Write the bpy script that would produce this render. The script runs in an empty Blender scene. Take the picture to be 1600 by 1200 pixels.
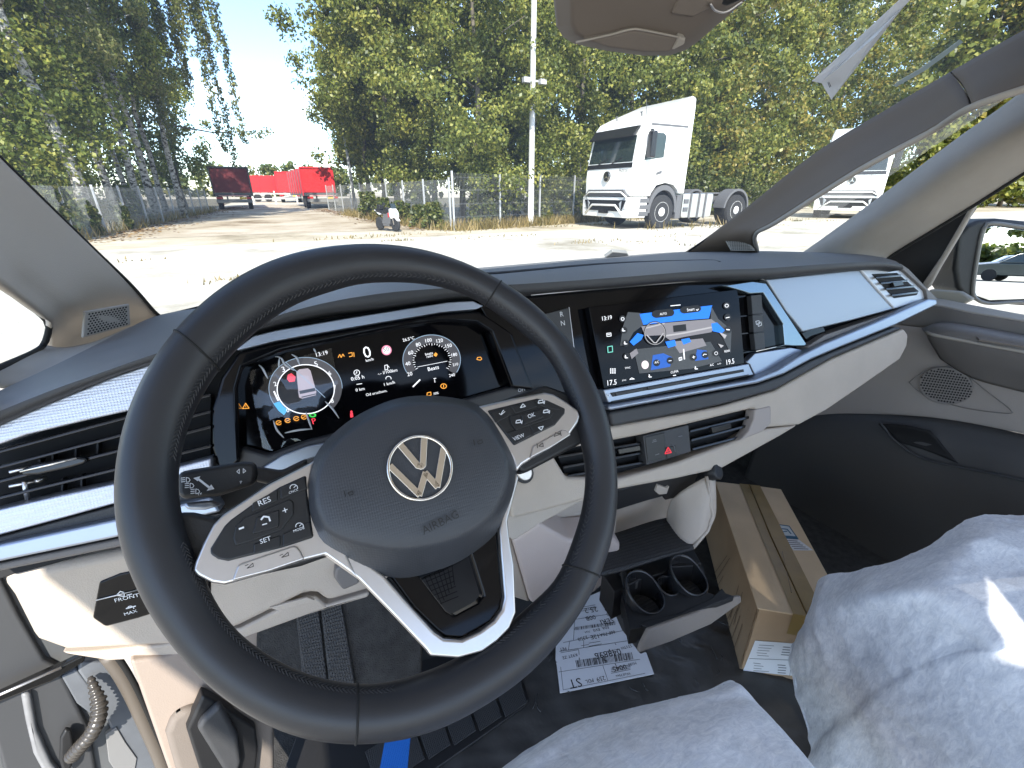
import bpy, bmesh, math, random
import numpy as np
from mathutils import Vector, Matrix
V = Vector
sc = bpy.context.scene
COL = sc.collection
random.seed(7); rng = np.random.default_rng(7)

# ------------------------------------------------------------------ camera, sky, sun, exposure
CAMZ = 1.25
F, PITCH, PSI = 700.0, math.atan(300 / 700.0), math.radians(27.0)
cam_d = bpy.data.cameras.new('camera'); cam = bpy.data.objects.new('camera', cam_d); COL.objects.link(cam)
cam_d.sensor_fit = 'HORIZONTAL'; cam_d.sensor_width = 36.0; cam_d.lens = F / 1600 * 36.0
cam_d.clip_start = 0.01; cam_d.clip_end = 3000
cam.location = (0, 0, CAMZ)
cam.rotation_euler = (math.pi / 2 - PITCH, 0, -PSI)
sc.camera = cam
SUN_DIR = V((-0.24, -0.70, 0.66)).normalized()
world = bpy.data.worlds.new('World'); sc.world = world; world.use_nodes = True
wn = world.node_tree; wn.nodes.clear()
w_out = wn.nodes.new('ShaderNodeOutputWorld'); w_bg = wn.nodes.new('ShaderNodeBackground')
w_sky = wn.nodes.new('ShaderNodeTexSky'); w_sky.sky_type = 'NISHITA'; w_sky.sun_disc = False
w_sky.sun_elevation = math.asin(SUN_DIR.z); w_sky.sun_rotation = math.atan2(SUN_DIR.x, SUN_DIR.y)
w_sky.air_density = 0.9; w_sky.dust_density = 0.35; w_sky.ozone_density = 3.0
w_bg.inputs['Strength'].default_value = 0.145
w_tc = wn.nodes.new('ShaderNodeTexCoord'); w_map = wn.nodes.new('ShaderNodeMapping')
w_map.inputs['Scale'].default_value = (1.2, 1.2, 5.0)
w_noise = wn.nodes.new('ShaderNodeTexNoise'); w_noise.inputs['Scale'].default_value = 2.2
w_noise.inputs['Detail'].default_value = 7; w_noise.inputs['Roughness'].default_value = 0.58
w_ramp = wn.nodes.new('ShaderNodeValToRGB')
w_ramp.color_ramp.elements[0].position = 0.50; w_ramp.color_ramp.elements[1].position = 0.74
w_mix = wn.nodes.new('ShaderNodeMixRGB'); w_mix.inputs[2].default_value = (8.5, 8.8, 9.2, 1)
w_fac = wn.nodes.new('ShaderNodeMath'); w_fac.operation = 'MULTIPLY'; w_fac.inputs[1].default_value = 0.75
L = wn.links.new
L(w_tc.outputs['Generated'], w_map.inputs['Vector']); L(w_map.outputs[0], w_noise.inputs['Vector'])
L(w_noise.outputs['Fac'], w_ramp.inputs[0]); L(w_ramp.outputs[0], w_fac.inputs[0]); L(w_fac.outputs[0], w_mix.inputs[0])
L(w_sky.outputs[0], w_mix.inputs[1]); L(w_mix.outputs[0], w_bg.inputs['Color']); L(w_bg.outputs[0], w_out.inputs[0])
sun_d = bpy.data.lights.new('sun', 'SUN'); sun = bpy.data.objects.new('sun', sun_d); COL.objects.link(sun)
sun_d.energy = 3.4; sun_d.angle = math.radians(0.53); sun_d.color = (1.0, 0.94, 0.84)
sun.rotation_euler = SUN_DIR.to_track_quat('Z', 'Y').to_euler(); sun.location = (0, -20, 40)
vs = sc.view_settings
vs.view_transform = 'Standard'; vs.look = 'None'; vs.gamma = 1; vs.use_curve_mapping = False
vs.exposure = 1.6
sc.cycles.max_bounces = 10; sc.cycles.transparent_max_bounces = 24; sc.cycles.diffuse_bounces = 5
sc.cycles.caustics_reflective = False; sc.cycles.caustics_refractive = False
try: sc.cycles.use_denoising = True
except Exception: pass

# ------------------------------------------------------------------ pixel rays (photo pixels, 1600 x 1200) onto real planes
CAMP = V((0, 0, CAMZ))
_fw = V((math.sin(PSI) * math.cos(PITCH), math.cos(PSI) * math.cos(PITCH), -math.sin(PITCH)))
_rt = V((math.cos(PSI), -math.sin(PSI), 0)); _up = _rt.cross(_fw)
def ray(x, y): return _fw + _rt * ((x - 800) / F) - _up * ((y - 600) / F)
def PY(x, y, Y): d = ray(x, y); return CAMP + d * (Y / d.y)
def PZ(x, y, Z): d = ray(x, y); return CAMP + d * ((Z - CAMZ) / d.z)
def PX(x, y, X): d = ray(x, y); return CAMP + d * (X / d.x)
def G(x, y): return PZ(x, y, 0.0)
def gx(px, Y):
    d = ray(px, 300); return d.x / d.y * Y
class Plane:
    def __init__(s, p, a, b):
        s.p = V(p) + CAMP; s.a = V(a).normalized(); s.n = s.a.cross(V(b)).normalized(); s.b = s.n.cross(s.a)
    def __call__(s, x, y, off=0.0):
        d = ray(x, y); q = s.p + s.n * off
        return CAMP + d * ((q - CAMP).dot(s.n) / d.dot(s.n))
def plane3(p0, p1, p2):
    pl = Plane((0, 0, 0), p1 - p0, p2 - p0); pl.p = p0.copy()
    if (CAMP - p0).dot(pl.n) < 0: pl.n = -pl.n
    return pl

# ------------------------------------------------------------------ materials
MATS = {}
def mat(name, col, rough=0.5, metal=0.0, bump=0.0, bscale=600.0, var=0.0, vscale=8.0, coat=0.0, spec=0.5, emit=None, es=1.0, kind='noise', sheen=0.0):
    if name in MATS: return MATS[name]
    m = bpy.data.materials.new(name); m.use_nodes = True; nt = m.node_tree
    b = nt.nodes['Principled BSDF']
    b.inputs['Base Color'].default_value = (*col, 1); b.inputs['Roughness'].default_value = rough
    b.inputs['Metallic'].default_value = metal; b.inputs['Specular IOR Level'].default_value = spec
    if coat: b.inputs['Coat Weight'].default_value = coat; b.inputs['Coat Roughness'].default_value = 0.04
    if sheen: b.inputs['Sheen Weight'].default_value = sheen
    if emit:
        b.inputs['Emission Color'].default_value = (*emit, 1); b.inputs['Emission Strength'].default_value = es
    tc = nt.nodes.new('ShaderNodeTexCoord')
    if var:
        n = nt.nodes.new('ShaderNodeTexNoise'); n.inputs['Scale'].default_value = vscale; n.inputs['Detail'].default_value = 6
        r = nt.nodes.new('ShaderNodeValToRGB')
        r.color_ramp.elements[0].position = 0.3; r.color_ramp.elements[1].position = 0.7
        r.color_ramp.elements[0].color = (*[c * (1 - var) for c in col], 1); r.color_ramp.elements[1].color = (*[min(1, c * (1 + var)) for c in col], 1)
        nt.links.new(tc.outputs['Object'], n.inputs['Vector']); nt.links.new(n.outputs['Fac'], r.inputs[0]); nt.links.new(r.outputs[0], b.inputs['Base Color'])
        mr = nt.nodes.new('ShaderNodeMapRange'); mr.inputs[3].default_value = max(0, rough - 0.08); mr.inputs[4].default_value = min(1, rough + 0.1)
        nt.links.new(n.outputs['Fac'], mr.inputs[0]); nt.links.new(mr.outputs[0], b.inputs['Roughness'])
    if bump:
        if kind == 'noise':
            n = nt.nodes.new('ShaderNodeTexNoise'); n.inputs['Scale'].default_value = bscale; n.inputs['Detail'].default_value = 3; o = n.outputs['Fac']
        else:
            n = nt.nodes.new('ShaderNodeTexVoronoi'); n.inputs['Scale'].default_value = bscale; n.inputs['Randomness'].default_value = 0.15 if kind == 'hex' else 1.0; o = n.outputs['Distance']
        bp = nt.nodes.new('ShaderNodeBump'); bp.inputs['Strength'].default_value = bump; bp.inputs['Distance'].default_value = 0.002
        nt.links.new(tc.outputs['Object'], n.inputs['Vector']); nt.links.new(o, bp.inputs['Height']); nt.links.new(bp.outputs[0], b.inputs['Normal'])
    MATS[name] = m; return m
def glow(name, col, s=1.0):
    return mat(name, tuple(c * 0.3 for c in col), 0.5, emit=col, es=s)
def glass(name, tint=(0.93, 0.96, 0.95), refl=0.05, haze=0.0):
    if name in MATS: return MATS[name]
    m = bpy.data.materials.new(name); m.use_nodes = True; nt = m.node_tree; nt.nodes.clear()
    o = nt.nodes.new('ShaderNodeOutputMaterial'); t = nt.nodes.new('ShaderNodeBsdfTransparent'); g = nt.nodes.new('ShaderNodeBsdfGlossy')
    lw = nt.nodes.new('ShaderNodeLayerWeight'); lw.inputs['Blend'].default_value = 0.5
    mx = nt.nodes.new('ShaderNodeMixShader'); t.inputs[0].default_value = (*tint, 1); g.inputs['Roughness'].default_value = 0.0
    pw = nt.nodes.new('ShaderNodeMath'); pw.operation = 'POWER'; pw.inputs[1].default_value = 5
    mu = nt.nodes.new('ShaderNodeMath'); mu.operation = 'MULTIPLY_ADD'; mu.inputs[1].default_value = 0.6; mu.inputs[2].default_value = refl
    nt.links.new(lw.outputs['Facing'], pw.inputs[0]); nt.links.new(pw.outputs[0], mu.inputs[0]); nt.links.new(mu.outputs[0], mx.inputs[0])
    if haze:  # translucent share lays a veil of haze over the view
        td = nt.nodes.new('ShaderNodeBsdfTranslucent'); td.inputs[0].default_value = (.95, .97, 1, 1); m0 = nt.nodes.new('ShaderNodeMixShader'); m0.inputs[0].default_value = haze
        nt.links.new(t.outputs[0], m0.inputs[1]); nt.links.new(td.outputs[0], m0.inputs[2]); nt.links.new(m0.outputs[0], mx.inputs[1])
    else: nt.links.new(t.outputs[0], mx.inputs[1])
    nt.links.new(g.outputs[0], mx.inputs[2]); nt.links.new(mx.outputs[0], o.inputs[0])
    MATS[name] = m; return m
def leafmat(name, c0, c1, c2, trans=0.35):
    if name in MATS: return MATS[name]
    m = bpy.data.materials.new(name); m.use_nodes = True; nt = m.node_tree; b = nt.nodes['Principled BSDF']
    geo = nt.nodes.new('ShaderNodeNewGeometry'); r = nt.nodes.new('ShaderNodeValToRGB')
    r.color_ramp.elements[0].color = (*c0, 1); r.color_ramp.elements[1].color = (*c2, 1)
    e = r.color_ramp.elements.new(0.55); e.color = (*c1, 1)
    tc = nt.nodes.new('ShaderNodeTexCoord'); n = nt.nodes.new('ShaderNodeTexNoise'); n.inputs['Scale'].default_value = 0.45; n.inputs['Detail'].default_value = 3
    ad = nt.nodes.new('ShaderNodeMath'); ad.operation = 'MULTIPLY_ADD'; ad.inputs[1].default_value = 1.6; ad.inputs[2].default_value = -0.8
    ad2 = nt.nodes.new('ShaderNodeMath'); ad2.operation = 'ADD'
    nt.links.new(tc.outputs['Object'], n.inputs['Vector']); nt.links.new(n.outputs['Fac'], ad.inputs[0])
    nt.links.new(ad.outputs[0], ad2.inputs[0]); nt.links.new(geo.outputs['Random Per Island'], ad2.inputs[1])
    nt.links.new(ad2.outputs[0], r.inputs[0]); nt.links.new(r.outputs[0], b.inputs['Base Color'])
    b.inputs['Roughness'].default_value = 0.42; b.inputs['Specular IOR Level'].default_value = 0.45
    tr = nt.nodes.new('ShaderNodeBsdfTranslucent'); mx = nt.nodes.new('ShaderNodeMixShader'); mx.inputs[0].default_value = trans
    nt.links.new(r.outputs[0], tr.inputs[0]); out = nt.nodes['Material Output']
    nt.links.new(b.outputs[0], mx.inputs[1]); nt.links.new(tr.outputs[0], mx.inputs[2]); nt.links.new(mx.outputs[0], out.inputs[0])
    MATS[name] = m; return m

CHARCOAL = mat('charcoal_plastic', (0.042, 0.043, 0.046), 0.55, bump=0.25, bscale=900, var=0.08, vscale=30)
DASHTOP = mat('dash_top_soft_plastic', (0.155, 0.154, 0.156), 0.55, bump=0.2, bscale=800, var=0.08, vscale=25)
LEATHER = mat('black_leather', (0.019, 0.020, 0.024), 0.42, bump=0.05, bscale=1500, kind='vor', var=0.06, vscale=40)
AIRBAG = mat('airbag_plastic', (0.036, 0.039, 0.046), 0.48, bump=0.10, bscale=620, kind='hex')
PADBLACK = mat('button_pad_black', (0.010, 0.011, 0.013), 0.38)
BLACK = mat('black_plastic', (0.012, 0.012, 0.013), 0.5, bump=0.1, bscale=900)
DARK = mat('dark_void_plastic', (0.006, 0.006, 0.007), 0.8)
GLOSS = mat('piano_black', (0.004, 0.004, 0.005), 0.06, spec=0.22)
SCREEN = mat('screen_glass', (0.003, 0.003, 0.004), 0.08, spec=0.16)
SATIN = mat('satin_silver', (0.62, 0.60, 0.59), 0.30, metal=0.9, bump=0.03, bscale=1500)
CHROME = mat('chrome', (0.80, 0.74, 0.66), 0.10, metal=1.0)
TRIM = mat('satin_blue_silver_trim', (0.34, 0.38, 0.45), 0.36, metal=0.8)
WEAVE = mat('silver_textured_trim', (0.50, 0.52, 0.58), 0.36, metal=0.55, bump=0.22, bscale=400, kind='hex')
FASCIA = mat('brushed_silver_fascia', (0.33, 0.36, 0.40), 0.38, metal=0.65, bump=0.1, bscale=900)
BEIGE = mat('beige_plastic', (0.43, 0.37, 0.31), 0.55, bump=0.3, bscale=700, var=0.05, vscale=20)
TAUPE = mat('taupe_trim_plastic', (0.165, 0.140, 0.120), 0.85, bump=0.2, bscale=800, var=0.05, vscale=20)
TAUPE_L = mat('light_taupe_trim', (0.34, 0.31, 0.275), 0.72, bump=0.2, bscale=800, var=0.05, vscale=20)
TAUPE_D = mat('dark_taupe_trim', (0.155, 0.142, 0.134), 0.55, bump=0.2, bscale=800, var=0.05, vscale=20)
NAVY = mat('dark_door_trim', (0.060, 0.058, 0.058), 0.6, bump=0.2, bscale=800)
CARPET = mat('floor_carpet', (0.032, 0.031, 0.030), 0.95, bump=0.9, bscale=500, var=0.4, vscale=60)
RUBBER = mat('rubber_mat', (0.030, 0.030, 0.031), 0.6, bump=0.7, bscale=330, kind='hex')
FILM = mat('protective_floor_film', (0.055, 0.053, 0.051), 0.32, bump=0.8, bscale=30, var=0.25, vscale=14)
CARD = mat('cardboard', (0.66, 0.50, 0.33), 0.85, bump=0.15, bscale=250, var=0.08, vscale=12)
CARD_D = mat('shaded_cardboard_side', (0.40, 0.27, 0.165), 0.88, bump=0.15, bscale=250, var=0.08, vscale=12)  # shade of the box walls put into a darker cardboard copy
TAPE = mat('brown_packing_tape', (0.30, 0.20, 0.075), 0.3, bump=0.3, bscale=40, var=0.1, vscale=30)
PAPER = mat('white_paper', (0.72, 0.72, 0.74), 0.8, bump=0.1, bscale=90)
INK = mat('black_ink', (0.02, 0.02, 0.022), 0.8)
INKG = mat('grey_ink', (0.16, 0.16, 0.17), 0.8)
BLUEINK = mat('blue_print', (0.04, 0.13, 0.22), 0.7)
BLUESTRAP = mat('blue_strap', (0.01, 0.16, 0.62), 0.6, bump=0.4, bscale=500, kind='hex')
STITCH = mat('dark_thread', (0.045, 0.045, 0.048), 0.8)
SEAL = mat('rubber_seal', (0.006, 0.006, 0.006), 0.8)
GREYPAINT = mat('grey_body_paint', (0.10, 0.105, 0.11), 0.35, var=0.12, vscale=9, coat=0.3)
WHITE_INK = mat('white_print', (0.75, 0.76, 0.78), 0.6)
RED_INK = mat('glowing_red_print', (0.5, 0.02, 0.03), 0.5, emit=(0.8, 0.03, 0.05), es=0.25)  # print given a faint red glow of its own
ARM_EMIT = None

# ------------------------------------------------------------------ mesh helpers
ROOT = {}
def root_of(o):
    while o.parent: o = o.parent
    return o
def link(o, parent=None):
    COL.objects.link(o)
    if parent: o.parent = parent
    return o
def thing(name, label, cat, loc=(0, 0, 0), rz=0, group=None):
    o = bpy.data.objects.new(name, None); o.empty_display_size = 0.05; o.location = loc; o.rotation_euler = (0, 0, rz)
    COL.objects.link(o); tag(o, label, cat, group); return o
def tag(o, label=None, cat=None, group=None, kind=None):
    if label: o['label'] = label
    if cat: o['category'] = cat
    if group: o['group'] = group
    if kind: o['kind'] = kind
    return o
def mk(name, verts, faces, m, parent=None, smooth=False, local=False, bev=0.0, seg=2, fix=True, auto=None):
    """verts are world points unless local; under a thing they are stored relative to it"""
    vv = [V(v) for v in verts]
    if parent is not None and not local:
        base = root_of(parent).location; vv = [v - base for v in vv]
    me = bpy.data.meshes.new(name); me.from_pydata([tuple(v) for v in vv], [], faces)
    if fix:
        bm = bmesh.new(); bm.from_mesh(me); bmesh.ops.recalc_face_normals(bm, faces=bm.faces); bm.to_mesh(me); bm.free()
    me.materials.append(m)
    if smooth: me.polygons.foreach_set('use_smooth', [True] * len(me.polygons))
    o = bpy.data.objects.new(name, me); link(o, parent)
    if bev:
        b = o.modifiers.new('bevel', 'BEVEL'); b.width = bev; b.segments = seg; b.limit_method = 'ANGLE'; b.angle_limit = math.radians(35)
        me.polygons.foreach_set('use_smooth', [True] * len(me.polygons))
        b.harden_normals = True
    return o
class MB:
    """collects pieces into one mesh"""
    def __init__(s): s.v = []; s.f = []
    def add(s, verts, faces):
        n = len(s.v); s.v += [V(v) for v in verts]; s.f += [tuple(i + n for i in f) for f in faces]; return s
    def box(s, lo, hi):
        x0, y0, z0 = lo; x1, y1, z1 = hi
        return s.add([(x0,y0,z0),(x1,y0,z0),(x1,y1,z0),(x0,y1,z0),(x0,y0,z1),(x1,y0,z1),(x1,y1,z1),(x0,y1,z1)],
                     [(0,3,2,1),(4,5,6,7),(0,1,5,4),(1,2,6,5),(2,3,7,6),(3,0,4,7)])
    def prism(s, front, back):
        n = len(front); fs = [tuple(range(n)), tuple(reversed(range(n, 2 * n)))]
        fs += [(i, n + i, n + (i + 1) % n, (i + 1) % n) for i in range(n)]
        return s.add(list(front) + list(back), fs)
    def tube(s, pts, r, n=8, cap=True):
        pts = [V(p) for p in pts]; rr = r if hasattr(r, '__len__') else [r] * len(pts)
        vs_, fs = [], []; ref = None
        for i, p in enumerate(pts):
            t = (pts[min(i + 1, len(pts) - 1)] - pts[max(i - 1, 0)]).normalized()
            if ref is None: ref = t.orthogonal().normalized()
            ref = (ref - t * ref.dot(t)).normalized(); bi = t.cross(ref)
            for k in range(n):
                a = 2 * math.pi * k / n; vs_.append(p + (ref * math.cos(a) + bi * math.sin(a)) * rr[i])
        for i in range(len(pts) - 1):
            for k in range(n):
                fs.append((i * n + k, i * n + (k + 1) % n, (i + 1) * n + (k + 1) % n, (i + 1) * n + k))
        if cap: fs += [tuple(reversed(range(n))), tuple(range((len(pts) - 1) * n, len(pts) * n))]
        return s.add(vs_, fs)
    def lathe(s, prof, c, axis, n=24, cap=True):
        """prof: (radius, along) pairs"""
        ax = V(axis).normalized(); e1 = ax.orthogonal().normalized(); e2 = ax.cross(e1); c = V(c); vs_, fs = [], []
        for (r, h) in prof:
            for k in range(n):
                a = 2 * math.pi * k / n; vs_.append(c + ax * h + (e1 * math.cos(a) + e2 * math.sin(a)) * r)
        for i in range(len(prof) - 1):
            for k in range(n): fs.append((i * n + k, i * n + (k + 1) % n, (i + 1) * n + (k + 1) % n, (i + 1) * n + k))
        if cap: fs += [tuple(reversed(range(n))), tuple(range((len(prof) - 1) * n, len(prof) * n))]
        return s.add(vs_, fs)
    def build(s, name, m, parent=None, **k): return mk(name, s.v, s.f, m, parent, **k)
def cr(pts, n, closed=False):
    """Catmull-Rom resample of points to n samples, even in arc length"""
    P = np.array([list(p) for p in pts], float); m = len(P)
    if m == 1: return [V(P[0])] * n
    out = []; segs = m if closed else m - 1
    for i in range(segs):
        p1, p2 = P[i], P[(i + 1) % m]
        p0 = P[(i - 1) % m] if closed or i > 0 else 2 * p1 - p2
        p3 = P[(i + 2) % m] if closed or i + 2 < m else 2 * p2 - p1
        for t in np.linspace(0, 1, 12, endpoint=False):
            out.append(0.5 * ((2 * p1) + (-p0 + p2) * t + (2 * p0 - 5 * p1 + 4 * p2 - p3) * t * t + (-p0 + 3 * p1 - 3 * p2 + p3) * t ** 3))
    out.append(P[0] if closed else P[-1]); out = np.array(out)
    s = np.concatenate([[0], np.cumsum(np.linalg.norm(np.diff(out, axis=0), axis=1))])
    q = np.linspace(0, s[-1], n, endpoint=not closed)
    return [V([np.interp(x, s, out[:, k]) for k in range(out.shape[1])]) for x in q]
def lin(pts, n, closed=False):
    P = np.array([list(p) for p in pts], float)
    if closed: P = np.vstack([P, P[:1]])
    s = np.concatenate([[0], np.cumsum(np.linalg.norm(np.diff(P, axis=0), axis=1))]); q = np.linspace(0, s[-1], n, endpoint=not closed)
    return [V([np.interp(x, s, P[:, k]) for k in range(P.shape[1])]) for x in q]
def gridmesh(rows):
    nu = len(rows[0]); vs_ = [p for r in rows for p in r]; fs = []
    for j in range(len(rows) - 1):
        for i in range(nu - 1): fs.append((j * nu + i, j * nu + i + 1, (j + 1) * nu + i + 1, (j + 1) * nu + i))
    return vs_, fs
def loft(name, rows, m, parent=None, nu=40, nv=16, thick=0.0, straight=False, jitter=0.0):
    f1 = lin if straight else cr
    rr = [f1(r, nu) for r in rows]
    cols = [f1([r[i] for r in rr], nv) for i in range(nu)]
    rows2 = [[cols[i][j] for i in range(nu)] for j in range(nv)]
    vs_, fs = gridmesh(rows2)
    o = mk(name, vs_, fs, m, parent, smooth=True)
    if thick:
        md = o.modifiers.new('solid', 'SOLIDIFY'); md.thickness = thick; md.offset = 0
    return o
def ringloft(name, rings, m, parent=None, cap0=False, cap1=True, smooth=True, bev=0):
    n = len(rings[0]); vs_ = [p for r in rings for p in r]; fs = []
    for j in range(len(rings) - 1):
        for i in range(n): fs.append((j * n + i, j * n + (i + 1) % n, (j + 1) * n + (i + 1) % n, (j + 1) * n + i))
    if cap0: fs.append(tuple(reversed(range(n))))
    if cap1: fs.append(tuple(range((len(rings) - 1) * n, len(rings) * n)))
    return mk(name, vs_, fs, m, parent, smooth=smooth, bev=bev)
def slab(name, pl, poly, off, thick, m, parent=None, bev=0.0015, seg=2):
    fr = [pl(x, y, off) for x, y in poly]; bk = [p - pl.n * thick for p in fr]
    return MB().prism(fr, bk).build(name, m, parent, bev=bev, seg=seg)
def flat(name, pl, polys, off, m, parent=None):
    """flat print: polygons on a plane"""
    b = MB()
    for poly in polys: b.add([pl(x, y, off) for x, y in poly], [tuple(range(len(poly)))])
    return b.build(name, m, parent, fix=False)
def stroke_polys(pts, w, closed=False):
    """2D pixel polyline to quads"""
    out = []; P = list(pts) + ([pts[0]] if closed else [])
    for (x0, y0), (x1, y1) in zip(P, P[1:]):
        d = math.hypot(x1 - x0, y1 - y0) or 1; nx, ny = -(y1 - y0) / d * w / 2, (x1 - x0) / d * w / 2
        ex, ey = (x1 - x0) / d * w * 0.2, (y1 - y0) / d * w * 0.2
        out.append([(x0 - ex + nx, y0 - ey + ny), (x1 + ex + nx, y1 + ey + ny), (x1 + ex - nx, y1 + ey - ny), (x0 - ex - nx, y0 - ey - ny)])
    return out
_FC = {}
def text_mesh(s):
    if s in _FC: return _FC[s]
    cu = bpy.data.curves.new('text', 'FONT'); cu.body = s; cu.size = 1; cu.resolution_u = 2
    o = bpy.data.objects.new('text', cu); COL.objects.link(o)
    dg = bpy.context.evaluated_depsgraph_get(); dg.update()
    me = bpy.data.meshes.new_from_object(o.evaluated_get(dg)); bpy.data.objects.remove(o)
    vv = [v.co.copy() for v in me.vertices]; ff = [tuple(p.vertices) for p in me.polygons]
    x0 = min(v.x for v in vv); x1 = max(v.x for v in vv); y0 = min(v.y for v in vv); y1 = max(v.y for v in vv)
    _FC[s] = (vv, ff, x0, x1, y0, y1); return _FC[s]
def text(s, pl, p0, p1, off, m=None, parent=None, name='lettering', asp=None, into=None):
    """text on a plane, its baseline running from pixel p0 to pixel p1"""
    vv, ff, x0, x1, y0, y1 = text_mesh(s)
    a, b = pl(*p0, off), pl(*p1, off); u = (b - a); sc_ = u.length / (x1 - x0); u.normalize(); up = pl.n.cross(u).normalized()
    pts = [a + u * ((v.x - x0) * sc_) + up * (v.y * sc_ * (asp or 1)) for v in vv]
    if into is not None: into.add(pts, ff); return into
    return mk(name, pts, ff, m, parent, fix=False)
def copy_tree(o, parent=None):
    c = o.copy(); COL.objects.link(c)
    if parent: c.parent = parent
    for ch in list(KIDS.get(o.name, [])): copy_tree(ch, c)
    return c
KIDS = {}
def index_kids():
    KIDS.clear()
    for o in bpy.data.objects:
        if o.parent: KIDS.setdefault(o.parent.name, []).append(o)
# ================================================================== STEERING WHEEL
WT = math.radians(38.86)
W = Plane((0.068, 0.305, -0.188), (1, 0, 0), (0, math.sin(WT), math.cos(WT)))
OUT = [(178,770),(187,690),(215,605),(270,520),(345,450),(430,405),(530,384),(600,382),(680,395),(770,432),(840,480),(905,555),(945,640),(964,740),(962,810),(945,880),(905,960),(850,1030),(760,1100),(660,1148),(560,1163),(460,1150),(360,1098),(270,1010),(210,910),(185,840)]
INN = [(600,443),(560,445),(519,458),(457,480),(410,513),(372,547),(344,579),(315,625),(294,672),(283,720),(280,760),(286,805),(300,850),(320,900),(344,950),(372,986),(407,1014),(457,1042),(513,1061),(557,1067),(597,1066),(657,1050),(720,1022),(785,980),(829,940),(860,915),(876,889),(891,848),(906,804),(912,768),(914,729),(905,690),(893,648),(877,602),(857,559),(816,522),(776,491),(742,468),(695,451),(640,443)]
WC = (572, 770)
def polar(pts, n):
    a = np.array([math.atan2(y - WC[1], x - WC[0]) for x, y in pts]); r = np.array([math.hypot(x - WC[0], y - WC[1]) for x, y in pts]); o = np.argsort(a)
    th = np.linspace(-math.pi, math.pi, n, endpoint=False); rr = np.interp(th, a[o], r[o], period=2 * math.pi)
    k = np.array([1, 2, 3, 2, 1.0]); k /= k.sum(); rr = sum(np.roll(rr, i - 2) * k[i] for i in range(5))
    return th, [(WC[0] + q * math.cos(t), WC[1] + q * math.sin(t)) for t, q in zip(th, rr)]
NR = 144
TH, po = polar(OUT, NR); _, pi_ = polar(INN, NR)
wheel = thing('steering_wheel', 'black leather steering wheel with silver spokes and round emblem in front of the driver', 'steering wheel', W(640, 708))
rim_c, rim_r, rim_rad = [], [], []
for a, b in zip(po, pi_):
    A, B = W(*a), W(*b); c = (A + B) / 2; v = (c - CAMP).normalized(); d = (A - B).normalized()
    vx, vn = v.dot(d), -v.dot(W.n); cs = vn / math.hypot(vx, vn)
    rim_c.append(c); rim_rad.append(d); rim_r.append(0.5 * (A - B).length * cs)
NS = 20; vs_, fs = [], []
for c, d, r in zip(rim_c, rim_rad, rim_r):
    for k in range(NS):
        a = 2 * math.pi * k / NS
        vs_.append(c + (d * math.cos(a) + W.n * math.sin(a)) * r)
for i in range(NR):
    for k in range(NS): fs.append((i * NS + k, i * NS + (k + 1) % NS, ((i + 1) % NR) * NS + (k + 1) % NS, ((i + 1) % NR) * NS + k))
mk('rim', vs_, fs, LEATHER, wheel, smooth=True)
def rim_at(px, py):
    t = math.atan2(py - WC[1], px - WC[0]); return int(round((t + math.pi) / (2 * math.pi) * NR)) % NR
for px, py in ((308, 556), (768, 449), (905, 897), (551, 1112)):
    i = rim_at(px, py); c, d, r = rim_c[i], rim_rad[i], rim_r[i]
    ps = [c + (d * math.cos(a) + W.n * math.sin(a)) * (r + 0.0001) for a in np.linspace(0, 2 * math.pi, 33)]
    MB().tube(ps, 0.0008, 6).build('leather_seam', SEAL, wheel, smooth=True)
st = MB()
for i in range(NR):
    t = math.degrees(TH[i])
    if 165 < t or t < -170 or 48 < t < 82 or (-22 < t < -8): continue
    for q in (0, 0.5):
        j = (i + 1) % NR
        c = rim_c[i].lerp(rim_c[j], q); d = -rim_rad[i].lerp(rim_rad[j], q).normalized(); r = rim_r[i] * 1.005
        tang = (rim_c[j] - rim_c[i]).normalized()
        def on(a, s): return c + (d * math.cos(a) + W.n * math.sin(a)) * r + tang * s
        st.tube([on(0.30, -0.0012), on(0.46, 0.0016)], 0.00042, 4)
        st.tube([on(0.46, 0.0016), on(0.62, -0.0012)], 0.00042, 4)
tag(st.build('stitching', STITCH, wheel), kind='stuff')
# airbag cover
AB0 = [(480,756),(482,738),(496,706),(520,678),(560,648),(612,625),(660,618),(712,622),(748,633),(772,656),(800,706),(807,732),(804,770),(784,820),(760,848),(720,876),(680,892),(632,903),(584,896),(536,872),(504,852),(490,828),(480,796)]
AB1 = [(490,752),(494,735),(506,710),(530,684),(568,656),(616,634),(661,627),(710,630),(742,641),(762,661),(790,706),(797,730),(795,757),(776,800),(748,828),(712,846),(676,856),(630,862),(586,858),(540,847),(510,832),(499,812),(491,790)]
def toC(p, c, k): return (c[0] + (p[0] - c[0]) * k, c[1] + (p[1] - c[1]) * k)
n = 72
def rg(poly, off): return cr([W(x, y, off) for x, y in poly], n, True)
ctr = (648, 745); rings = [rg([toC(p, ctr, 1.0) for p in AB0], -0.012), rg(AB0, 0.006), rg(AB1, 0.0225), rg([toC(p, ctr, 0.972) for p in AB1], 0.0258), rg([toC(p, ctr, 0.93) for p in AB1], 0.0270)]
for k, o_ in ((0.75, 0.0290), (0.5, 0.0308), (0.25, 0.0318)): rings.append(rg([toC(p, ctr, k) for p in AB1], o_))
ringloft('airbag_cover', rings, AIRBAG, wheel)
WF = Plane(tuple(W.p - CAMP), tuple(W.a), tuple(W.b))
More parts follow.
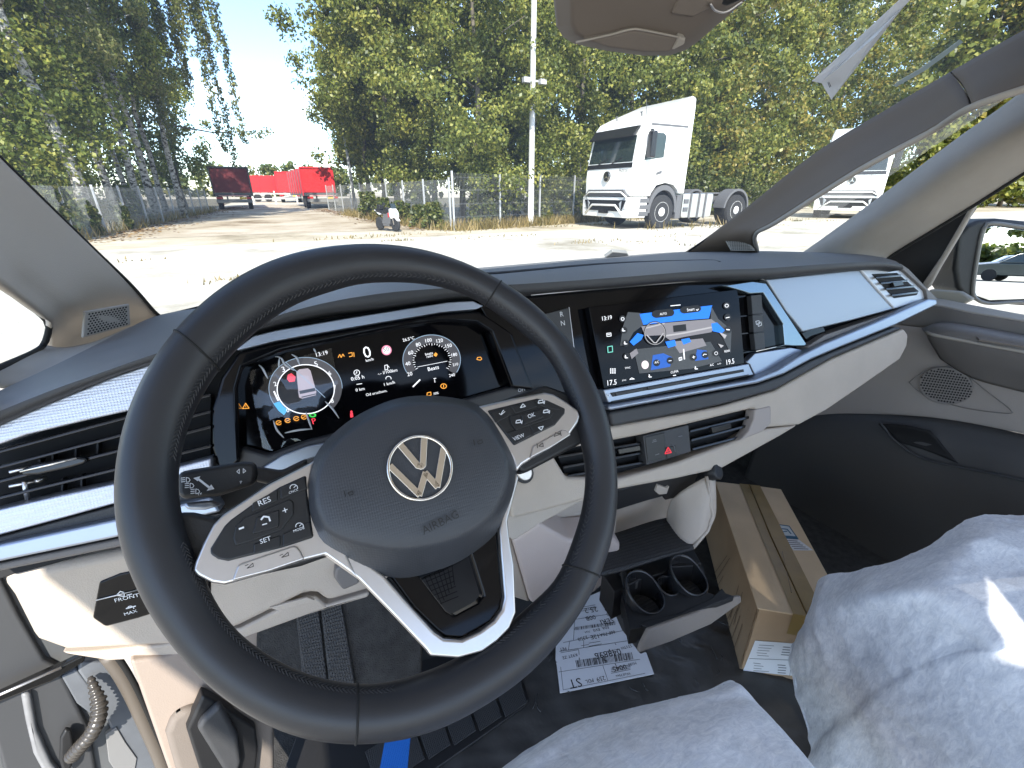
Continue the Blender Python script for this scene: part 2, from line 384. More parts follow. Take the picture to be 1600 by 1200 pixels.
def ell(cx, cy, rx, ry, a0=0, a1=360, n=40, rot=0):
    out = []
    for t in np.linspace(math.radians(a0), math.radians(a1), n, endpoint=(a1 - a0 < 360)):
        x, y = rx * math.cos(t), ry * math.sin(t); c, s = math.cos(math.radians(rot)), math.sin(math.radians(rot))
        out.append((cx + x * c - y * s, cy + x * s + y * c))
    return out
# round emblem: ring and two stacked chevron strokes
EO = 0.0335
ring = cr([W(x, y, EO) for x, y in ell(656, 731.5, 49.5, 49.5, rot=0, n=36)], 64, True)
emb = MB().tube(ring + [ring[0]], 0.00125, 8, cap=False).build('emblem', CHROME, wheel, smooth=True)
disk = [W(x, y, EO - 0.0012) for x, y in ell(656, 731.5, 49, 49, n=48)]
mk('emblem_base', disk + [p - W.n * 0.004 for p in disk], [tuple(range(48))] + [(i, 48 + i, 48 + (i + 1) % 48, (i + 1) % 48) for i in range(48)], AIRBAG, emb)
def e3(x, y): return (280 + x / 2.5, 580 + y / 2.5)
def bar(path, w, off, th, m, parent, name):
    b = MB()
    for q in stroke_polys([e3(*p) for p in path], w):
        b.prism([W(x, y, off) for x, y in q], [W(x, y, off - th) for x, y in q])
    return b.build(name, m, parent, bev=0.0004)
bar([(866, 290), (932, 368), (946, 372), (952, 366), (957, 268)], 10.5, EO + 0.0006, 0.002, CHROME, emb, 'emblem_letter')
bar([(826, 372), (938, 482), (962, 398), (1008, 450), (1033, 304)], 10.5, EO + 0.0006, 0.002, CHROME, emb, 'emblem_letter')
ABT = W
text('AIRBAG', W, (662, 836), (718, 808), 0.0322, BLACK, wheel, 'airbag_lettering')
hb = MB()
for (x, y) in ((543, 770), (745, 690)):
    for poly in stroke_polys([(x - 5, y - 3), (x - 3, y + 6)], 1.6) + stroke_polys([(x + 1, y), (x + 8, y - 3), (x + 9, y + 2), (x + 3, y + 4)], 1.4, True): hb.add([W(a, b, 0.0315) for a, b in poly], [(0, 1, 2, 3)])
tag(hb.build('horn_symbol', BLACK, wheel, fix=False), kind='stuff')
# spokes (black body behind, satin frames in front, black key pads)
slab('spoke', W, [(272,800),(300,800),(335,808),(384,778),(420,752),(482,722),(520,700),(560,700),(540,860),(470,885),(372,906),(310,905),(290,880)], -0.003, 0.018, BLACK, wheel, 0.004)
slab('spoke', W, [(740,640),(852,600),(895,615),(925,650),(915,690),(820,740),(790,720)], -0.003, 0.018, BLACK, wheel, 0.004)
LF = [(492,718),(482,724),(420,756),(384,780),(348,804),(332,820),(316,850),(304,878),(300,892),(308,900),(330,911),(350,914),(362,911),(420,895),(472,877),(508,868),(560,905),(540,860),(500,800),(484,760)]
slab('spoke_frame', W, LF, 0.010, 0.014, SATIN, wheel, 0.0030, 3)
RF = [(744,635),(800,622),(852,612),(866,615),(886,627),(904,640),(908,650),(904,661),(890,681),(860,701),(832,717),(817,727),(808,738),(800,716)]
slab('spoke_frame', W, RF, 0.010, 0.014, SATIN, wheel, 0.0030, 3)
VF = [(506,868),(540,862),(580,884),(601,900),(640,945),(679,987),(694,998),(722,1000),(750,987),(772,971),(785,953),(789,934),(784,876),(781,830),(786,800),(796,775),(806,738),(812,745),(800,790),(794,815),(798,850),(804,882),(807,957),(797,982),(778,1002),(754,1019),(716,1029),(672,1026),(666,1017),(620,968),(560,906)]
slab('spoke_frame', W, VF, 0.009, 0.016, SATIN, wheel, 0.0030, 3)
GV = [(590,890),(612,905),(645,950),(681,985),(695,996),(722,998),(771,970),(784,952),(787,934),(782,880),(778,835),(784,800),(720,850),(735,864),(756,932),(747,943),(710,963),(697,955),(655,900),(640,880)]
slab('spoke_insert', W, GV, 0.003, 0.012, GLOSS, wheel, 0.002)
def pad(poly, off, m=PADBLACK, name='button_pad', th=0.006, bv=0.0015): return slab(name, W, poly, off, th, m, wheel, bv)
LP = [(478,742),(436,761),(392,789),(360,812),(350,822),(328,857),(328,866),(340,874),(356,877),(392,868),(440,856),(490,840),(484,800),(480,770)]
lp = pad(LP, 0.0118)
RP = [(762,641),(840,622),(856,625),(884,638),(883,646),(868,664),(804,696),(790,678)]
rp = pad(RP, 0.0118)
def sub(poly, off, parent, m=PADBLACK, name='button', th=0.003, bv=0.0008): return slab(name, W, poly, off, th, m, parent, bv)
sub([(364,841),(368,822),(381,809),(452,780),(458,784),(459,803),(440,828),(392,846),(368,853)], 0.0132, lp)
sub([(394,835),(401,808),(436,796),(436,823)], 0.0144, lp)
sub([(394,786),(434,764),(434,782),(394,800)], 0.0126, lp); sub([(438,762),(476,745),(480,764),(438,780)], 0.0126, lp)
sub([(396,850),(438,836),(438,855),(396,866)], 0.0126, lp); sub([(442,834),(484,814),(488,838),(442,854)], 0.0126, lp)
sub([(796,650),(852,636),(866,644),(860,654),(806,672),(799,662)], 0.0132, rp)
sub([(814,648),(844,640),(850,652),(820,663)], 0.0144, rp)
sub([(766,644),(796,636),(800,648),(776,660)], 0.0126, rp); sub([(799,635),(832,627),(840,635),(806,646)], 0.0126, rp)
sub([(836,626),(856,628),(876,640),(862,640),(846,634)], 0.0126, rp); sub([(792,676),(826,664),(830,680),(806,693)], 0.0126, rp); sub([(829,664),(862,653),(866,664),(834,678)], 0.0126, rp)
slab('lower_key', W, [(362,908),(371,884),(378,880),(458,853),(464,854),(470,862),(476,874),(420,893)], 0.0122, 0.004, SATIN, wheel, 0.0012)
slab('lower_key', W, [(829,716),(833,697),(879,671),(885,672),(893,679),(860,700)], 0.0122, 0.004, SATIN, wheel, 0.0012)
tb = MB()
KO = 0.0146
for s, a, b in (('RES', (405, 791), (424, 783)), ('SET', (407, 850), (424, 844)), ('MODE', (459, 832), (476, 826)), ('CNCL', (452, 772), (466, 766)), ('OK', (826, 654), (837, 650)), ('VIEW', (803, 689), (820, 682)), ('+', (443, 804), (451, 801)), ('-', (375, 833), (383, 830))):
    text(s, W, a, b, KO, WHITE_INK, wheel, 'key_lettering')
def ic(polys):
    for q in polys: tb.add([W(x, y, KO) for x, y in q], [tuple(range(len(q)))])
ic(stroke_polys([(408, 812), (412, 807), (420, 808), (422, 814)], 2.6)); ic(stroke_polys([(410, 820), (417, 818)], 1.8))
for cx, cy in ((459, 762), (468, 822)): ic(stroke_polys(ell(cx, cy, 6, 5, 160, 380, 10), 1.1)); ic(stroke_polys([(cx, cy), (cx + 3, cy - 3)], 1))
ic(stroke_polys([(813, 637), (817, 631), (821, 635)], 1.1, True)); ic(stroke_polys([(841, 668), (846, 672), (849, 666)], 1.1, True))
for cx, cy in ((845, 628), (853, 643), (810, 659)): ic(stroke_polys([(cx - 4, cy + 2), (cx - 3, cy - 2), (cx + 3, cy - 3), (cx + 4, cy + 1)], 1.3, True)); ic(stroke_polys([(cx + 5, cy + 3), (cx + 6, cy - 2)], 1.2))
ic(stroke_polys([(783, 648), (785, 643), (787, 641)], 1.2)); ic(stroke_polys([(780, 646), (783, 648), (789, 643)], 1.0))
tag(tb.build('key_symbol', WHITE_INK, wheel, fix=False), kind='stuff')
tk = MB()
for q in stroke_polys([(386, 888), (396, 885), (395, 880)], 1.1, True) + stroke_polys([(383, 884), (388, 882)], 1.1) + stroke_polys([(440, 871), (451, 868), (450, 863)], 1.1, True) + stroke_polys([(437, 868), (442, 866)], 1.1) \
        + stroke_polys([(839, 693), (840, 700)], 1.1) + stroke_polys([(842, 697), (848, 692), (849, 698)], 1.0, True) + stroke_polys([(868, 676), (876, 678), (866, 682)], 1.0, True) + stroke_polys([(875, 674), (877, 681)], 1.0):
    tk.add([W(x, y, 0.0126) for x, y in q], [(0, 1, 2, 3)])
tag(tk.build('key_symbol', BLACK, wheel, fix=False), kind='stuff')
# steering column shroud with adjuster lever, indicator stalks
colm = thing('steering_column', 'black indicator stalk with white lamp symbols on the column behind the wheel', 'control stalk', W(480, 760, -0.07))
slab('column_shroud', W, [(470,760),(540,710),(740,680),(790,720),(770,790),(690,860),(560,870),(490,830)], -0.055, 0.10, BLACK, colm, 0.012)
SK = Plane(tuple(W(330, 760, -0.045) - CAMP), tuple(W.a), (0, math.sin(WT - .15), math.cos(WT - .15)))
stk = slab('stalk', SK, [(276,738),(300,733),(380,721),(398,722),(402,740),(398,757),(340,776),(282,781),(276,770)], 0.0, 0.014, BLACK, colm, 0.004, 3)
slab('stalk_tip', SK, [(285,786),(330,783),(345,790),(320,797),(290,797)], -0.004, 0.012, TRIM, colm, 0.003)
slab('stalk', SK, [(396,728),(440,735),(480,715),(480,735),(430,760),(396,752)], -0.004, 0.012, BLACK, colm, 0.003)
sb = MB()
def z6(x, y): return (x / 2.0, 600 + y / 2.0)
for k, (cx, cy) in enumerate(((290, 750), (296, 759), (305, 768))):
    for q in stroke_polys([(cx + 1, cy - 4), (cx + 5, cy - 3), (cx + 7, cy), (cx + 5, cy + 3), (cx + 1, cy + 3.5)], 1.1, True): sb.add([SK(x, y, 0.0005) for x, y in q], [(0, 1, 2, 3)])
    for j in range(3):
        for q in stroke_polys([(cx - 7, cy - 3 + j * 3), (cx - 1, cy - 3.6 + j * 3)], 1.1): sb.add([SK(x, y, 0.0005) for x, y in q], [(0, 1, 2, 3)])
for q in stroke_polys([(308, 747), (330, 764)], 3.5) + [[(302, 747), (313, 744), (309, 752)]] + [[(335, 764), (323, 767), (330, 757)]]: sb.add([SK(x, y, 0.0005) for x, y in q], [tuple(range(len(q)))])
for q in stroke_polys([(370, 737), (374, 733), (374, 740)], 1.2, True) + stroke_polys([(384, 736), (380, 732), (380, 739)], 1.2, True): sb.add([SK(x, y, 0.0005) for x, y in q], [(0, 1, 2, 3)])
text('P', SK, (376, 756), (379, 755), 0.0005, into=sb); text('1x', SK, (310, 774), (316, 772), 0.0005, into=sb)
tag(sb.build('stalk_symbol', WHITE_INK, stk, fix=False), kind='stuff')

# ================================================================== DASHBOARD
D = Plane((0.10, 0.52, -0.20), (1, -0.05, 0), (0, 0.33, 0.944))
dash = thing('dashboard', 'wide dashboard with silver trim, two dark displays and air vents under the windscreen', 'dashboard', D(800, 560))
WS = Plane((0.3, 0.95, -0.19), (1, 0, 0), (0, -0.78, 0.62))
r0 = [PY(-60, 640, .50), PY(0, 610, .56), PY(80, 573, .62), PY(133, 547, .70), PY(200, 513, .82), PY(247, 493, .92), PY(327, 477, .98), PY(450, 455, 1.03), PY(600, 432, 1.04), PY(762, 417, 1.03), PY(945, 402, 1.00), PY(1070, 393, .93), PY(1180, 392, .80), PY(1300, 395, .64), PY(1367, 400, .53), PY(1400, 408, .49)]
r1 = [PY(-60, 655, .49), PY(0, 625, .53), PY(85, 588, .57), PY(150, 560, .61), PY(220, 530, .66), PY(300, 503, .70), PY(400, 478, .72), PY(500, 458, .73), PY(600, 443, .73), PY(760, 429, .72), PY(945, 412, .70), PY(1070, 405, .66), PY(1180, 402, .60), PY(1300, 402, .54), PY(1370, 406, .49), PY(1404, 411, .475)]
cl = [(-60,668),(0,642),(85,608),(150,585),(227,558),(300,535),(400,503),(500,475),(600,458),(700,450),(827,443),(960,434),(1100,423),(1200,419),(1300,412),(1373,409),(1409,414)]
r2 = [D(x, y, .030) for x, y in cl]
bl = [(-60,690),(0,661),(71,630),(176,587),(252,562),(330,536),(420,509),(500,490),(600,478),(712,463),(780,462),(827,458),(960,447),(1100,436),(1200,433),(1300,424),(1373,419),(1406,422)]
r3 = [D(x, y, .022) for x, y in bl]
r4 = [p - D.n * .05 for p in r3]
def sameparam(rows, nu):
    out = []
    for r in rows:
        out.append(cr(r, nu))
    return out
loft('dash_top', [r0, r1, r2], DASHTOP, dash, nu=90, nv=20)
loft('dash_lip', [r2, [a.lerp(b, .5) + D.n * .004 for a, b in zip(cr(r2, 40), cr(r3, 40))], r3, r4], CHARCOAL, dash, nu=90, nv=14)
# shallow tray edge and defroster slot on the dash top
tr = cr([PY(640, 441, .70), PY(700, 431, .72), PY(776, 427, .71), PY(945, 413, .69), PY(1100, 408, .62), PY(1125, 411, .58)], 40)
MB().tube([p + V((0, 0, .001)) for p in tr], .0022, 6).build('tray_edge', CHARCOAL, dash, smooth=True)
slab('defroster_slot', Plane(tuple(PY(1075, 408, .66) - CAMP), (1, 0, 0), (0, 1, .05)), [(1030,413),(1112,406),(1128,409),(1118,413),(1040,417)], .006, .004, BLACK, dash, .001)
# dark carrier behind everything on the face
slab('dash_carrier', D, [(-60,720),(0,690),(252,560),(420,510),(712,465),(960,450),(1373,418),(1440,455),(1440,480),(1300,560),(1190,625),(960,690),(700,720),(560,760),(340,800),(160,860),(0,905),(-60,920)], -.034, .03, DARK, dash, .002)
# left end: textured trim over and under the vent
slab('trim_panel', D, [(-60,690),(0,663),(71,632),(176,589),(252,563),(330,538),(300,600),(210,640),(130,658),(40,680),(0,694),(-60,715)], .012, .03, WEAVE, dash, .002)
slab('trim_panel', D, [(-60,812),(0,796),(90,775),(178,756),(330,716),(330,752),(176,788),(90,812),(0,836),(-60,852)], .014, .03, WEAVE, dash, .002)
slab('groove_panel', D, [(-60,856),(0,839),(176,791),(330,755),(330,775),(170,815),(0,849),(-60,866)], .008, .03, CHARCOAL, dash, .002)
slab('trim_strip', D, [(-60,868),(0,851),(170,814),(330,777),(345,800),(178,841),(0,878),(-60,893)], .020, .03, TRIM, dash, .003)
slab('lower_lip', D, [(-60,895),(0,880),(178,843),(345,802),(350,816),(178,857),(0,893),(-60,908)], .012, .03, TAUPE_D, dash, .003)
vent = slab('air_vent', D, [(-60,718),(0,700),(40,690),(210,643),(300,612),(330,620),(330,712),(181,750),(0,792),(-60,808)], -.022, .02, DARK, dash, .001)
def slat(parent, p0, p1, w=5.0, off=.006, m=BLACK, name='slat', n=6):
    b = MB(); (x0, y0), (x1, y1) = p0, p1
    fr = [D(x0, y0, off), D(x1, y1, off), D(x1, y1 + w, off + .001), D(x0, y0 + w, off + .001)]
    bk = [D(x0, y0 - w * .3, off - .02), D(x1, y1 - w * .3, off - .02), D(x1, y1 + w * .6, off - .02), D(x0, y0 + w * .6, off - .02)]
    b.prism(fr, bk); return b.build(name, m, parent, bev=.0012)
VB = mat('vent_slat_gloss', (0.014, 0.014, 0.015), 0.22)
for p0, p1 in (((-60, 719), (330, 614)), ((-60, 743), (330, 640)), ((-60, 765), (330, 664)), ((-60, 790), (330, 694))): slat(vent, p0, p1, 5.5, .008, VB)
for x, y in ((80, 705), (116, 696), (150, 688), (186, 678), (95, 748), (125, 742), (60, 718)): slab('vane', D, [(x, y), (x + 4, y - 1), (x + 4, y + 24), (x, y + 25)], -.012, .008, BLACK, vent, .0005)
kn = slab('vent_knob', D, [(30, 735), (50, 726), (120, 714), (136, 716), (134, 724), (110, 731), (60, 742), (34, 744)], .013, .012, VB, vent, .003)
MB().tube([D(32, 737, .014), D(120, 716, .014)], .0012, 6).build('knob_bead', CHROME, kn, smooth=True)
for x0, y0, x1, y1 in ((14, 738, 58, 727), (14, 760, 66, 750), (38, 752, 44, 786), (56, 752, 72, 747)): MB().tube([D(x0, y0, .004), D(x1, y1, -.004)], .002, 6).build('vane_link', SATIN, vent, smooth=True)
# gloss band across cluster and centre
slab('gloss_panel', D, [(745,470),(800,464),(840,459),(960,447),(1140,434),(1179,432),(1200,441),(1262,540),(1257,549),(1185,594),(951,633),(900,640),(840,650),(812,640),(815,600),(796,540),(760,500)], -.012, .02, GLOSS, dash, .003, 3)
slab('cluster_hood_trim', D, [(368,546),(395,525),(430,516),(560,494),(700,472),(739,470),(756,478),(745,483),(690,488),(560,510),(430,533),(372,548)], .012, .03, TRIM, dash, .003)
slab('cluster_hood', D, [(330,640),(345,590),(372,550),(430,535),(560,512),(690,490),(750,486),(800,520),(835,610),(800,606),(768,520),(745,505),(690,502),(640,508),(550,526),(440,549),(380,574),(371,606),(376,720),(345,750),(330,700)], .006, .05, GLOSS, dash, .004, 3)
slab('cluster_shelf', D, [(345,755),(376,700),(420,712),(480,690),(640,650),(800,604),(840,612),(760,660),(560,720),(440,745)], -.002, .03, CHARCOAL, dash, .004)
slab('cluster_trim', D, [(400,737),(440,712),(478,698),(520,690),(520,705),(470,722),(430,742)], .004, .02, TRIM, dash, .002)
# instrument display
DI = Plane(tuple(D.p - D.n * .020 - CAMP), tuple(D.a), tuple(D.b))
ins = slab('instrument_display', DI, [(376,590),(380,574),(440,549),(550,527),(640,509),(700,503),(747,506),(768,560),(797,606),(760,640),(560,700),(378,726)], 0, .01, SCREEN, dash, .001)
def z1(x, y): return (340 + x / 3.3333, 480 + y / 3.3333)
def pr(name, polys, m, parent, pl, off, zf, apart=False):
    if apart:
        for q in polys: mk(name, [pl(*zf(x, y), off) for x, y in q], [tuple(range(len(q)))], m, parent, fix=False)
        return
    b = MB()
    for q in polys: b.add([pl(*zf(x, y), off) for x, y in q], [tuple(range(len(q)))])
    o = b.build(name, m, parent, fix=False)
    if len(polys) > 1: o['kind'] = 'stuff'
    return o
def tx(lst, m, parent, pl, off, zf, name='display_text'):
    for s, a, c in lst: text(s, pl, zf(*a), zf(*c), off, m, parent, name)
EW = glow('display_white', (0.80, 0.82, 0.86), .55); EO_ = glow('display_orange', (0.85, 0.36, 0.05), .45); ER = glow('display_red', (0.85, 0.05, 0.08), .5)
EB = glow('display_blue', (0.05, 0.33, 0.62), .5); EG = glow('display_green', (0.04, 0.55, 0.08), .5); EGR = glow('display_grey', (0.42, 0.37, 0.42), .4)
ED = glow('display_dial_grey', (0.055, 0.055, 0.062), .5); ECY = glow('display_cyan_line', (0.30, 0.42, 0.55), .4); EP = glow('display_pink', (0.75, 0.25, 0.36), .5); EDR = glow('display_dark_line', (0.02, 0.02, 0.022), .2)
o1, o2, o3 = .0006, .0010, .0014
pr('dial_face', [ell(458, 422, 190, 160, 140, 400, 50) + ell(459, 427, 149, 128, 400, 140, 40)], ED, ins, DI, o1, z1)
pr('dial_ring', stroke_polys(ell(459, 427, 149, 128, n=56), 5, True), EW, ins, DI, o2, z1)
pr('dial_outline', stroke_polys(ell(458, 422, 191, 161, 150, 360, 40), 3), ECY, ins, DI, o2, z1)
pr('dial_fill', [[(290, 502), (322, 490), (342, 515), (366, 534), (346, 562), (318, 540)]], EB, ins, DI, o2, z1)
tx([('0', (361, 548), (375, 545)), ('1', (312, 488), (320, 485)), ('2', (296, 412), (311, 408)), ('3', (339, 338), (354, 334)), ('5', (509, 309), (524, 305)), ('6', (580, 356), (594, 352)), ('7', (608, 428), (621, 424)), ('8', (593, 500), (607, 496))], EW, ins, DI, o3, z1)
pr('van_picture', [[(410, 338), (425, 324), (470, 318), (484, 330), (514, 440), (512, 458), (440, 476), (424, 470)]], EGR, ins, DI, o2, z1)
pr('van_window', [[(425, 436), (506, 420), (511, 436), (428, 453)], [(436, 466), (512, 449), (513, 454), (437, 472)]], EDR, ins, DI, o3, z1, True)
pr('van_glint', stroke_polys([(352, 285), (430, 350), (560, 470)], 3), ECY, ins, DI, o3, z1)  # glint drawn as a thin cyan line across the van picture
pr('warning_red', [[(366, 352), (384, 344), (406, 362), (402, 386), (374, 390), (362, 374)], ell(697, 545, 6, 7, n=10), [(690, 554), (704, 550), (707, 572), (692, 575)]], ER, ins, DI, o2, z1)
tx([('P', (497, 610), (517, 604))], ER, ins, DI, o2, z1)
pr('warning_green', [ell(495, 562, 19, 12, n=16)], EG, ins, DI, o2, z1); pr('warning_green_cut', [ell(495, 562, 10, 6, n=12)], EDR, ins, DI, o3, z1)
oi = []
oi += stroke_polys([(130, 528), (146, 500), (164, 526)], 4, True) + stroke_polys([(147, 508), (147, 520)], 3)
for cx, cy in ((318, 602), (365, 590), (410, 580), (450, 572)): oi += stroke_polys(ell(cx, cy, 14, 11, 20, 340, 12), 4) + stroke_polys([(cx - 8, cy + 4), (cx + 8, cy - 3)], 4)
oi += stroke_polys([(628, 262), (636, 246), (644, 262), (652, 244), (660, 256)], 4) + stroke_polys([(682, 240), (700, 236), (702, 254), (686, 258)], 4) + stroke_polys([(709, 236), (711, 258)], 4)
oi += stroke_polys(ell(1177, 411, 15, 12, n=16), 4, True) + stroke_polys([(1177, 404), (1177, 418)], 4) + stroke_polys([(1090, 462), (1092, 446), (1110, 442), (1112, 458)], 4, True)
oi += stroke_polys([(1350, 272), (1354, 262), (1370, 260), (1376, 270), (1368, 276)], 4, True)
oi += [[(1135, 235), (1146, 244), (1138, 258), (1124, 250)]]
pr('warning_orange', oi, EO_, ins, DI, o2, z1)
tx([('13:19', (516, 258), (576, 244)), ('0', (766, 266), (804, 258)), ('km/h', (774, 285), (813, 276)), ('0:05 h', (697, 384), (765, 370)), ('0 km', (721, 440), (766, 430)), ('Od uruchom.', (774, 464), (884, 440)), ('-.- l/100km', (836, 354), (937, 334)), ('1 km/h', (869, 410), (924, 397)), ('26.5°C', (966, 180), (1026, 166)), ('Beats', (1097, 333), (1154, 320)), ('beats', (1083, 252), (1122, 244)), ('radio', (1090, 264), (1122, 257)), ('70%', (1126, 458), (1152, 451)),
    ('20', (990, 360), (1016, 354)), ('40', (980, 306), (1006, 300)), ('60', (995, 249), (1021, 243)), ('80', (1035, 206), (1060, 200)), ('100', (1084, 184), (1117, 178)), ('120', (1142, 186), (1175, 180)), ('150', (1189, 212), (1221, 206)), ('180', (1220, 258), (1249, 252)), ('210', (1226, 308), (1254, 302)), ('240', (1207, 364), (1237, 358))], EW, ins, DI, o3, z1)
pr('display_symbol', stroke_polys(ell(725, 341, 15, 14, n=18), 3, True) + stroke_polys([(725, 333), (725, 342), (719, 345)], 3) + stroke_polys([(724, 402), (752, 398)], 3) + stroke_polys([(870, 304), (884, 300), (886, 324), (872, 327)], 3, True) + stroke_polys([(888, 306), (894, 314)], 3) + stroke_polys(ell(890, 371, 14, 11, 160, 380, 10), 3)
   + stroke_polys([(1018, 414), (1054, 378)], 7) + stroke_polys([(1130, 376), (1132, 392)], 3) + stroke_polys([(1125, 372), (1138, 370)], 3) + stroke_polys([(1042, 311), (1196, 281)], 2), EW, ins, DI, o3, z1)
pr('dial_face', [ell(1115, 274, 150, 130, 145, 395, 50) + ell(1117, 276, 104, 90, 395, 145, 40)], ED, ins, DI, o1, z1)
tk_ = []
for i in range(31):
    t = math.radians(148 + i * 8.1); tk_ += stroke_polys([(1117 + 101 * math.cos(t), 276 + 88 * math.sin(t)), (1117 + (93 if i % 3 else 88) * math.cos(t), 276 + (81 if i % 3 else 77) * math.sin(t))], 2.4)
pr('dial_tick', tk_, EW, ins, DI, o2, z1)
pr('dial_outline', stroke_polys(ell(1115, 274, 150, 130, 150, 390, 44), 3), ECY, ins, DI, o2, z1)
pr('speed_sign', [ell(880, 224, 26, 26, n=24)], EP, ins, DI, o1, z1); pr('speed_sign_face', [ell(880, 224, 19, 19, n=20)], EW, ins, DI, o2, z1); tx([('50', (866, 233), (895, 226))], EDR, ins, DI, o3, z1)
# crumpled clear film still stuck on the left of the display
fl = MB(); FILMC = glass('clear_film', (0.95, 0.955, 0.97), .05)
fr_ = random.Random(3); rows = []
for j in range(9):
    row = []
    for i in range(11):
        x, y = 388 + i * 13.0 + j * 3, 580 + j * 16 - i * 3.6
        row.append(DI(x, y, .004 + fr_.uniform(-.0008, .0014)))
    rows.append(row)
vs2, fs2 = gridmesh(rows); film = mk('clear_film', vs2, fs2, FILMC, ins, smooth=True)
FE = mat('film_crease', (0.50, 0.52, 0.55), 0.2)
cs = MB()
for pts in ([(215, 300), (235, 320), (262, 372)], [(300, 258), (330, 262), (352, 300), (400, 330)], [(385, 245), (412, 262), (428, 300)], [(322, 262), (318, 312)], [(500, 215), (512, 236)], [(290, 590), (310, 640), (345, 680)], [(460, 545), (478, 600), (492, 638)], [(560, 490), (600, 530), (632, 578)], [(350, 655), (420, 640), (490, 634)]):
    ps = [DI(*z1(*p), .0065) for p in pts]; nn = len(ps)
    cs.tube(cr(ps, 8), [.0003 + .0011 * math.sin(math.pi * (i + .5) / 8) for i in range(8)], 4)
tag(cs.build('film_crease', FE, ins, smooth=True), kind='stuff')

# gear selector keys beside the wheel
gk = slab('gear_key_panel', D, [(846,492),(888,481),(894,516),(898,560),(868,568)], -.004, .01, CHARCOAL, dash, .001)
text('R', D, (876, 495), (881, 494), -.0032, WHITE_INK, gk); text('N', D, (877, 509), (883, 508), -.0032, WHITE_INK, gk)
MB().tube([D(889, 480, -.004), D(897, 545, -.004)], .0006, 5).build('panel_edge', SATIN, gk)
text('OFF +', D, (810, 613), (828, 608), .001, WHITE_INK, gk)
# touchscreen
DT = Plane(tuple(D.p + D.n * .004 - CAMP), tuple(D.a), tuple(D.b))
ts = slab('touchscreen', DT, [(920,480),(1152,452),(1157,490),(1163,568),(944,607),(932,545)], 0, .012, SCREEN, dash, .0008)
def z2(x, y): return (840 + x / 3.3333, 420 + y / 3.3333)
SB = glow('screen_blue', (0.01, 0.16, 0.75), .55); SGY = glow('screen_grey', (0.23, 0.22, 0.24), .4); SDG = glow('screen_dark_grey', (0.045, 0.05, 0.055), .5); SLG = glow('screen_light_grey', (0.45, 0.44, 0.45), .4); SBK = glow('screen_black', (0.008, 0.008, 0.010), .3); STL = glow('screen_teal', (0.15, 0.55, 0.45), .5); SBD = glow('screen_deep_blue', (0.015, 0.09, 0.40), .5)
pr('cabin_picture', [[(470, 225), (535, 230), (552, 292), (500, 330), (460, 400), (430, 400), (445, 300)], [(905, 195), (940, 260), (1010, 320), (1005, 440), (960, 350), (900, 270)], [(500, 420), (690, 400), (900, 380), (960, 480), (800, 520), (530, 545)]], SDG, ts, DT, o1, z2, True)
pr('windscreen_picture', [[(530, 235), (910, 190), (892, 258), (790, 266), (670, 278), (550, 292)]], SB, ts, DT, o1, z2)
pr('dash_picture', [[(540, 300), (660, 282), (905, 262), (935, 285), (905, 330), (760, 355), (690, 372), (650, 345), (560, 350)], [(700, 380), (860, 362), (880, 400), (740, 440)], [(480, 440), (515, 415), (525, 440), (490, 470)]], SGY, ts, DT, o2, z2)
pr('dash_picture', [[(705, 296), (772, 288), (776, 322), (708, 330)]], SBK, ts, DT, o3, z2)
pr('dash_picture', stroke_polys([(660, 350), (760, 335), (905, 305)], 8) + stroke_polys([(560, 310), (660, 285)], 6) + [[(945, 330), (985, 345), (975, 365)], [(940, 390), (970, 400), (955, 412)]], SLG, ts, DT, o3, z2)
pr('airflow_picture', [[(480, 380), (520, 335), (552, 345), (540, 370), (500, 400)], [(905, 285), (935, 280), (975, 320), (960, 335), (912, 325)], [(665, 380), (715, 370), (722, 400), (680, 412)], [(748, 368), (790, 360), (800, 380), (760, 395)]], SB, ts, DT, o3, z2, True)
pr('airflow_picture', [[(600, 450), (655, 440), (700, 460), (690, 510), (590, 528)], [(830, 420), (880, 425), (890, 470), (820, 480)]], SBD, ts, DT, o2, z2, True)
pr('wheel_picture', stroke_polys(ell(611, 336, 55, 60, n=32), 7, True), SBK, ts, DT, .0018, z2)
pr('wheel_picture', stroke_polys(ell(611, 336, 53, 58, n=32), 2.5, True) + stroke_polys([(570, 345), (606, 385)], 5) + stroke_polys([(606, 385), (618, 385)], 5) + stroke_polys([(618, 385), (655, 335)], 5), SLG, ts, DT, .0022, z2)
pr('pill_button', [ell(620, 236, 26, 20, 90, 270, 10) + ell(690, 228, 22, 20, 270, 450, 10), ell(765, 215, 24, 18, 90, 270, 10) + ell(830, 207, 22, 18, 270, 450, 10)], SBK, ts, DT, .0016, z2, True)
cb = []
for cx, cy in ((443, 260), (450, 320), (458, 388), (465, 456), (620, 490), (690, 478), (812, 460), (872, 448), (930, 440), (985, 192), (990, 252), (992, 318)): cb.append(ell(cx, cy, 18, 18, n=14))
pr('round_button', cb, SBK, ts, DT, .0016, z2, True)
tx([('13:19', (338, 270), (388, 262)), ('AUTO', (637, 242), (673, 238)), ('Smart', (779, 222), (818, 216)), ('17.5', (365, 608), (412, 602)), ('19.5', (985, 500), (1025, 492)), ('CLIMA', (694, 546), (734, 538)), ('REAR', (974, 436), (1002, 431)), ('SYNC', (456, 522), (484, 518)), ('A/C', (610, 494), (632, 490)), ('1', (762, 472), (768, 471)), ('SYNC', (440, 586), (462, 582)), ('A/C', (898, 508), (918, 504)), ('AUTO', (936, 500), (956, 496))], EW, ts, DT, .0020, z2)
si = stroke_polys([(693, 193), (744, 188)], 4) + stroke_polys([(826, 212), (832, 217), (838, 209)], 3) + stroke_polys(ell(443, 261, 8, 8, n=10), 3, True)
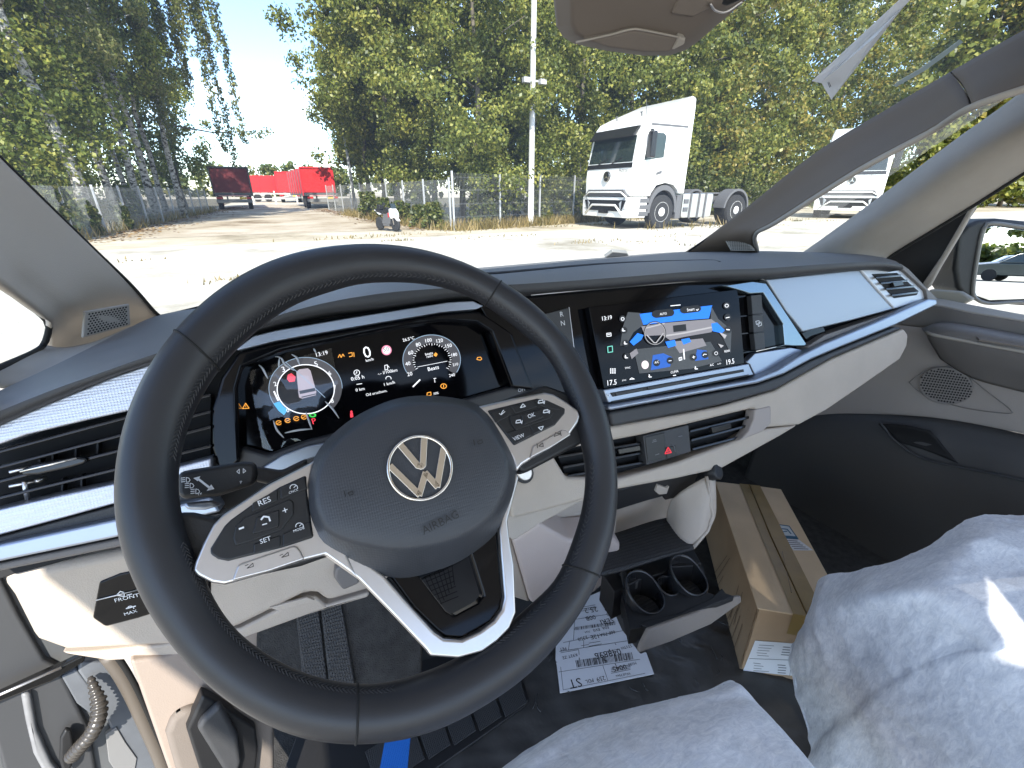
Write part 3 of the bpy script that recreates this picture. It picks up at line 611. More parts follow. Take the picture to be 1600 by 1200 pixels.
for cx, cy in ((450, 318), (460, 386), (464, 458), (588, 558), (828, 516)): si += stroke_polys([(cx - 7, cy - 8), (cx - 3, cy + 6), (cx + 6, cy + 5)], 4) + stroke_polys([(cx - 10, cy), (cx - 6, cy + 8)], 3)
si += stroke_polys([(360, 336), (382, 334), (383, 350), (361, 352)], 3, True) + stroke_polys([(364, 343), (378, 341)], 3)
for i in range(3):
    for j in range(3): si.append(ell(381 + i * 11, 522 + j * 10, 4, 4, n=6))
si += stroke_polys(ell(985, 192, 9, 8, n=10), 3, True) + stroke_polys([(981, 256), (999, 252)], 4) + stroke_polys([(984, 316), (1000, 318)], 5) + stroke_polys([(683, 480), (697, 478)], 3) + stroke_polys([(806, 461), (820, 458)], 3) + stroke_polys([(812, 453), (814, 467)], 3) + stroke_polys([(736, 464), (750, 460), (752, 474), (738, 478)], 3, True) + stroke_polys([(742, 463), (745, 476)], 2) + stroke_polys([(862, 452), (868, 444), (880, 446)], 3) + stroke_polys(ell(930, 440, 8, 8, n=10), 2, True) + stroke_polys([(480, 576), (490, 568), (504, 574)], 3, True) + stroke_polys([(706, 556), (720, 554)], 4)
pr('screen_symbol', si, EW, ts, DT, .0020, z2)
pr('round_button', [ell(560, 500, 19, 22, n=18)], glow('screen_pale_pink', (0.75, 0.62, 0.66), .5), ts, DT, .0016, z2)
pr('selected_symbol', stroke_polys([(365, 406), (389, 402), (391, 432), (367, 436)], 4, True), STL, ts, DT, .0020, z2)
# slim slider keys under the screen
kb = slab('slider_bar', D, [(943,609),(1170,568),(1178,586),(951,630)], .008, .02, TRIM, dash, .002)
slab('slider_groove', D, [(954,614),(1000,606),(1110,586),(1162,577),(1163,581),(1110,591),(1005,611),(958,620)], .0095, .003, BLACK, kb, .0005)
slab('slider_groove', D, [(956,627),(1060,607),(1170,585),(1171,587),(1060,610),(957,630)], .0095, .003, BLACK, kb, .0004)
for a, b_ in (((962, 614), (1004, 606)), ((1012, 605), (1108, 588))): slab('slider_key', D, [a, b_, (b_[0] + 1, b_[1] + 4), (a[0] + 1, a[1] + 5)], .0108, .003, CHARCOAL, kb, .0006)
pr('slider_mark', stroke_polys(ell(950, 618, 2.2, 2.2, n=10), .8, True), WHITE_INK, kb, D, .0092, lambda x, y: (x, y))
# right wing of the centre panel with the key column
WG = mat('wing_sky_reflection', (0.20, 0.26, 0.30), 0.16, metal=0.85)  # sky reflection on the black glass, put into a blue-grey metal
slab('wing_reflection_panel', D, [(1128,446),(1176,439),(1197,442),(1206,455),(1263,541),(1240,541),(1227,540),(1224,507),(1193,458),(1172,459),(1160,455)], .004, .014, WG, dash, .002)
slab('wing_reflection_panel', D, [(1166,566),(1180,552),(1236,543),(1257,547),(1232,568),(1186,593),(1180,588),(1172,570)], .004, .014, TRIM, dash, .002)  # lower part of the same reflection, in the trim colour
wk = slab('key_recess', D, [(1173,460),(1192,459),(1224,507),(1227,538),(1180,549)], -.006, .01, GLOSS, dash, .001)
for q in ([(1174,462),(1190,460),(1192,490),(1176,491)], [(1176,493),(1192,492),(1194,517),(1178,519)], [(1178,521),(1194,519),(1196,545),(1181,547)]): slab('side_key', D, q, .001, .01, CHARCOAL, wk, .0008)
pr('side_key_symbol', stroke_polys([(1181, 502), (1186, 501), (1187, 506), (1182, 507)], .9, True) + stroke_polys([(1184, 505), (1189, 503), (1190, 508), (1185, 510)], .9, True), WHITE_INK, wk, D, .0018, lambda x, y: (x, y))
MB().tube([D(1181, 549, .002), D(1227, 539, .002)], .0012, 6).build('recess_edge', CHROME, wk, smooth=True)
MB().tube(cr([D(830, 461, .004), D(960, 449, .004), D(1140, 435, .004), D(1176, 433, .004), D(1196, 438, .004)], 30), .0011, 6).build('panel_edge_line', SATIN, dash, smooth=True)
# passenger fascia and right vent
slab('fascia_panel', D, [(1197,436),(1341,421),(1368,452),(1397,483),(1330,501),(1255,519),(1228,485)], .002, .03, FASCIA, dash, .003)
slab('fascia_slot', D, [(1252,520),(1285,506),(1292,521),(1264,538)], -.004, .02, GLOSS, dash, .002)
slab('lip_dark', D, [(1262,541),(1290,523),(1400,486),(1450,466),(1456,470),(1400,492),(1290,532),(1264,546)], .010, .03, TAUPE_D, dash, .002)
vs_r = slab('vent_surround', D, [(1343,420),(1396,418),(1412,424),(1447,455),(1449,467),(1398,483),(1370,452)], .004, .03, mat('vent_surround_silver', (0.55, 0.57, 0.60), .4, metal=.4), dash, .004, 3)
vr = slab('air_vent', D, [(1363,428),(1402,426),(1436,455),(1433,461),(1398,466)], .0055, .003, DARK, dash, .001)
for p0, p1 in (((1368, 432), (1408, 429)), ((1376, 441), (1418, 437)), ((1384, 450), (1428, 446)), ((1393, 460), (1434, 455))): slat(vr, p0, p1, 3.6, .010, VB)
slab('vent_knob', D, [(1395, 441), (1410, 439), (1413, 445), (1398, 448)], .013, .006, VB, vr, .001)
slab('vent_frame', D, [(1373,419),(1408,412),(1420,420),(1466,468),(1460,474),(1450,468),(1447,454),(1412,422),(1396,417)], .010, .04, TAUPE_D, dash, .004)
# silver sweep under the passenger fascia, running into the band below the screen
slab('trim_sweep', D, [(951,634),(1060,614),(1180,592),(1215,578),(1250,556),(1290,536),(1370,503),(1452,467),(1464,468),(1465,476),(1400,508),(1313,543),(1268,562),(1225,585),(1185,599),(1060,622),(953,642)], .022, .04, TRIM, dash, .004, 3)
slab('dark_band', D, [(953,644),(1060,624),(1185,601),(1225,587),(1268,564),(1313,545),(1400,510),(1413,512),(1300,560),(1212,609),(1130,632),(1080,643),(958,666)], .016, .04, CHARCOAL, dash, .006, 3)
# beige lower dash
slab('lower_dash', D, [(842,690),(900,676),(962,665),(1080,644),(1130,634),(1212,610),(1300,561),(1413,513),(1420,523),(1418,541),(1407,562),(1350,602),(1293,641),(1250,664),(1180,670),(1186,650),(1179,638),(1076,663),(1004,680),(870,705),(864,710),(886,746),(971,747),(1060,722),(1154,688),(1180,672),(1250,664),(1220,682),(1130,732),(1060,748),(968,765),(885,790),(800,812),(790,760)], .012, .07, BEIGE, dash, .007, 3)
slab('vent_cheek', D, [(1180,640),(1205,634),(1206,662),(1190,676),(1156,689),(1170,674),(1178,655)], .0145, .02, mat('beige_dark', (.33, .29, .265), .55, bump=.2, bscale=700), dash, .003)
vc = slab('air_vent', D, [(868,703),(1004,679),(1181,637),(1182,655),(1172,678),(1154,690),(971,750),(886,750)], -.012, .02, DARK, dash, .001)
for p0, p1 in (((872, 712), (1004, 690)), ((880, 728), (1006, 705)), ((886, 742), (1008, 720)), ((1078, 672), (1178, 648)), ((1080, 686), (1176, 661)), ((1082, 700), (1160, 680))): slat(vc, p0, p1, 4.5, .004, VB)
for q in ([(966, 702), (1000, 696), (1002, 704), (968, 710)], [(1112, 668), (1142, 661), (1144, 669), (1114, 677)]): slab('vent_knob', D, q, .009, .008, VB, vc, .0012)
hz = slab('hazard_panel', D, [(1005,681),(1076,664),(1080,706),(1011,727)], .012, .02, CHARCOAL, dash, .0015)
for q in ([(1008,683),(1038,676),(1041,716),(1013,723)], [(1040,700),(1056,696),(1058,713),(1043,717)]): slab('switch', D, q, .0134, .006, PADBLACK, hz, .001)
pr('hazard_triangle', stroke_polys([(1039, 709), (1044, 699), (1049, 707)], 1.6, True) + stroke_polys([(1042, 706), (1044, 703), (1046, 705)], .8, True), RED_INK, hz, D, .0138, lambda x, y: (x, y))
pr('switch_symbol', stroke_polys([(1019, 691), (1026, 689)], 1.2) + stroke_polys([(1020, 688), (1025, 687)], 1.2) + stroke_polys([(1060, 682), (1066, 681)], 1.2) + stroke_polys([(1024, 711), (1030, 709)], 1.2) + stroke_polys([(1051, 695), (1054, 698), (1055, 706)], .8), INKG, hz, D, .0138, lambda x, y: (x, y))
sbn = slab('start_button', D, ell(820, 738, 12, 14, n=28, rot=-20), .017, .01, SATIN, dash, .002)
slab('start_button_ring', D, ell(819, 739, 15, 17, n=28, rot=-20), .0145, .006, BLACK, sbn, .001)
# driver's knee panel, light switch, lower cover
K = Plane(tuple(D.p + D.n * .010 - CAMP), tuple(D.a), (0, .05, .99))
slab('knee_panel', K, [(-5,905),(26,899),(90,884),(180,866),(345,826),(520,792),(690,760),(700,860),(610,905),(576,924),(512,943),(496,930),(479,929),(376,980),(300,1008),(253,1012),(101,1020),(52,1003),(17,934)], .004, .09, BEIGE, dash, .010, 3)
slab('knee_lower', K, [(92,1022),(140,1020),(253,1008),(376,983),(476,932),(494,933),(510,947),(578,926),(576,934),(480,962),(376,1000),(330,1015),(255,1029),(168,1034)], -.003, .07, BEIGE, dash, .006, 3)
ls = slab('light_switch', K, [(154,910),(186,897),(330,866),(330,930),(217,967),(164,981),(143,967)], .006, .012, GLOSS, dash, .003)
tx([('FRONT', (180, 941), (218, 932)), ('MAX', (195, 962), (215, 956))], WHITE_INK, ls, K, .0064, lambda x, y: (x, y), 'switch_lettering')
pr('switch_symbol', stroke_polys([(182, 930), (188, 924), (194, 926), (194, 932)], 1.4, True) + stroke_polys([(198, 930), (206, 928)], 1.3) + stroke_polys([(197, 951), (212, 947)], 1.6) + stroke_polys(ell(204, 951, 5, 4, 180, 360, 8), 1.3), WHITE_INK, ls, K, .0064, lambda x, y: (x, y))
MB().tube([K(150, 938, .0068), K(218, 921, .0068)], .0008, 5).build('switch_edge', SATIN, ls, smooth=True)
slab('adjuster_lever', K, [(524,890),(534,884),(560,896),(563,912),(536,924),(522,905)], .018, .03, TAUPE_D, dash, .004)
slab('obd_flap', K, [(420,950),(480,934),(492,938),(440,956)], .0055, .004, BEIGE, dash, .001)
# ================================================================== CENTRE CONSOLE
FLZ = 0.36
con = thing('centre_console', 'beige centre console with an open black cup holder drawer below the centre vents', 'console', PZ(1040, 900, FLZ))
def face(name, pts, m, parent, th=0.012, bev=0.002):
    """a panel through 3D points (planar enough), thickness away from the camera"""
    c = sum(pts, V((0, 0, 0))) / len(pts); nrm = V((0, 0, 0))
    for i in range(len(pts)): nrm += (pts[i] - c).cross(pts[(i + 1) % len(pts)] - c)
    nrm.normalize()
    if nrm.dot(CAMP - c) < 0: nrm = -nrm
    return MB().prism(pts, [p - nrm * th for p in pts]).build(name, m, parent, bev=bev)
DL = Plane(tuple(D(1000, 760, .0) - CAMP), (1, -.05, 0), (0, -.18, .98))
slab('console_back', DL, [(930,800),(1062,770),(1075,790),(1046,815),(962,838),(930,846)], -.045, .01, BEIGE, con, .002)
slab('drawer_bracket', DL, [(940,772),(968,765),(1060,742),(1091,733),(1090,745),(1078,768),(1062,770),(1060,777),(1040,782),(1036,776),(1010,783),(965,797),(940,802)], -.012, .02, BLACK, con, .002)
slab('bracket_hook', DL, [(1024,768),(1028,758),(1042,763),(1046,760),(1042,772),(1030,773)], -.008, .006, BEIGE, con, .001)
sock = D(1113, 738, .004)
MB().lathe([(.008, .012), (.012, .012), (.0135, .010), (.0135, -.02)], sock, D.n + V((.3, 0, .3)), 20).build('power_socket', BLACK, con, smooth=True)
slab('socket_arm', DL, [(1088,734),(1116,726),(1124,745),(1108,750),(1092,744)], -.006, .012, BLACK, con, .003)
pa, pb, pc, pd, pe, pf_, pg_ = D(1070, 765, -.01), D(1104, 746, .0), D(1115, 752, .0), D(1115, 806, .01), D(1106, 829, .012), D(1082, 856, .012), D(1046, 812, -.035)
loft('console_side', [[D(1050, 782, -.04), D(1070, 764, -.02), D(1104, 745, .0), D(1116, 750, .004)], [D(1044, 800, -.045), D(1066, 790, -.02), D(1102, 780, .006), D(1117, 778, .008)], [D(1044, 815, -.045), D(1062, 822, -.015), D(1095, 815, .008), D(1116, 805, .01)], [D(1050, 828, -.03), D(1068, 845, .0), D(1084, 852, .012), D(1107, 829, .014)]], BEIGE, con, nu=20, nv=14, thick=.006)
MB().tube([D(1104, 744, .004), D(1110, 780, .010), D(1114, 806, .014), D(1106, 829, .016), D(1083, 856, .016)], .0028, 8).build('side_edge', BEIGE, con, smooth=True)
TZ = 0.722
loft('tray_floor', [[PZ(930, 842, TZ), PZ(962, 834, TZ), PZ(1045, 810, TZ), PZ(1080, 830, TZ)], [PZ(930, 900, TZ), PZ(968, 893, TZ), PZ(1040, 870, TZ), PZ(1084, 858, TZ)]], RUBBER, con, nu=12, nv=8, thick=.004)
rbm = MB()
for i in range(11):
    t = i / 10.0
    a = PZ(940, 846, TZ + .002).lerp(PZ(940, 893, TZ + .002), t); b = PZ(1046, 815, TZ + .002).lerp(PZ(1078, 856, TZ + .002), t)
    rbm.tube([a, b], .0009, 4)
rbm.build('tray_rib', BLACK, con)
CZ = 0.700
cup = slab('cup_holder_drawer', Plane((0, 0, CZ - .0475 - CAMZ), (1, 0, 0), (0, 1, 0)), [(966,915),(975,900),(1084,866),(1098,884),(1102,925),(1140,938),(1012,990),(985,980)], 0, .012, BLACK, con, .003)
CG = mat('cup_gloss_plastic', (.020, .020, .021), .22)
def cupring(c_px, rpx, hb, hf, name='cup_well', back=(-.35, .94)):
    c = PZ(*c_px, CZ - .046); r = (PZ(c_px[0] + rpx, c_px[1], CZ - .046) - c).length
    n = 40; vs_, fs = [], []
    for (dr, k) in ((-.0005, 0), (-.0002, .92), (.0008, 1.0), (.0026, 1.0), (.0036, .92), (.0042, -.2)):
        for i in range(n):
            a = 2 * math.pi * i / n; t = .5 + .5 * (math.cos(a) * back[0] + math.sin(a) * back[1]); t = t * t * (3 - 2 * t); h = hf + (hb - hf) * t
            vs_.append(c + V((math.cos(a) * (r + dr), math.sin(a) * (r + dr), h * k)))
    for j in range(5):
        for i in range(n): fs.append((j * n + i, j * n + (i + 1) % n, (j + 1) * n + (i + 1) % n, (j + 1) * n + i))
    mk(name, vs_, fs, CG, cup, smooth=True)
    MB().lathe([(r - .002, .0005), (r - .003, .002), (.001, .002)], c + V((0, 0, .002)), (0, 0, 1), 30).build('cup_mat', RUBBER, cup)
    ribs = MB()
    for i in range(-4, 5):
        w = math.sqrt(max(0, (r - .005) ** 2 - (i * r * .2) ** 2)); ribs.tube([c + V((-w, i * r * .2, .0045)), c + V((w, i * r * .2, .0045))], .0009, 4)
    tag(ribs.build('cup_rib', BLACK, cup), kind='stuff')
    return c, r
c1, r1_ = cupring((1003, 953), 28, .054, .028); c2, r2_ = cupring((1070, 926), 27, .054, .028); c3, r3_ = cupring((1040, 936), 14, .034, .027)
def with_holes(name, poly, ztop, depth, holes, m, parent):
    """a block whose top has round wells sunk right through it"""
    pl = Plane((0, 0, ztop - CAMZ), (1, 0, 0), (0, 1, 0)); o = slab(name, pl, poly, 0, depth, m, None, 0); o.modifiers.clear(); cut = []
    for c, r in holes:
        k = MB().lathe([(r, -.05), (r, .05)], (c.x, c.y, ztop - .0), (0, 0, 1), 40).build('cutter', m); cut.append(k)
        bo = o.modifiers.new('well', 'BOOLEAN'); bo.operation = 'DIFFERENCE'; bo.object = k; bo.solver = 'EXACT'
    dg = bpy.context.evaluated_depsgraph_get(); dg.update(); me = bpy.data.meshes.new_from_object(o.evaluated_get(dg))
    for k in cut: bpy.data.objects.remove(k)
    bpy.data.objects.remove(o); base = root_of(parent).location
    for v in me.vertices: v.co -= base
    me.name = name; q = bpy.data.objects.new(name, me); link(q, parent); b = q.modifiers.new('bevel', 'BEVEL'); b.width = .0015; b.segments = 2; b.limit_method = 'ANGLE'; b.angle_limit = math.radians(50)
    return q
with_holes('cup_block', [(970,922),(978,906),(1020,890),(1085,868),(1100,888),(1104,925),(1128,936),(1080,958),(1018,978),(985,984)], CZ - .020, .030, [(c1, r1_ + .0015), (c2, r2_ + .0015), (c3, r3_ + .0015)], BLACK, cup)
for c, r in ((c1, r1_), (c2, r2_)):
    for a, mm in ((2.55, SATIN), (1.35, mat('cup_mark_grey', (.10, .10, .10), .5))):
        p = c + V((math.cos(a) * (r - .002), math.sin(a) * (r - .002), .026)); MB().box(tuple(p - V((.003, .0022, .008))), tuple(p + V((.003, .0016, .008)))).build('cup_clip', mm, cup, bev=.0008)
slab('drawer_backing', Plane((0, 0, CZ - .01 - CAMZ), (1, 0, 0), (0, 1, 0)), [(940,895),(968,888),(1082,854),(1096,880),(1080,884),(1050,886),(1034,896),(1000,905),(975,918),(960,925)], 0, .06, BLACK, con, .002)
LIPZ = CZ - .02
slab('drawer_front', Plane(tuple(PZ(1080, 965, LIPZ) - CAMP), (1, .12, 0), (0, .45, .9)), [(1015,983),(1080,960),(1150,932),(1159,931),(1159,942),(1112,976),(1050,1003),(1000,1021),(1002,1010)], .004, .008, mat('drawer_taupe', (.27, .24, .21), .5, bump=.2, bscale=700), con, .003, 3)
slab('drawer_rim', Plane((0, 0, LIPZ + .004 - CAMZ), (1, 0, 0), (0, 1, 0)), [(1000,975),(1012,968),(1060,958),(1110,935),(1128,918),(1134,926),(1148,931),(1080,958),(1016,982)], 0, .012, BLACK, con, .002)
face('console_side_panel', [PZ(942, 918, .62), PZ(970, 893, .70), PZ(978, 965, .67), PZ(1002, 1016, .65), PZ(1000, 1022, .61), PZ(972, 985, .54)], mat('console_dark_brown', (.030, .028, .027), .6), con, .01)
# beige knee bolsters right of the column
bol = thing('knee_bolster', 'folded beige knee bolster between the steering column and the centre console', 'trim panel', D(860, 860, -.05))
KP = Plane(tuple(D(870, 860, -.03) - CAMP), (1, -.25, 0), (0, -.15, 1))
slab('front_face', KP, [(800,846),(843,818),(890,845),(925,842),(957,838),(970,852),(968,888),(958,902),(927,928),(862,950),(828,942)], .0, .05, mat('lit_pink_beige_plastic', (.50, .42, .38), .55, bump=.25, bscale=700), bol, .006)  # front facet catches pinkish light, put into its paler colour
slab('side_face', KP, [(775,800),(800,846),(828,942),(790,930),(740,900),(760,820)], -.012, .04, BEIGE, bol, .004)
slab('upper_face', D, [(842,818),(905,780),(968,764),(962,835),(925,845),(892,858)], -.06, .02, BEIGE, bol, .003)
slab('upper_face', D, [(780,800),(842,790),(908,779),(945,770),(905,786),(842,820),(803,845),(780,830)], -.010, .03, BEIGE, bol, .004)

# ================================================================== VAN BODY: pillars, glass, roof, floor
body = thing('van_body', 'taupe lined van cabin shell with windscreen, slim pillars and quarter windows', 'van', (0.45, 0.6, FLZ))
def wsY(x, y): return WS(x, y).y
def prow(pts, dy):
    E = WS(*pts[0]); out = [E]
    for (x, y), d in zip(pts[1:], dy[1:]): out.append(PY(x, y, E.y - d))
    return out
dyl = (0, .03, .07, .09, .12)
LPR = [prow(r, dyl) for r in ([(255,502),(205,510),(130,540),(95,556),(55,560)], [(247,493),(200,490),(127,510),(98,530),(66,540)], [(205,446),(180,455),(128,482),(98,490),(76,507)], [(140,383),(130,425),(108,468),(88,478),(66,496)], [(70,315),(60,375),(50,430),(35,445),(30,468)], [(0,247),(0,325),(0,390),(0,415),(0,447)], [(-90,155),(-90,250),(-90,330),(-90,355),(-90,385)])]
LPR.append([q + (q - p) * 1.1 for p, q in zip(LPR[-2], LPR[-1])])
loft('windscreen_pillar', LPR, mat('lit_pillar_taupe', (.46, .40, .34), .8, bump=.2, bscale=800), body, nu=16, nv=40, thick=.006)  # light on the driver side is put into this paler taupe
loft('pillar_foot', [[PY(66, 540, .80), PY(100, 545, .81), PY(150, 535, .80), PY(205, 512, .85)], [PY(5, 572, .62), PY(50, 575, .64), PY(90, 572, .66), PY(133, 552, .70)], [PY(-60, 600, .55), PY(-20, 600, .57), PY(20, 603, .58), PY(80, 578, .62)]], TAUPE_L, body, nu=16, nv=14, thick=.004)
MB().tube(cr([PY(x, y, Y) for x, y, Y in ((-90, 378, .50), (0, 446, .66), (40, 473, .70), (66, 494, .76), (76, 508, .77), (74, 525, .77), (62, 545, .76), (8, 571, .62), (-60, 598, .54))], 60), .0035, 8).build('quarter_window_seal', SEAL, body, smooth=True)
MB().tube(cr([WS(x, y, .002) for x, y in ((-90, 158), (0, 248), (140, 384), (206, 447), (246, 491), (262, 492), (330, 476))], 60), .0030, 8).build('windscreen_seal', SEAL, body, smooth=True)
def grille(corners, m, parent, nu, nv, hole=.36):
    pl = plane3(corners[0], corners[1], corners[2])
    fr_ = [p + pl.n * .004 for p in corners]
    pw = MB().prism([p for p in fr_], [p - pl.n * .004 for p in fr_]).build('speaker_grille', m, parent, bev=.0012)
    b = MB(); a0, a1, a2, a3 = fr_
    for j in range(nv):
        for i in range(nu - (j % 2)):
            u = (i + .5 + .5 * (j % 2)) / nu * .88 + .06; v = (j + .5) / nv * .86 + .07
            c = (a0 * (1 - u) + a1 * u) * (1 - v) + (a3 * (1 - u) + a2 * u) * v + pl.n * .0004
            e1 = (a1 - a0) * (hole * .9 / nu); e2 = (a3 - a0) * (hole * .9 / nv)
            b.add([c + e1 * math.cos(t) + e2 * math.sin(t) for t in [k * math.pi / 3 for k in range(6)]], [tuple(range(6))])
    h = b.build('grille_hole', DARK, pw, fix=False); tag(h, kind='stuff'); return pw
grille([PY(129, 486, .722), PY(199, 474, .758), PY(201, 507, .758), PY(126, 527, .722)], TAUPE_L, body, 13, 9)
grille([PY(1134, 374, .80), PY(1168, 373, .74), PY(1181, 391, .72), PY(1143, 391, .78)], TAUPE_L, body, 11, 7, .30)
def prowR(pts, dy):
    E = WS(*pts[0]); return [E] + [PY(x, y, E.y - d) for (x, y), d in zip(pts[1:], dy[1:])]
dyr = (0, .05, .11, .15)
RPR = [prowR(r, dyr) for r in ([(1060,402),(1110,402),(1160,402),(1186,402)], [(1075,392),(1115,388),(1160,390),(1181,392)], [(1114,365),(1140,364),(1165,365),(1178,366)], [(1164,328),(1184,338),(1200,346),(1210,347)], [(1271,243),(1295,259),(1318,268),(1330,271)], [(1384,174),(1410,194),(1436,205),(1448,207)])]
RPR2 = [prowR(r, dyr) for r in ([(1384,174),(1410,194),(1436,205),(1448,207)], [(1485,115),(1502,134),(1512,153),(1517,168)])]
RPR3 = [prowR(r, dyr) for r in ([(1487,114),(1504,133),(1514,152),(1519,167)], [(1600,50),(1618,78),(1632,100),(1640,125)], [(1750,-25),(1765,5),(1775,30),(1780,55)])]
RPR3.append([q + (q - p) * .9 for p, q in zip(RPR3[-2], RPR3[-1])])
RPM = mat('shaded_pillar_taupe', (.135, .102, .075), .85, bump=.2, bscale=800)  # same trim as the driver side, its shade put into the colour
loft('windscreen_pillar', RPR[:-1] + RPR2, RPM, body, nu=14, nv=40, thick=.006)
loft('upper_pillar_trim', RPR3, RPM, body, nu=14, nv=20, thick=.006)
MB().tube(cr([p + V((0, -.004, 0)) for p in [r[-1] for r in RPR[1:]]] + [r[-1] for r in RPR3], 60), .0045, 8).build('lit_pillar_edge', TAUPE_L, body, smooth=True)  # paler taupe puts the lit window-side face into the colour
MB().tube(cr([r[0] + V((0, -.003, .0)) for r in RPR[1:]] + [r[0] for r in RPR3], 60), .0028, 8).build('windscreen_seal', SEAL, body, smooth=True)
# main right pillar between quarter window and door window
def xrow(pts): return [PX(x, y, X) for x, y, X in pts]
loft('door_pillar', [xrow([(1240,405,1.24),(1290,412,1.18),(1330,415,1.18),(1380,414,1.24)]), xrow([(1259,393,1.24),(1300,380,1.18),(1340,385,1.18),(1386,402,1.25)]), xrow([(1340,335,1.24),(1380,330,1.18),(1415,335,1.18),(1450,362,1.25)]), xrow([(1431,267,1.24),(1470,265,1.18),(1500,275,1.18),(1522,318,1.25)]), xrow([(1503,213,1.24),(1550,215,1.18),(1575,230,1.18),(1600,268,1.25)]), xrow([(1575,162,1.24),(1640,165,1.18),(1670,180,1.18),(1700,205,1.25)]), xrow([(1680,80,1.24),(1760,90,1.18),(1790,105,1.18),(1820,130,1.25)]), [p + V((.0, -.16, .13)) for p in xrow([(1680,80,1.24),(1760,90,1.18),(1790,105,1.18),(1820,130,1.25)])]], TAUPE_L, body, nu=20, nv=40, thick=.006)
MB().tube(cr(xrow([(1384,404,1.25),(1450,364,1.25),(1522,320,1.25),(1600,270,1.25),(1700,207,1.25)]), 40), .0045, 8).build('door_seal', SEAL, body, smooth=True)
GL = glass('window_glass', (0.94, 0.965, 0.955), .018)
GW = glass('windscreen_glass', (0.94, 0.965, 0.955), .018, .035)  # haze mixed into the pane to lift darks like veiling glare
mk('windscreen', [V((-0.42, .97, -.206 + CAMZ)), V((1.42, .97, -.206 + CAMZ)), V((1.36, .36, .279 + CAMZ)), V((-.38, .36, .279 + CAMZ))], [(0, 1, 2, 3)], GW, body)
mk('quarter_glass', [PX(1180, 400, 1.30), PX(1270, 400, 1.34), PX(1580, 160, 1.34), PX(1500, 165, 1.30), PX(1330, 262, 1.30)], [(0, 1, 2, 3, 4)], GL, body)
mk('quarter_glass', [PY(-120, 380, .56), PY(0, 440, .70), PY(80, 495, .82), PY(82, 540, .82), PY(0, 580, .66), PY(-120, 620, .52)], [(0, 1, 2, 3, 4, 5)], GL, body)
RZ = CAMZ + .285
RF = mat('roof_lining_fabric', (.62, .60, .57), .9, bump=.2, bscale=500)
def roof(pts):
    return MB().prism([V((x, y, RZ)) for x, y in pts], [V((x, y, RZ + .05)) for x, y in pts]).build('sun_cut_roof_lining', RF, body)
roof([(-.50, .34), (1.38, .34), (1.38, -.634), (.448, -.634), (.365, -.674), (-.20, -.945), (-.50, -.95)])  # unseen roof, its edges and wedge gap shaped for the sun patches
roof([(1.38, -.637), (1.38, -.98), (-.50, -.98), (-.50, -.96), (-.20,-.95), (.363, -.677), (.30, -.77), (.335, -.80), (.447, -.637)])  # unseen rear piece, cut short to let more skylight in
MB().box((-.46, .325, RZ - .012), (1.36, .40, RZ + .05)).build('windscreen_header', TAUPE_L, body, bev=.008)
rail = MB(); rail.box((1.32, -.98, RZ - .06), (1.40, .2, RZ)); rail.build('roof_rail', TAUPE_L, body, bev=.01)
fl = MB(); fl.box((-.33, -1.2, FLZ - .04), (1.34, 1.0, FLZ)); fl.build('floor_pan', CARPET, body)
MB().box((1.335, .42, FLZ), (1.35, .97, CAMZ - .34)).build('footwell_side', CARPET, body)
MB().box((-.22, .93, FLZ), (1.34, .96, CAMZ - .215)).build('bulkhead', CARPET, body)
slab('wiper_tip', Plane(tuple(WS.p - WS.n * .03 - CAMP), tuple(WS.a), tuple(WS.b)), [(945,403),(958,394),(980,396),(984,402),(960,404)], 0, .01, mat('grey_wiper', (.25, .25, .24), .5), body, .002)
# mirror and sensor cover at the top of the windscreen
sen = thing('sensor_cover', 'taupe moulded camera and mirror cover hanging at the top of the windscreen', 'mirror cover', WS(1000, 30, .04))
WP = lambda x, y, o: WS(x, y, o)
outer = [(855,-230),(865,0),(869,40),(880,58),(896,68),(945,79),(1005,87),(1045,87),(1072,78),(1092,64),(1140,22),(1165,2),(1200,-230)]
inner = [(890,-230),(893,0),(893,38),(900,54),(915,62),(948,70),(1003,76),(1036,76),(1056,70),(1070,60),(1112,20),(1130,0),(1150,-230)]
ringloft('cover_shell', [[WP(x, y, .002) for x, y in outer], [WP(x, y, .030) for x, y in outer], [WP(x, y, .050) for x, y in inner]], mat('cover_brown', (.15, .125, .105), .7), sen, cap1=True, smooth=False, bev=.004)
slab('cover_lid', WS, [(910,64),(950,56),(985,47),(1005,48),(1070,60),(1058,70),(1046,84),(1004,84),(950,77)], .054, .010, TAUPE, sen, .004)
slab('cover_corner', WS, [(1050,80),(1062,58),(1072,61),(1070,70)], .0565, .008, TAUPE_L, sen, .002)
slab('cover_pocket', WS, [(1048,24),(1068,-10),(1120,0),(1112,14),(1082,29)], .053, .006, TAUPE, sen, .004)
MB().tube(cr([WP(x, y, .054) for x, y in ((900, 66), (950, 55), (985, 46), (1005, 47), (1070, 60))], 24), .0010, 6).build('cover_seam', TAUPE_L, sen, smooth=True)
MB().tube(cr([WP(x, y, .056) for x, y in ((1110, 6), (1118, 16), (1135, 18), (1160, 2))], 24), .0012, 6).build('cover_cable', SATIN, sen, smooth=True)
slab('mirror_stem', WS, [(1110,-20),(1180,-20),(1160,5),(1135,14),(1118,8)], .05, .03, BLACK, sen, .006)
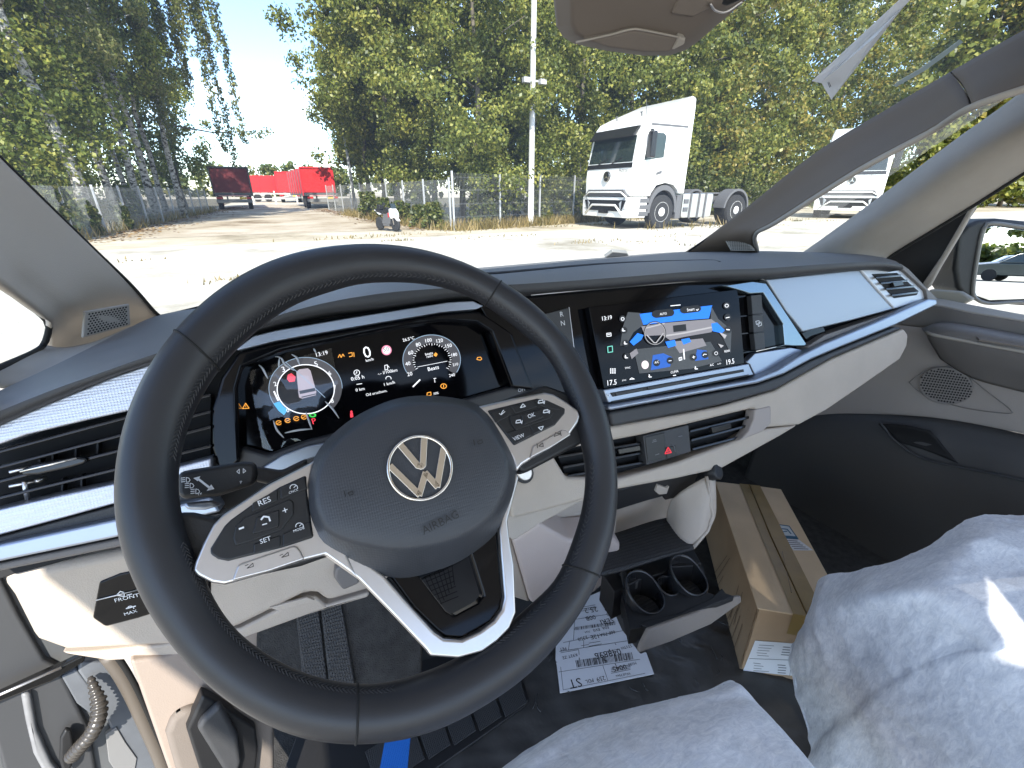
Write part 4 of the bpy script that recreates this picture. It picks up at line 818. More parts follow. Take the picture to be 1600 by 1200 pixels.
# paper flag and tape stuck on the glass
def thinpaper(name, col, k):
    m = mat(name, col, .8); nt = m.node_tree; b = nt.nodes['Principled BSDF']; out = nt.nodes['Material Output']
    tl = nt.nodes.new('ShaderNodeBsdfTranslucent'); tl.inputs[0].default_value = (*col, 1); mx = nt.nodes.new('ShaderNodeMixShader'); mx.inputs[0].default_value = k
    nt.links.new(b.outputs[0], mx.inputs[1]); nt.links.new(tl.outputs[0], mx.inputs[2]); nt.links.new(mx.outputs[0], out.inputs[0]); return m
THINP = thinpaper('thin_paper', (.80, .80, .80), .45); THINT = thinpaper('translucent_tape', (.70, .74, .70), .5)
pap = thing('paper_flag', 'folded white paper flag with a barcode stuck high on the windscreen near the slim pillar', 'paper', WS(1340, 80, .01))
vv = [WS(1412, -6, .006), WS(1426, -4, .010), WS(1364, 62, .014), WS(1283, 130, .008), WS(1269, 127, .004)]
mk('paper_strip', vv + [p - WS.n * .0006 for p in vv], [(0, 1, 2, 3, 4), (9, 8, 7, 6, 5)] + [(i, 5 + i, 5 + (i + 1) % 5, (i + 1) % 5) for i in range(5)], THINP, pap)
fv = [WS(1283, 129, .0085), WS(1414, 8, .011), WS(1365, 60, .030), WS(1299, 156, .026)]
FP = plane3(fv[0], fv[1], fv[3])
mk('paper_flap', fv + [p - FP.n * .0006 for p in fv], [(0, 1, 2, 3), (7, 6, 5, 4), (0, 4, 5, 1), (1, 5, 6, 2), (2, 6, 7, 3), (3, 7, 4, 0)], THINP, pap)
bcb = MB(); br = random.Random(5)
for i in range(16):
    t = i / 16.0; x, y = 1293 + 26 * t, 133 - 18 * t; w = br.uniform(.5, 1.3)
    bcb.add([FP(*q, .0030) for q in ((x, y - 4), (x + w, y - 4 - w * .7), (x + w + 3, y + 4 - w * .7), (x + 3, y + 4))], [(0, 1, 2, 3)])
bcb.build('barcode', INKG, pap, fix=False)
tag(slab('tape_strip', WS, [(1396,134),(1401,129),(1440,106),(1470,84),(1500,62),(1505,66),(1474,90),(1443,112),(1400,136)], .003, .0006, THINT, None, .0001), 'narrow strip of pale tape stuck across the windscreen beside the paper flag', 'tape')

# ================================================================== PASSENGER DOOR AND MIRROR
def xdoor(pts):
    r = xrow(pts); return r + [r[-1] + V((0, -.25, -.004)), r[-1] + V((0, -.6, -.01))]
door = thing('passenger_door', 'closed grey brown passenger door with round speaker grille and dark lower pocket', 'car door', (1.32, .3, FLZ))
loft('door_ledge', [xdoor([(1380,462,1.40),(1455,466,1.40),(1520,478,1.38),(1600,493,1.38),(1760,520,1.38)]), xdoor([(1385,474,1.34),(1460,478,1.34),(1520,490,1.33),(1600,503,1.33),(1760,533,1.33)])], TAUPE_L, door, nu=70, nv=6, thick=.004)
loft('door_card_upper', [xdoor([(1385,474,1.34),(1460,478,1.34),(1520,490,1.33),(1600,503,1.33),(1760,533,1.33)]), xdoor([(1385,505,1.335),(1450,512,1.335),(1500,507,1.325),(1600,524,1.325),(1760,556,1.325)])], TAUPE_D, door, nu=70, nv=8, thick=.004)
loft('door_armrest', [xdoor([(1440,514,1.33),(1480,505,1.325),(1600,524,1.325),(1760,556,1.325)]), xdoor([(1445,520,1.29),(1482,512,1.27),(1600,533,1.27),(1760,566,1.27)]), xdoor([(1450,523,1.265),(1462,523,1.255),(1600,548,1.255),(1760,582,1.255)]), xdoor([(1452,530,1.275),(1480,545,1.27),(1600,580,1.27),(1760,620,1.27)]), xdoor([(1470,560,1.30),(1520,590,1.30),(1600,612,1.30),(1760,650,1.30)])], TAUPE_D, door, nu=70, nv=24, thick=.004)
slab('door_pull_recess', plane3(PX(1480, 508, 1.30), PX(1600, 530, 1.30), PX(1480, 517, 1.26)), [(1520,520),(1545,518),(1600,528),(1600,541),(1530,530)], .002, .004, TAUPE, door, .001)
MB().tube(cr(xrow([(1447,519,1.262),(1462,524,1.252),(1530,537,1.252),(1600,550,1.252),(1700,570,1.252)]), 30), .0035, 8).build('armrest_edge', TAUPE_L, door, smooth=True)
loft('door_card', [xdoor([(1290,500,1.335),(1380,505,1.335),(1450,513,1.335),(1480,545,1.312),(1600,600,1.305),(1760,640,1.305)]), xdoor([(1270,580,1.32),(1380,560,1.32),(1440,565,1.315),(1500,600,1.31),(1600,630,1.305),(1760,670,1.305)]), xdoor([(1250,640,1.31),(1320,640,1.31),(1420,640,1.305),(1500,650,1.305),(1600,672,1.30),(1760,705,1.30)]), xdoor([(1200,664,1.315),(1293,645,1.315),(1420,649,1.31),(1500,657,1.31),(1600,677,1.305),(1760,715,1.305)])], mat('grey_brown_door_card', (.30, .265, .24), .6, bump=.25, bscale=700), door, nu=80, nv=20, thick=.004)
loft('door_card_lower', [xdoor([(1200,664,1.312),(1293,646,1.312),(1420,650,1.307),(1500,659,1.307),(1600,679,1.302),(1760,716,1.302)]), xdoor([(1180,700,1.29),(1290,690,1.28),(1420,695,1.27),(1500,705,1.27),(1600,725,1.26),(1760,760,1.26)]), xdoor([(1150,800,1.29),(1290,790,1.28),(1420,800,1.27),(1520,790,1.26),(1600,800,1.25),(1760,830,1.25)]), xdoor([(1150,930,1.32),(1290,920,1.31),(1420,920,1.30),(1520,910,1.29),(1600,900,1.29),(1760,900,1.29)])], NAVY, door, nu=80, nv=24, thick=.004)
loft('door_pocket', [xrow([(1373,662,1.268),(1410,664,1.266),(1453,673,1.264)]), xrow([(1385,675,1.274),(1430,685,1.272),(1472,694,1.27)]), xrow([(1400,690,1.268),(1450,705,1.266),(1497,724,1.262)])], DARK, door, nu=12, nv=8, thick=.003)
MB().tube(cr(xrow([(1375,660,1.268),(1400,690,1.262),(1440,716,1.258),(1500,730,1.255),(1560,742,1.25),(1640,760,1.25)]), 30), .003, 8).build('pocket_edge', CHARCOAL, door, smooth=True)
SPK = Plane(tuple(PX(1478, 603, 1.302) - CAMP), (0, 1, -.03), (.06, 0, 1))
if (CAMP - SPK.p).dot(SPK.n) < 0: SPK.n = -SPK.n
sg = slab('speaker_grille', SPK, ell(1478, 603, 42, 29, n=32, rot=8), .0035, .003, mat('speaker_grille_brown', (.20, .18, .168), .6), door, .0008)
gh = MB()
for j in range(-6, 7):
    for i in range(-9, 10):
        x, y = 1478 + (i + .5 * (j % 2)) * 4.6 + j * .4, 603 + j * 4.1 + i * .62
        if ((x - 1478) / 40) ** 2 + ((y - 603 - (x - 1478) * .14) / 26) ** 2 < 1:
            gh.add([SPK(x + 1.9 * math.cos(t), y + 1.45 * math.sin(t), .0039) for t in [k * math.pi / 3 for k in range(6)]], [tuple(range(6))])
tag(gh.build('grille_hole', DARK, sg, fix=False), kind='stuff')
MB().tube(cr([SPK(x, y, .003) for x, y in ((1420, 597), (1445, 580), (1480, 572), (1500, 578), (1540, 610), (1578, 640), (1572, 646), (1500, 636), (1440, 614), (1420, 597))], 60), .0008, 5).build('speaker_groove', TAUPE_D, door, smooth=True)
XP = lambda X: plane3(PX(1500, 450, X), PX(1500, 350, X), PX(1400, 400, X))
slab('sail_panel', XP(1.32), [(1380,404),(1450,364),(1519,322),(1524,325),(1490,375),(1455,440),(1448,452),(1418,425)], 0, .01, BLACK, door, .002)
slab('sail_trim', XP(1.31), [(1516,321),(1526,318),(1500,365),(1470,415),(1452,448),(1446,452),(1440,444),(1470,400)], .004, .012, TAUPE_L, door, .004)
mk('door_glass', [PX(1450, 470, 1.385), PX(1700, 510, 1.385), PX(1800, 120, 1.30), PX(1522, 318, 1.33)], [(0, 1, 2, 3)], GL, door)
mir = thing('door_mirror', 'black wing mirror outside the passenger window showing parked cars behind', 'wing mirror', PX(1560, 420, 1.52))
Mc = PX(1565, 412, 1.52); dm = (Mc - CAMP).normalized(); tgt = V((.16, -1, -.005)).normalized(); nm = (tgt - dm).normalized()
MP = Plane(tuple(Mc - CAMP), nm.cross(V((0, 0, 1))) * -1, (0, 0, 1))
MP.n = nm; 
MO = [(1492,420),(1498,370),(1512,352),(1530,344),(1560,341),(1600,345),(1680,350),(1690,480),(1600,478),(1548,474),(1522,468),(1505,462),(1496,450)]
slab('mirror_housing', MP, MO, .012, .09, mat('mirror_black_gloss', (.010, .010, .011), .45), mir, .010, 3)
MG = mat('mirror_glass', (.86, .88, .9), .0, metal=1.0)
slab('mirror_glass', MP, [(1541,357),(1553,353),(1600,360),(1680,366),(1680,468),(1600,467),(1546,469),(1526,462),(1523,455),(1530,400)], .0135, .004, MG, mir, .0003)
MB().tube(cr([MP(x, y, .013) for x, y in ((1690, 482), (1600, 472), (1546, 474), (1524, 466), (1520, 452), (1527, 400), (1537, 357), (1552, 349), (1600, 355), (1690, 362))], 50), .0045, 8).build('mirror_rim', mat('mirror_rim_grey', (.16, .15, .14), .35), mir, smooth=True)
slab('mirror_foot', XP(1.40), [(1450,452),(1500,456),(1520,468),(1500,478),(1452,474)], 0, .02, TAUPE_L, mir, .005)

# ================================================================== CARDBOARD BOX in the passenger footwell
BZ = PX(1184, 950, PZ(1157, 1050, FLZ).x).z
nl = PZ(1184, 950, BZ); fl_ = PZ(1118, 752, BZ); ax = (fl_ - nl); blen = ax.length; ax.normalize(); pe_ = V((ax.y, -ax.x, 0))
fr0 = PZ(1230, 782, BZ); bw = (fr0 - nl).dot(pe_)
box = thing('cardboard_box', 'long taped cardboard box with white labels lying in the passenger footwell', 'box', V((nl.x, nl.y, FLZ)))
def bq(u, v, z): return nl + pe_ * u + ax * v + V((0, 0, z - BZ))
t_ = .004
MB().add([bq(0, 0, BZ), bq(bw * .52, 0, BZ), bq(bw * .52, blen, BZ), bq(0, blen, BZ), bq(0, 0, BZ - t_), bq(bw * .52, 0, BZ - t_), bq(bw * .52, blen, BZ - t_), bq(0, blen, BZ - t_)], [(0,1,2,3),(4,7,6,5),(0,4,5,1),(1,5,6,2),(2,6,7,3),(3,7,4,0)]).build('top_flap', CARD, box, bev=.001)
MB().add([bq(bw * .525, 0, BZ + .001), bq(bw, 0, BZ), bq(bw, blen, BZ), bq(bw * .525, blen, BZ + .002), bq(bw * .525, 0, BZ - t_), bq(bw, 0, BZ - t_), bq(bw, blen, BZ - t_), bq(bw * .525, blen, BZ - t_)], [(0,1,2,3),(4,7,6,5),(0,4,5,1),(1,5,6,2),(2,6,7,3),(3,7,4,0)]).build('top_flap', CARD, box, bev=.001)
for nme, a, b in (('box_side', (0, 0), (0, blen)), ('box_end', (0, 0), (bw, 0)), ('box_side', (bw, 0), (bw, blen)), ('box_end', (0, blen), (bw, blen))):
    p = [bq(*a, BZ - t_ * .6), bq(*b, BZ - t_ * .6), bq(*b, FLZ + .003), bq(*a, FLZ + .003)]; d = (bq(bw / 2, blen / 2, BZ) - (p[0] + p[1]) / 2); d.z = 0; d.normalize()
    MB().prism(p, [q + d * .004 for q in p]).build(nme, CARD_D, box, bev=.0008)
tp = [bq(bw * .37, -.001, BZ + .0016), bq(bw * .72, -.001, BZ + .0022), bq(bw * .68, blen, BZ + .003), bq(bw * .37, blen, BZ + .002)]
tpf = [bq(bw * .37, -.0015, BZ - .05), bq(bw * .72, -.0015, BZ - .05)]
tpm = mk('packing_tape', [tp[3], tp[2], tp[1], tp[0], tpf[1], tpf[0]], [(0, 1, 2, 3), (3, 2, 4, 5)], TAPE, box, fix=False)
cr_ = MB(); cr_.tube([bq(bw * .52, .0, BZ + .0025), bq(bw * .50, blen * .5, BZ + .0032), bq(bw * .52, blen, BZ + .003)], .0014, 5); cr_.tube([bq(bw * .45, .05, BZ + .0025), bq(bw * .56, blen * .4, BZ + .003)], .0008, 4); cr_.build('tape_crease', mat('tape_crease_dark', (.16, .10, .035), .3), box)
BT = Plane((0, 0, BZ - CAMZ), tuple(pe_), tuple(ax))
def quad(pl, q, off): return [pl(x, y, off) for x, y in q]
MB().add(quad(BT, [(1206,818),(1233,822),(1247,842),(1220,840)], .0012), [(0,1,2,3)]).build('printed_label', mat('label_pale', (.6, .64, .66), .7), box, fix=False)
lb = MB()
for q in stroke_polys([(1206, 818), (1233, 822), (1247, 842), (1220, 840)], 1.4, True) + [[(1218,836),(1244,838),(1248,843),(1221,841)]] + stroke_polys([(1215, 831), (1221, 826), (1230, 827), (1236, 834)], 1.6) + stroke_polys([(1222, 831), (1230, 830)], 1.4): lb.add(quad(BT, q, .0016), [(0,1,2,3)])
lb.build('label_print', BLUEINK, box, fix=False)
MB().add(quad(BT, [(1221,840),(1248,843),(1271,860),(1240,860)], .0012), [(0,1,2,3)]).build('address_label', PAPER, box, fix=False)
lb = MB()
for i in range(5):
    for q in stroke_polys([(1227 + i * 3.4, 844 + i * 3.2), (1246 + i * 4.2, 845.5 + i * 3.1)], 1.0): lb.add(quad(BT, q, .0016), [(0,1,2,3)])
lb.build('label_print', INKG, box, fix=False)
BFp = plane3(bq(0, -.001, BZ), bq(bw, -.001, BZ), bq(0, -.001, FLZ))
MB().add(quad(BFp, [(1180,1001),(1300,1010),(1300,1062),(1161,1048)], .001), [(0,1,2,3)]).build('shipping_label', PAPER, box, fix=False)
lb = MB()
for q in stroke_polys([(1171, 1029), (1300, 1034)], .8) + stroke_polys([(1236, 1040), (1234, 1056)], .8): lb.add(quad(BFp, q, .0014), [(0,1,2,3)])
lr = random.Random(2)
for i in range(5):
    for r0_ in ((1183, 1008), (1177, 1036)):
        x = r0_[0] + lr.uniform(0, 3) - i * .6; y = r0_[1] + i * 4.0
        for q in stroke_polys([(x, y), (x + lr.uniform(10, 24), y + 1.2)], .8) + (stroke_polys([(x + 38, y + 3), (x + 50, y + 3.8)], 1.3) if i < 4 else []): lb.add(quad(BFp, q, .0014), [(0,1,2,3)])
lb.build('label_print', INKG, box, fix=False)
BSp = plane3(bq(-.001, 0, BZ), bq(-.001, blen, BZ), bq(-.001, 0, FLZ))
lb = MB()
for (x0, y0, x1, y1) in ((1110, 905, 1136, 868), (1116, 910, 1140, 872), (1122, 914, 1130, 900), (1140, 968, 1154, 915), (1146, 976, 1160, 925), (1128, 985, 1150, 940), (1134, 995, 1152, 950), (1140, 1008, 1156, 962), (1146, 1016, 1160, 975)):
    for q in stroke_polys([(x0, y0), (x1, y1)], .7): lb.add(quad(BSp, q, .0012), [(0,1,2,3)])
lb.build('side_print', mat('brown_ink', (.10, .06, .035), .8), box, fix=False)

# ================================================================== PAPER DELIVERY SHEET on the floor
FP0 = Plane((0, 0, FLZ + .010 - CAMZ), (1, 0, 0), (0, 1, 0))
sheet = thing('delivery_sheet', 'white printed label sheet with barcodes lying upside down on the dark floor', 'paper', FP0(945, 1010))
SH = [(875,1083),(870,1040),(868,1030),(869,994),(883,968),(905,938),(952,918),(968,950),(1000,1014),(1010,1020),(1022,1053),(950,1068)]
slab('sheet', FP0, SH, .001, .0008, PAPER, sheet, .0001)
sh = MB()
def sq(polys):
    for q in polys: sh.add([FP0(x, y, .0014) for x, y in q], [tuple(range(len(q)))])
for s, a, b in (('ST', (906, 1059), (887, 1063)), ('PDL', (926, 1060), (914, 1063)), ('259', (944, 1056), (931, 1059)), ('0045', (977, 1038), (956, 1042)), ('M100', (993, 1034), (981, 1037)), ('048896', (968, 1013), (928, 1021)), ('ST1TH', (986, 1007), (970, 1011)), ('K92T ZE', (901, 1021), (878, 1026)), ('PET', (884, 1011), (874, 1013)), ('2350', (917, 993), (902, 997)), ('12E', (934, 991), (922, 993)), ('70A', (948, 988), (936, 990)), ('60F', (960, 985), (950, 987)), ('7GA', (921, 985), (913, 987)), ('EV0', (936, 981), (926, 983)), ('E0A', (950, 978), (940, 980)), ('SERI', (957, 965), (937, 969)), ('00B', (929, 961), (914, 964)), ('25.2', (932, 948), (912, 951)), ('450', (958, 956), (947, 958)), ('850', (954, 949), (944, 951)), ('1567', (954, 941), (942, 944)), ('Wolf Neu', (984, 1050), (962, 1055))):
    text(s, FP0, a, b, .0014, into=sh)
br = random.Random(9)
def barcode(p0, p1, dx, dy, n_):
    for i in range(n_):
        t = i / n_; x, y = p0[0] + (p1[0] - p0[0]) * t, p0[1] + (p1[1] - p0[1]) * t; w = br.choice((.25, .45, .7)) / n_
        x2, y2 = x + (p1[0] - p0[0]) * w, y + (p1[1] - p0[1]) * w
        sq([[(x, y), (x2, y2), (x2 + dx, y2 + dy), (x + dx, y + dy)]])
barcode((899, 1032), (988, 1019), 2.5, 11, 46); barcode((897, 980), (962, 971), 1, 5, 38)
ln = [((874, 1018), (988, 1000)), ((873, 1050), (1000, 1030)), ((880, 1004), (980, 984)), ((884, 970), (962, 958)), ((942, 1040), (950, 1064)), ((898, 970), (896, 1000)), ((890, 1003), (888, 1016)), ((912, 1000), (912, 1012)), ((876, 1020), (904, 1015)), ((904, 1015), (905, 1023)), ((928, 1022), (968, 1014)), ((908, 1009), (920, 1007)), ((920, 1005), (938, 1002)), ((920, 1010), (940, 1006)), ((876, 1042), (880, 1078)), ((880, 1078), (1008, 1052))]
for a, b in ln: sq(stroke_polys([a, b], .6))
for i in range(4): sq(stroke_polys([(955, 1048 - i * 2.6 + 4), (985, 1042 - i * 2.4 + 4)], .7))
for i in range(3): sq(stroke_polys([(908, 955 - i * 3), (930, 951 - i * 3)], .6))
sh.build('sheet_print', INK, sheet, fix=False)

# ================================================================== FLOOR, MATS, PEDALS, STRAP
tag(loft('floor_film', [[FP0(x, y, -.004) for x, y in r] for r in ([(600,930),(760,930),(900,900),(1000,920),(1120,930),(1200,960)], [(560,1000),(760,1000),(900,990),(1000,1000),(1140,1000),(1260,1020)], [(520,1080),(760,1070),(900,1060),(1010,1060),(1160,1060),(1300,1080)], [(440,1220),(700,1240),(900,1240),(1040,1240),(1200,1240),(1400,1240)])], FILM, None, nu=60, nv=40), 'dark crinkled protective film covering the cabin floor', 'floor film')
fo = bpy.data.objects['floor_film']
for v in fo.data.vertices: v.co.z += .003 * math.sin(v.co.x * 90 + 3 * math.sin(v.co.y * 60)) * math.sin(v.co.y * 70 + 1.7) 
wr = MB(); wr_ = random.Random(12)
for i in range(34):
    x, y = wr_.uniform(830, 1150), wr_.uniform(960, 1130); l = wr_.uniform(6, 26); a = wr_.uniform(.3, 1.9)
    wr.tube(cr([FP0(x, y, -.001), FP0(x + l * .5 * math.cos(a) + wr_.uniform(-3, 3), y + l * .5 * math.sin(a), .0005), FP0(x + l * math.cos(a), y + l * math.sin(a), -.001)], 6), [.0004, .0008, .0010, .0010, .0008, .0004], 4)
tag(wr.build('film_wrinkle', mat('film_wrinkle', (.05, .05, .052), .22), fo, local=True, smooth=True), kind='stuff')
mt = thing('rubber_mat', 'black ribbed rubber mat on the floor under the steering wheel', 'floor mat', FP0(760, 1120))
slab('mat_base', FP0, [(430,1240),(470,1130),(560,1060),(700,1020),(800,1030),(811,1045),(827,1092),(819,1104),(740,1160),(660,1215)], .002, .006, BLACK, mt, .002)
for i in range(6):
    x0, y0 = 806 - i * 40, 1042 + i * 22
    slab('mat_rib_panel', FP0, [(x0, y0), (x0 + 18, y0 + 55), (x0 - 16, y0 + 78), (x0 - 36, y0 + 22)], .0045, .002, RUBBER, mt, .0006)
fr2 = thing('footrest', 'dark footrest with two ribbed rubber strips beside the driver pedals', 'footrest', PY(500, 1000, .52))
FT = Plane(tuple(PY(505, 1000, .50) - CAMP), (1, -.05, 0), (0, .5, .8))
slab('footrest_base', FT, [(400,960),(462,935),(600,900),(660,960),(660,1080),(400,1080)], -.006, .03, CARPET, fr2, .004)
for q in ([(462,962),(498,951),(512,1070),(473,1070)], [(501,950),(533,939),(556,1075),(514,1070)]): slab('ribbed_strip', FT, q, 0, .006, RUBBER, fr2, .002)
dt = MB()
for q, (nu_, nv_) in (([(466,966),(496,956),(510,1066),(477,1066)], (7, 22)), ([(504,954),(531,944),(552,1066),(517,1066)], (7, 22))):
    for i in range(nu_):
        for j in range(nv_):
            u, v = (i + .5 + .5 * (j % 2) - .25) / nu_, (j + .5) / nv_
            x = (q[0][0] * (1 - u) + q[1][0] * u) * (1 - v) + (q[3][0] * (1 - u) + q[2][0] * u) * v; y = (q[0][1] * (1 - u) + q[1][1] * u) * (1 - v) + (q[3][1] * (1 - u) + q[2][1] * u) * v
            dt.add([FT(x - 1.3, y, .0005), FT(x, y + 1.6, .0005), FT(x + 1.3, y, .0005), FT(x, y - 1.6, .0005), FT(x, y, .0016)], [(0, 1, 4), (1, 2, 4), (2, 3, 4), (3, 0, 4)])
tag(dt.build('rubber_stud', mat('stud_grey', (.05, .05, .053), .5), fr2, fix=False), kind='stuff')
pdl = thing('brake_pedal', 'black brake pedal with a crosshatched rubber pad behind the lower spoke', 'pedal', PY(700, 930, .62))
PP = Plane(tuple(PY(700, 930, .60) - CAMP), (1, 0, 0), (0, .6, .8))
slab('pedal_pad', PP, [(655,905),(690,892),(735,866),(758,934),(748,948),(710,968),(696,958)], 0, .02, mat('pedal_dark', (.03, .03, .032), .45), pdl, .004)
pg2 = MB()
for i in range(7):
    for q in stroke_polys([(664 + i * 7, 902 - i * 3.5), (686 + i * 4, 950 - i * 6)], 1.3) + stroke_polys([(662 + i * 4, 902 + i * 7), (704 + i * 2, 884 + i * 8)], 1.3): pg2.add([PP(x, y, .0008) for x, y in q], [(0, 1, 2, 3)])
pg2.build('pad_groove', DARK, pdl, fix=False)
MB().tube([PP(712, 880, -.01), PP(690, 800, -.01)], .008, 8).build('pedal_arm', BLACK, pdl, smooth=True)
SP = Plane((0, 0, .62 - CAMZ), (1, 0, 0), (0, 1, 0))
tag(slab('blue_strap', SP, [(588,1230),(602,1154),(642,1143),(634,1230)], 0, .002, BLUESTRAP, None, .0004), 'bright blue woven strap hanging in front of the driver seat edge', 'strap')
# ================================================================== DOOR OPENING ON THE DRIVER'S SIDE
JP = Plane(tuple(PY(140, 1080, .56) - CAMP), (1, .35, 0), (-.05, .10, 1))
jam = thing('door_jamb', 'grey painted door jamb with ribbed cable sleeve at the open driver side', 'door frame', JP(120, 1190))
slab('jamb_panel', JP, [(-80,880),(10,890),(60,960),(110,1022),(180,1030),(300,1260),(-80,1260)], -.02, .02, GREYPAINT, jam, .003)
slab('jamb_channel', JP, [(-80,905),(0,900),(30,960),(70,1030),(90,1040),(140,1140),(160,1260),(20,1260),(-30,1080),(-80,1000)], -.012, .012, mat('grey_channel_dark', (.05, .052, .056), .45), jam, .004)
slab('jamb_rib', JP, [(32,1085),(48,1082),(58,1140),(80,1190),(110,1230),(90,1250),(52,1180),(40,1130)], -.004, .012, mat('grey_primer', (.20, .203, .21), .5, var=.15, vscale=60), jam, .004)
slab('jamb_sheet', JP, [(125,1034),(172,1034),(200,1090),(250,1180),(290,1250),(225,1250),(178,1150),(150,1090),(122,1050)], -.008, .012, mat('grey_sheet_light', (.12, .13, .145), .4, var=.1, vscale=30), jam, .003)
slab('jamb_patch', JP, [(96,1058),(120,1046),(150,1085),(160,1130),(120,1100)], -.010, .008, mat('grey_sheet_light', (.12, .13, .145)), jam, .002)
slab('jamb_patch', JP, [(165,1148),(182,1136),(196,1160),(214,1185),(205,1240),(170,1190)], -.006, .006, mat('pale_film', (.20, .20, .20), .4), jam, .001)
slab('check_strap', JP, [(-60,1110),(0,1084),(60,1056),(100,1038),(132,1022),(134,1034),(80,1066),(0,1098),(-60,1124)], .012, .01, mat('gloss_black_metal', (.01, .01, .01), .12), jam, .003)
MB().tube([JP(-40, 1103, .014), JP(30, 1072, .0145), JP(96, 1043, .014)], .0016, 6).build('strap_edge', SATIN, jam, smooth=True)
sl = cr([JP(x, y, o) for x, y, o in ((141, 1058, .0), (147, 1075, .012), (155, 1100, .022), (153, 1125, .026), (142, 1148, .022), (126, 1166, .014), (112, 1182, .002))], 110)
rad = [(.0035 + .0050 * min(1, i / 30)) * (1.0 if (i // 3) % 2 else .78) for i in range(110)]
MB().tube(sl, rad, 14).build('cable_sleeve', mat('sleeve_plastic', (.05, .045, .040), .25), jam, smooth=True)
slab('sleeve_plug', JP, [(94,1155),(102,1140),(112,1142),(118,1170),(112,1200),(100,1215),(93,1190)], .002, .008, BLACK, jam, .003)
ws_ = cr([JP(x, y, o) for x, y, o in ((168, 1022, .012), (185, 1045, .012), (205, 1080, .012), (228, 1130, .012), (250, 1180, .012), (275, 1250, .012))], 40)
MB().tube(ws_, .0090, 12).build('weatherstrip', mat('weatherstrip_brown', (.10, .085, .070), .5), jam, smooth=True)
MB().tube([p + V((.007, -.003, .003)) for p in ws_], .0040, 8).build('weatherstrip_lip', SEAL, jam, smooth=True)
KK = Plane(tuple(PY(300, 1060, .50) - CAMP), (1, .25, 0), (0, .12, 1))
kick = thing('kick_panel', 'pale beige kick panel beside the driver footwell below the dash end', 'trim panel', KK(300, 1100))
slab('kick_face', KK, [(203,1033),(255,1026),(380,985),(480,955),(470,1000),(455,1060),(420,1075),(330,1200),(300,1260),(283,1260)], -.01, .02, mat('kick_beige', (.30, .245, .205), .7, bump=.2, bscale=700), kick, .004)
slab('sill_trim', KK, [(259,1150),(268,1125),(290,1110),(318,1105),(430,1100),(430,1260),(290,1260)], .0, .03, TAUPE, kick, .012, 3)
lev = thing('release_lever', 'black release lever block on the taupe sill trim under the wheel rim', 'lever', KK(350, 1180, .02))
slab('lever_body', KK, [(292,1142),(317,1086),(338,1097),(400,1138),(404,1170),(395,1260),(330,1260)], .012, .02, BLACK, lev, .004)
slab('lever_face', KK, [(308,1140),(316,1128),(345,1100),(372,1150),(378,1190),(368,1230),(352,1210)], .024, .014, CHARCOAL, lev, .006, 3)

# ================================================================== SEATS AND WHITE COVERS
def covermat():
    m = mat('nonwoven_cover', (.66, .70, .80), .9, bump=.9, bscale=75)
    nt = m.node_tree; b = nt.nodes['Principled BSDF']; out = nt.nodes['Material Output']
    tc = nt.nodes.new('ShaderNodeTexCoord'); mp = nt.nodes.new('ShaderNodeMapping'); mp.inputs['Scale'].default_value = (1, 3.2, 1); mp.inputs['Rotation'].default_value = (0, 0, .6)
    n1 = nt.nodes.new('ShaderNodeTexNoise'); n1.inputs['Scale'].default_value = 62; n1.inputs['Detail'].default_value = 9; n1.inputs['Roughness'].default_value = .72
    n1.inputs['Distortion'].default_value = 1.2
    r = nt.nodes.new('ShaderNodeValToRGB'); r.color_ramp.elements[0].position = .34; r.color_ramp.elements[1].position = .66
    r.color_ramp.elements[0].color = (.68, .72, .80, 1); r.color_ramp.elements[1].color = (.92, .93, .96, 1)
    nt.links.new(tc.outputs['Object'], mp.inputs[0]); nt.links.new(mp.outputs[0], n1.inputs['Vector']); nt.links.new(n1.outputs['Fac'], r.inputs[0]); nt.links.new(r.outputs[0], b.inputs['Base Color'])
    t = nt.nodes.new('ShaderNodeBsdfTransparent'); tl = nt.nodes.new('ShaderNodeBsdfTranslucent'); tl.inputs[0].default_value = (.7, .74, .82, 1)
    m1 = nt.nodes.new('ShaderNodeMixShader'); m1.inputs[0].default_value = .25; m2 = nt.nodes.new('ShaderNodeMixShader')
    mr = nt.nodes.new('ShaderNodeMapRange'); mr.inputs[1].default_value = .3; mr.inputs[2].default_value = .7; mr.inputs[3].default_value = .16; mr.inputs[4].default_value = .02
    nt.links.new(n1.outputs['Fac'], mr.inputs[0]); nt.links.new(mr.outputs[0], m2.inputs[0])
    nt.links.new(b.outputs[0], m1.inputs[1]); nt.links.new(tl.outputs[0], m1.inputs[2]); nt.links.new(m1.outputs[0], m2.inputs[1]); nt.links.new(t.outputs[0], m2.inputs[2]); nt.links.new(m2.outputs[0], out.inputs[0])
    return m
COVER = covermat()
from mathutils import noise as mnoise
def crumple(o, amp, sc_):
    me = o.data; me.update(); cos = [v.co.copy() for v in me.vertices]; nr = [v.normal.copy() for v in me.vertices]
    for v, c, n_ in zip(me.vertices, cos, nr):
        q = c * sc_; h = mnoise.ridged_multi_fractal(V((q.x, q.y * 1.4, q.z)), .9, 2.1, 4, 1.0, 2.0) - 1.0
        h2 = mnoise.noise(c * 9.0)
        v.co = c + n_ * (h * amp + h2 * amp * 1.2)
def q3(l): return [PZ(x, y, z) for x, y, z in l]
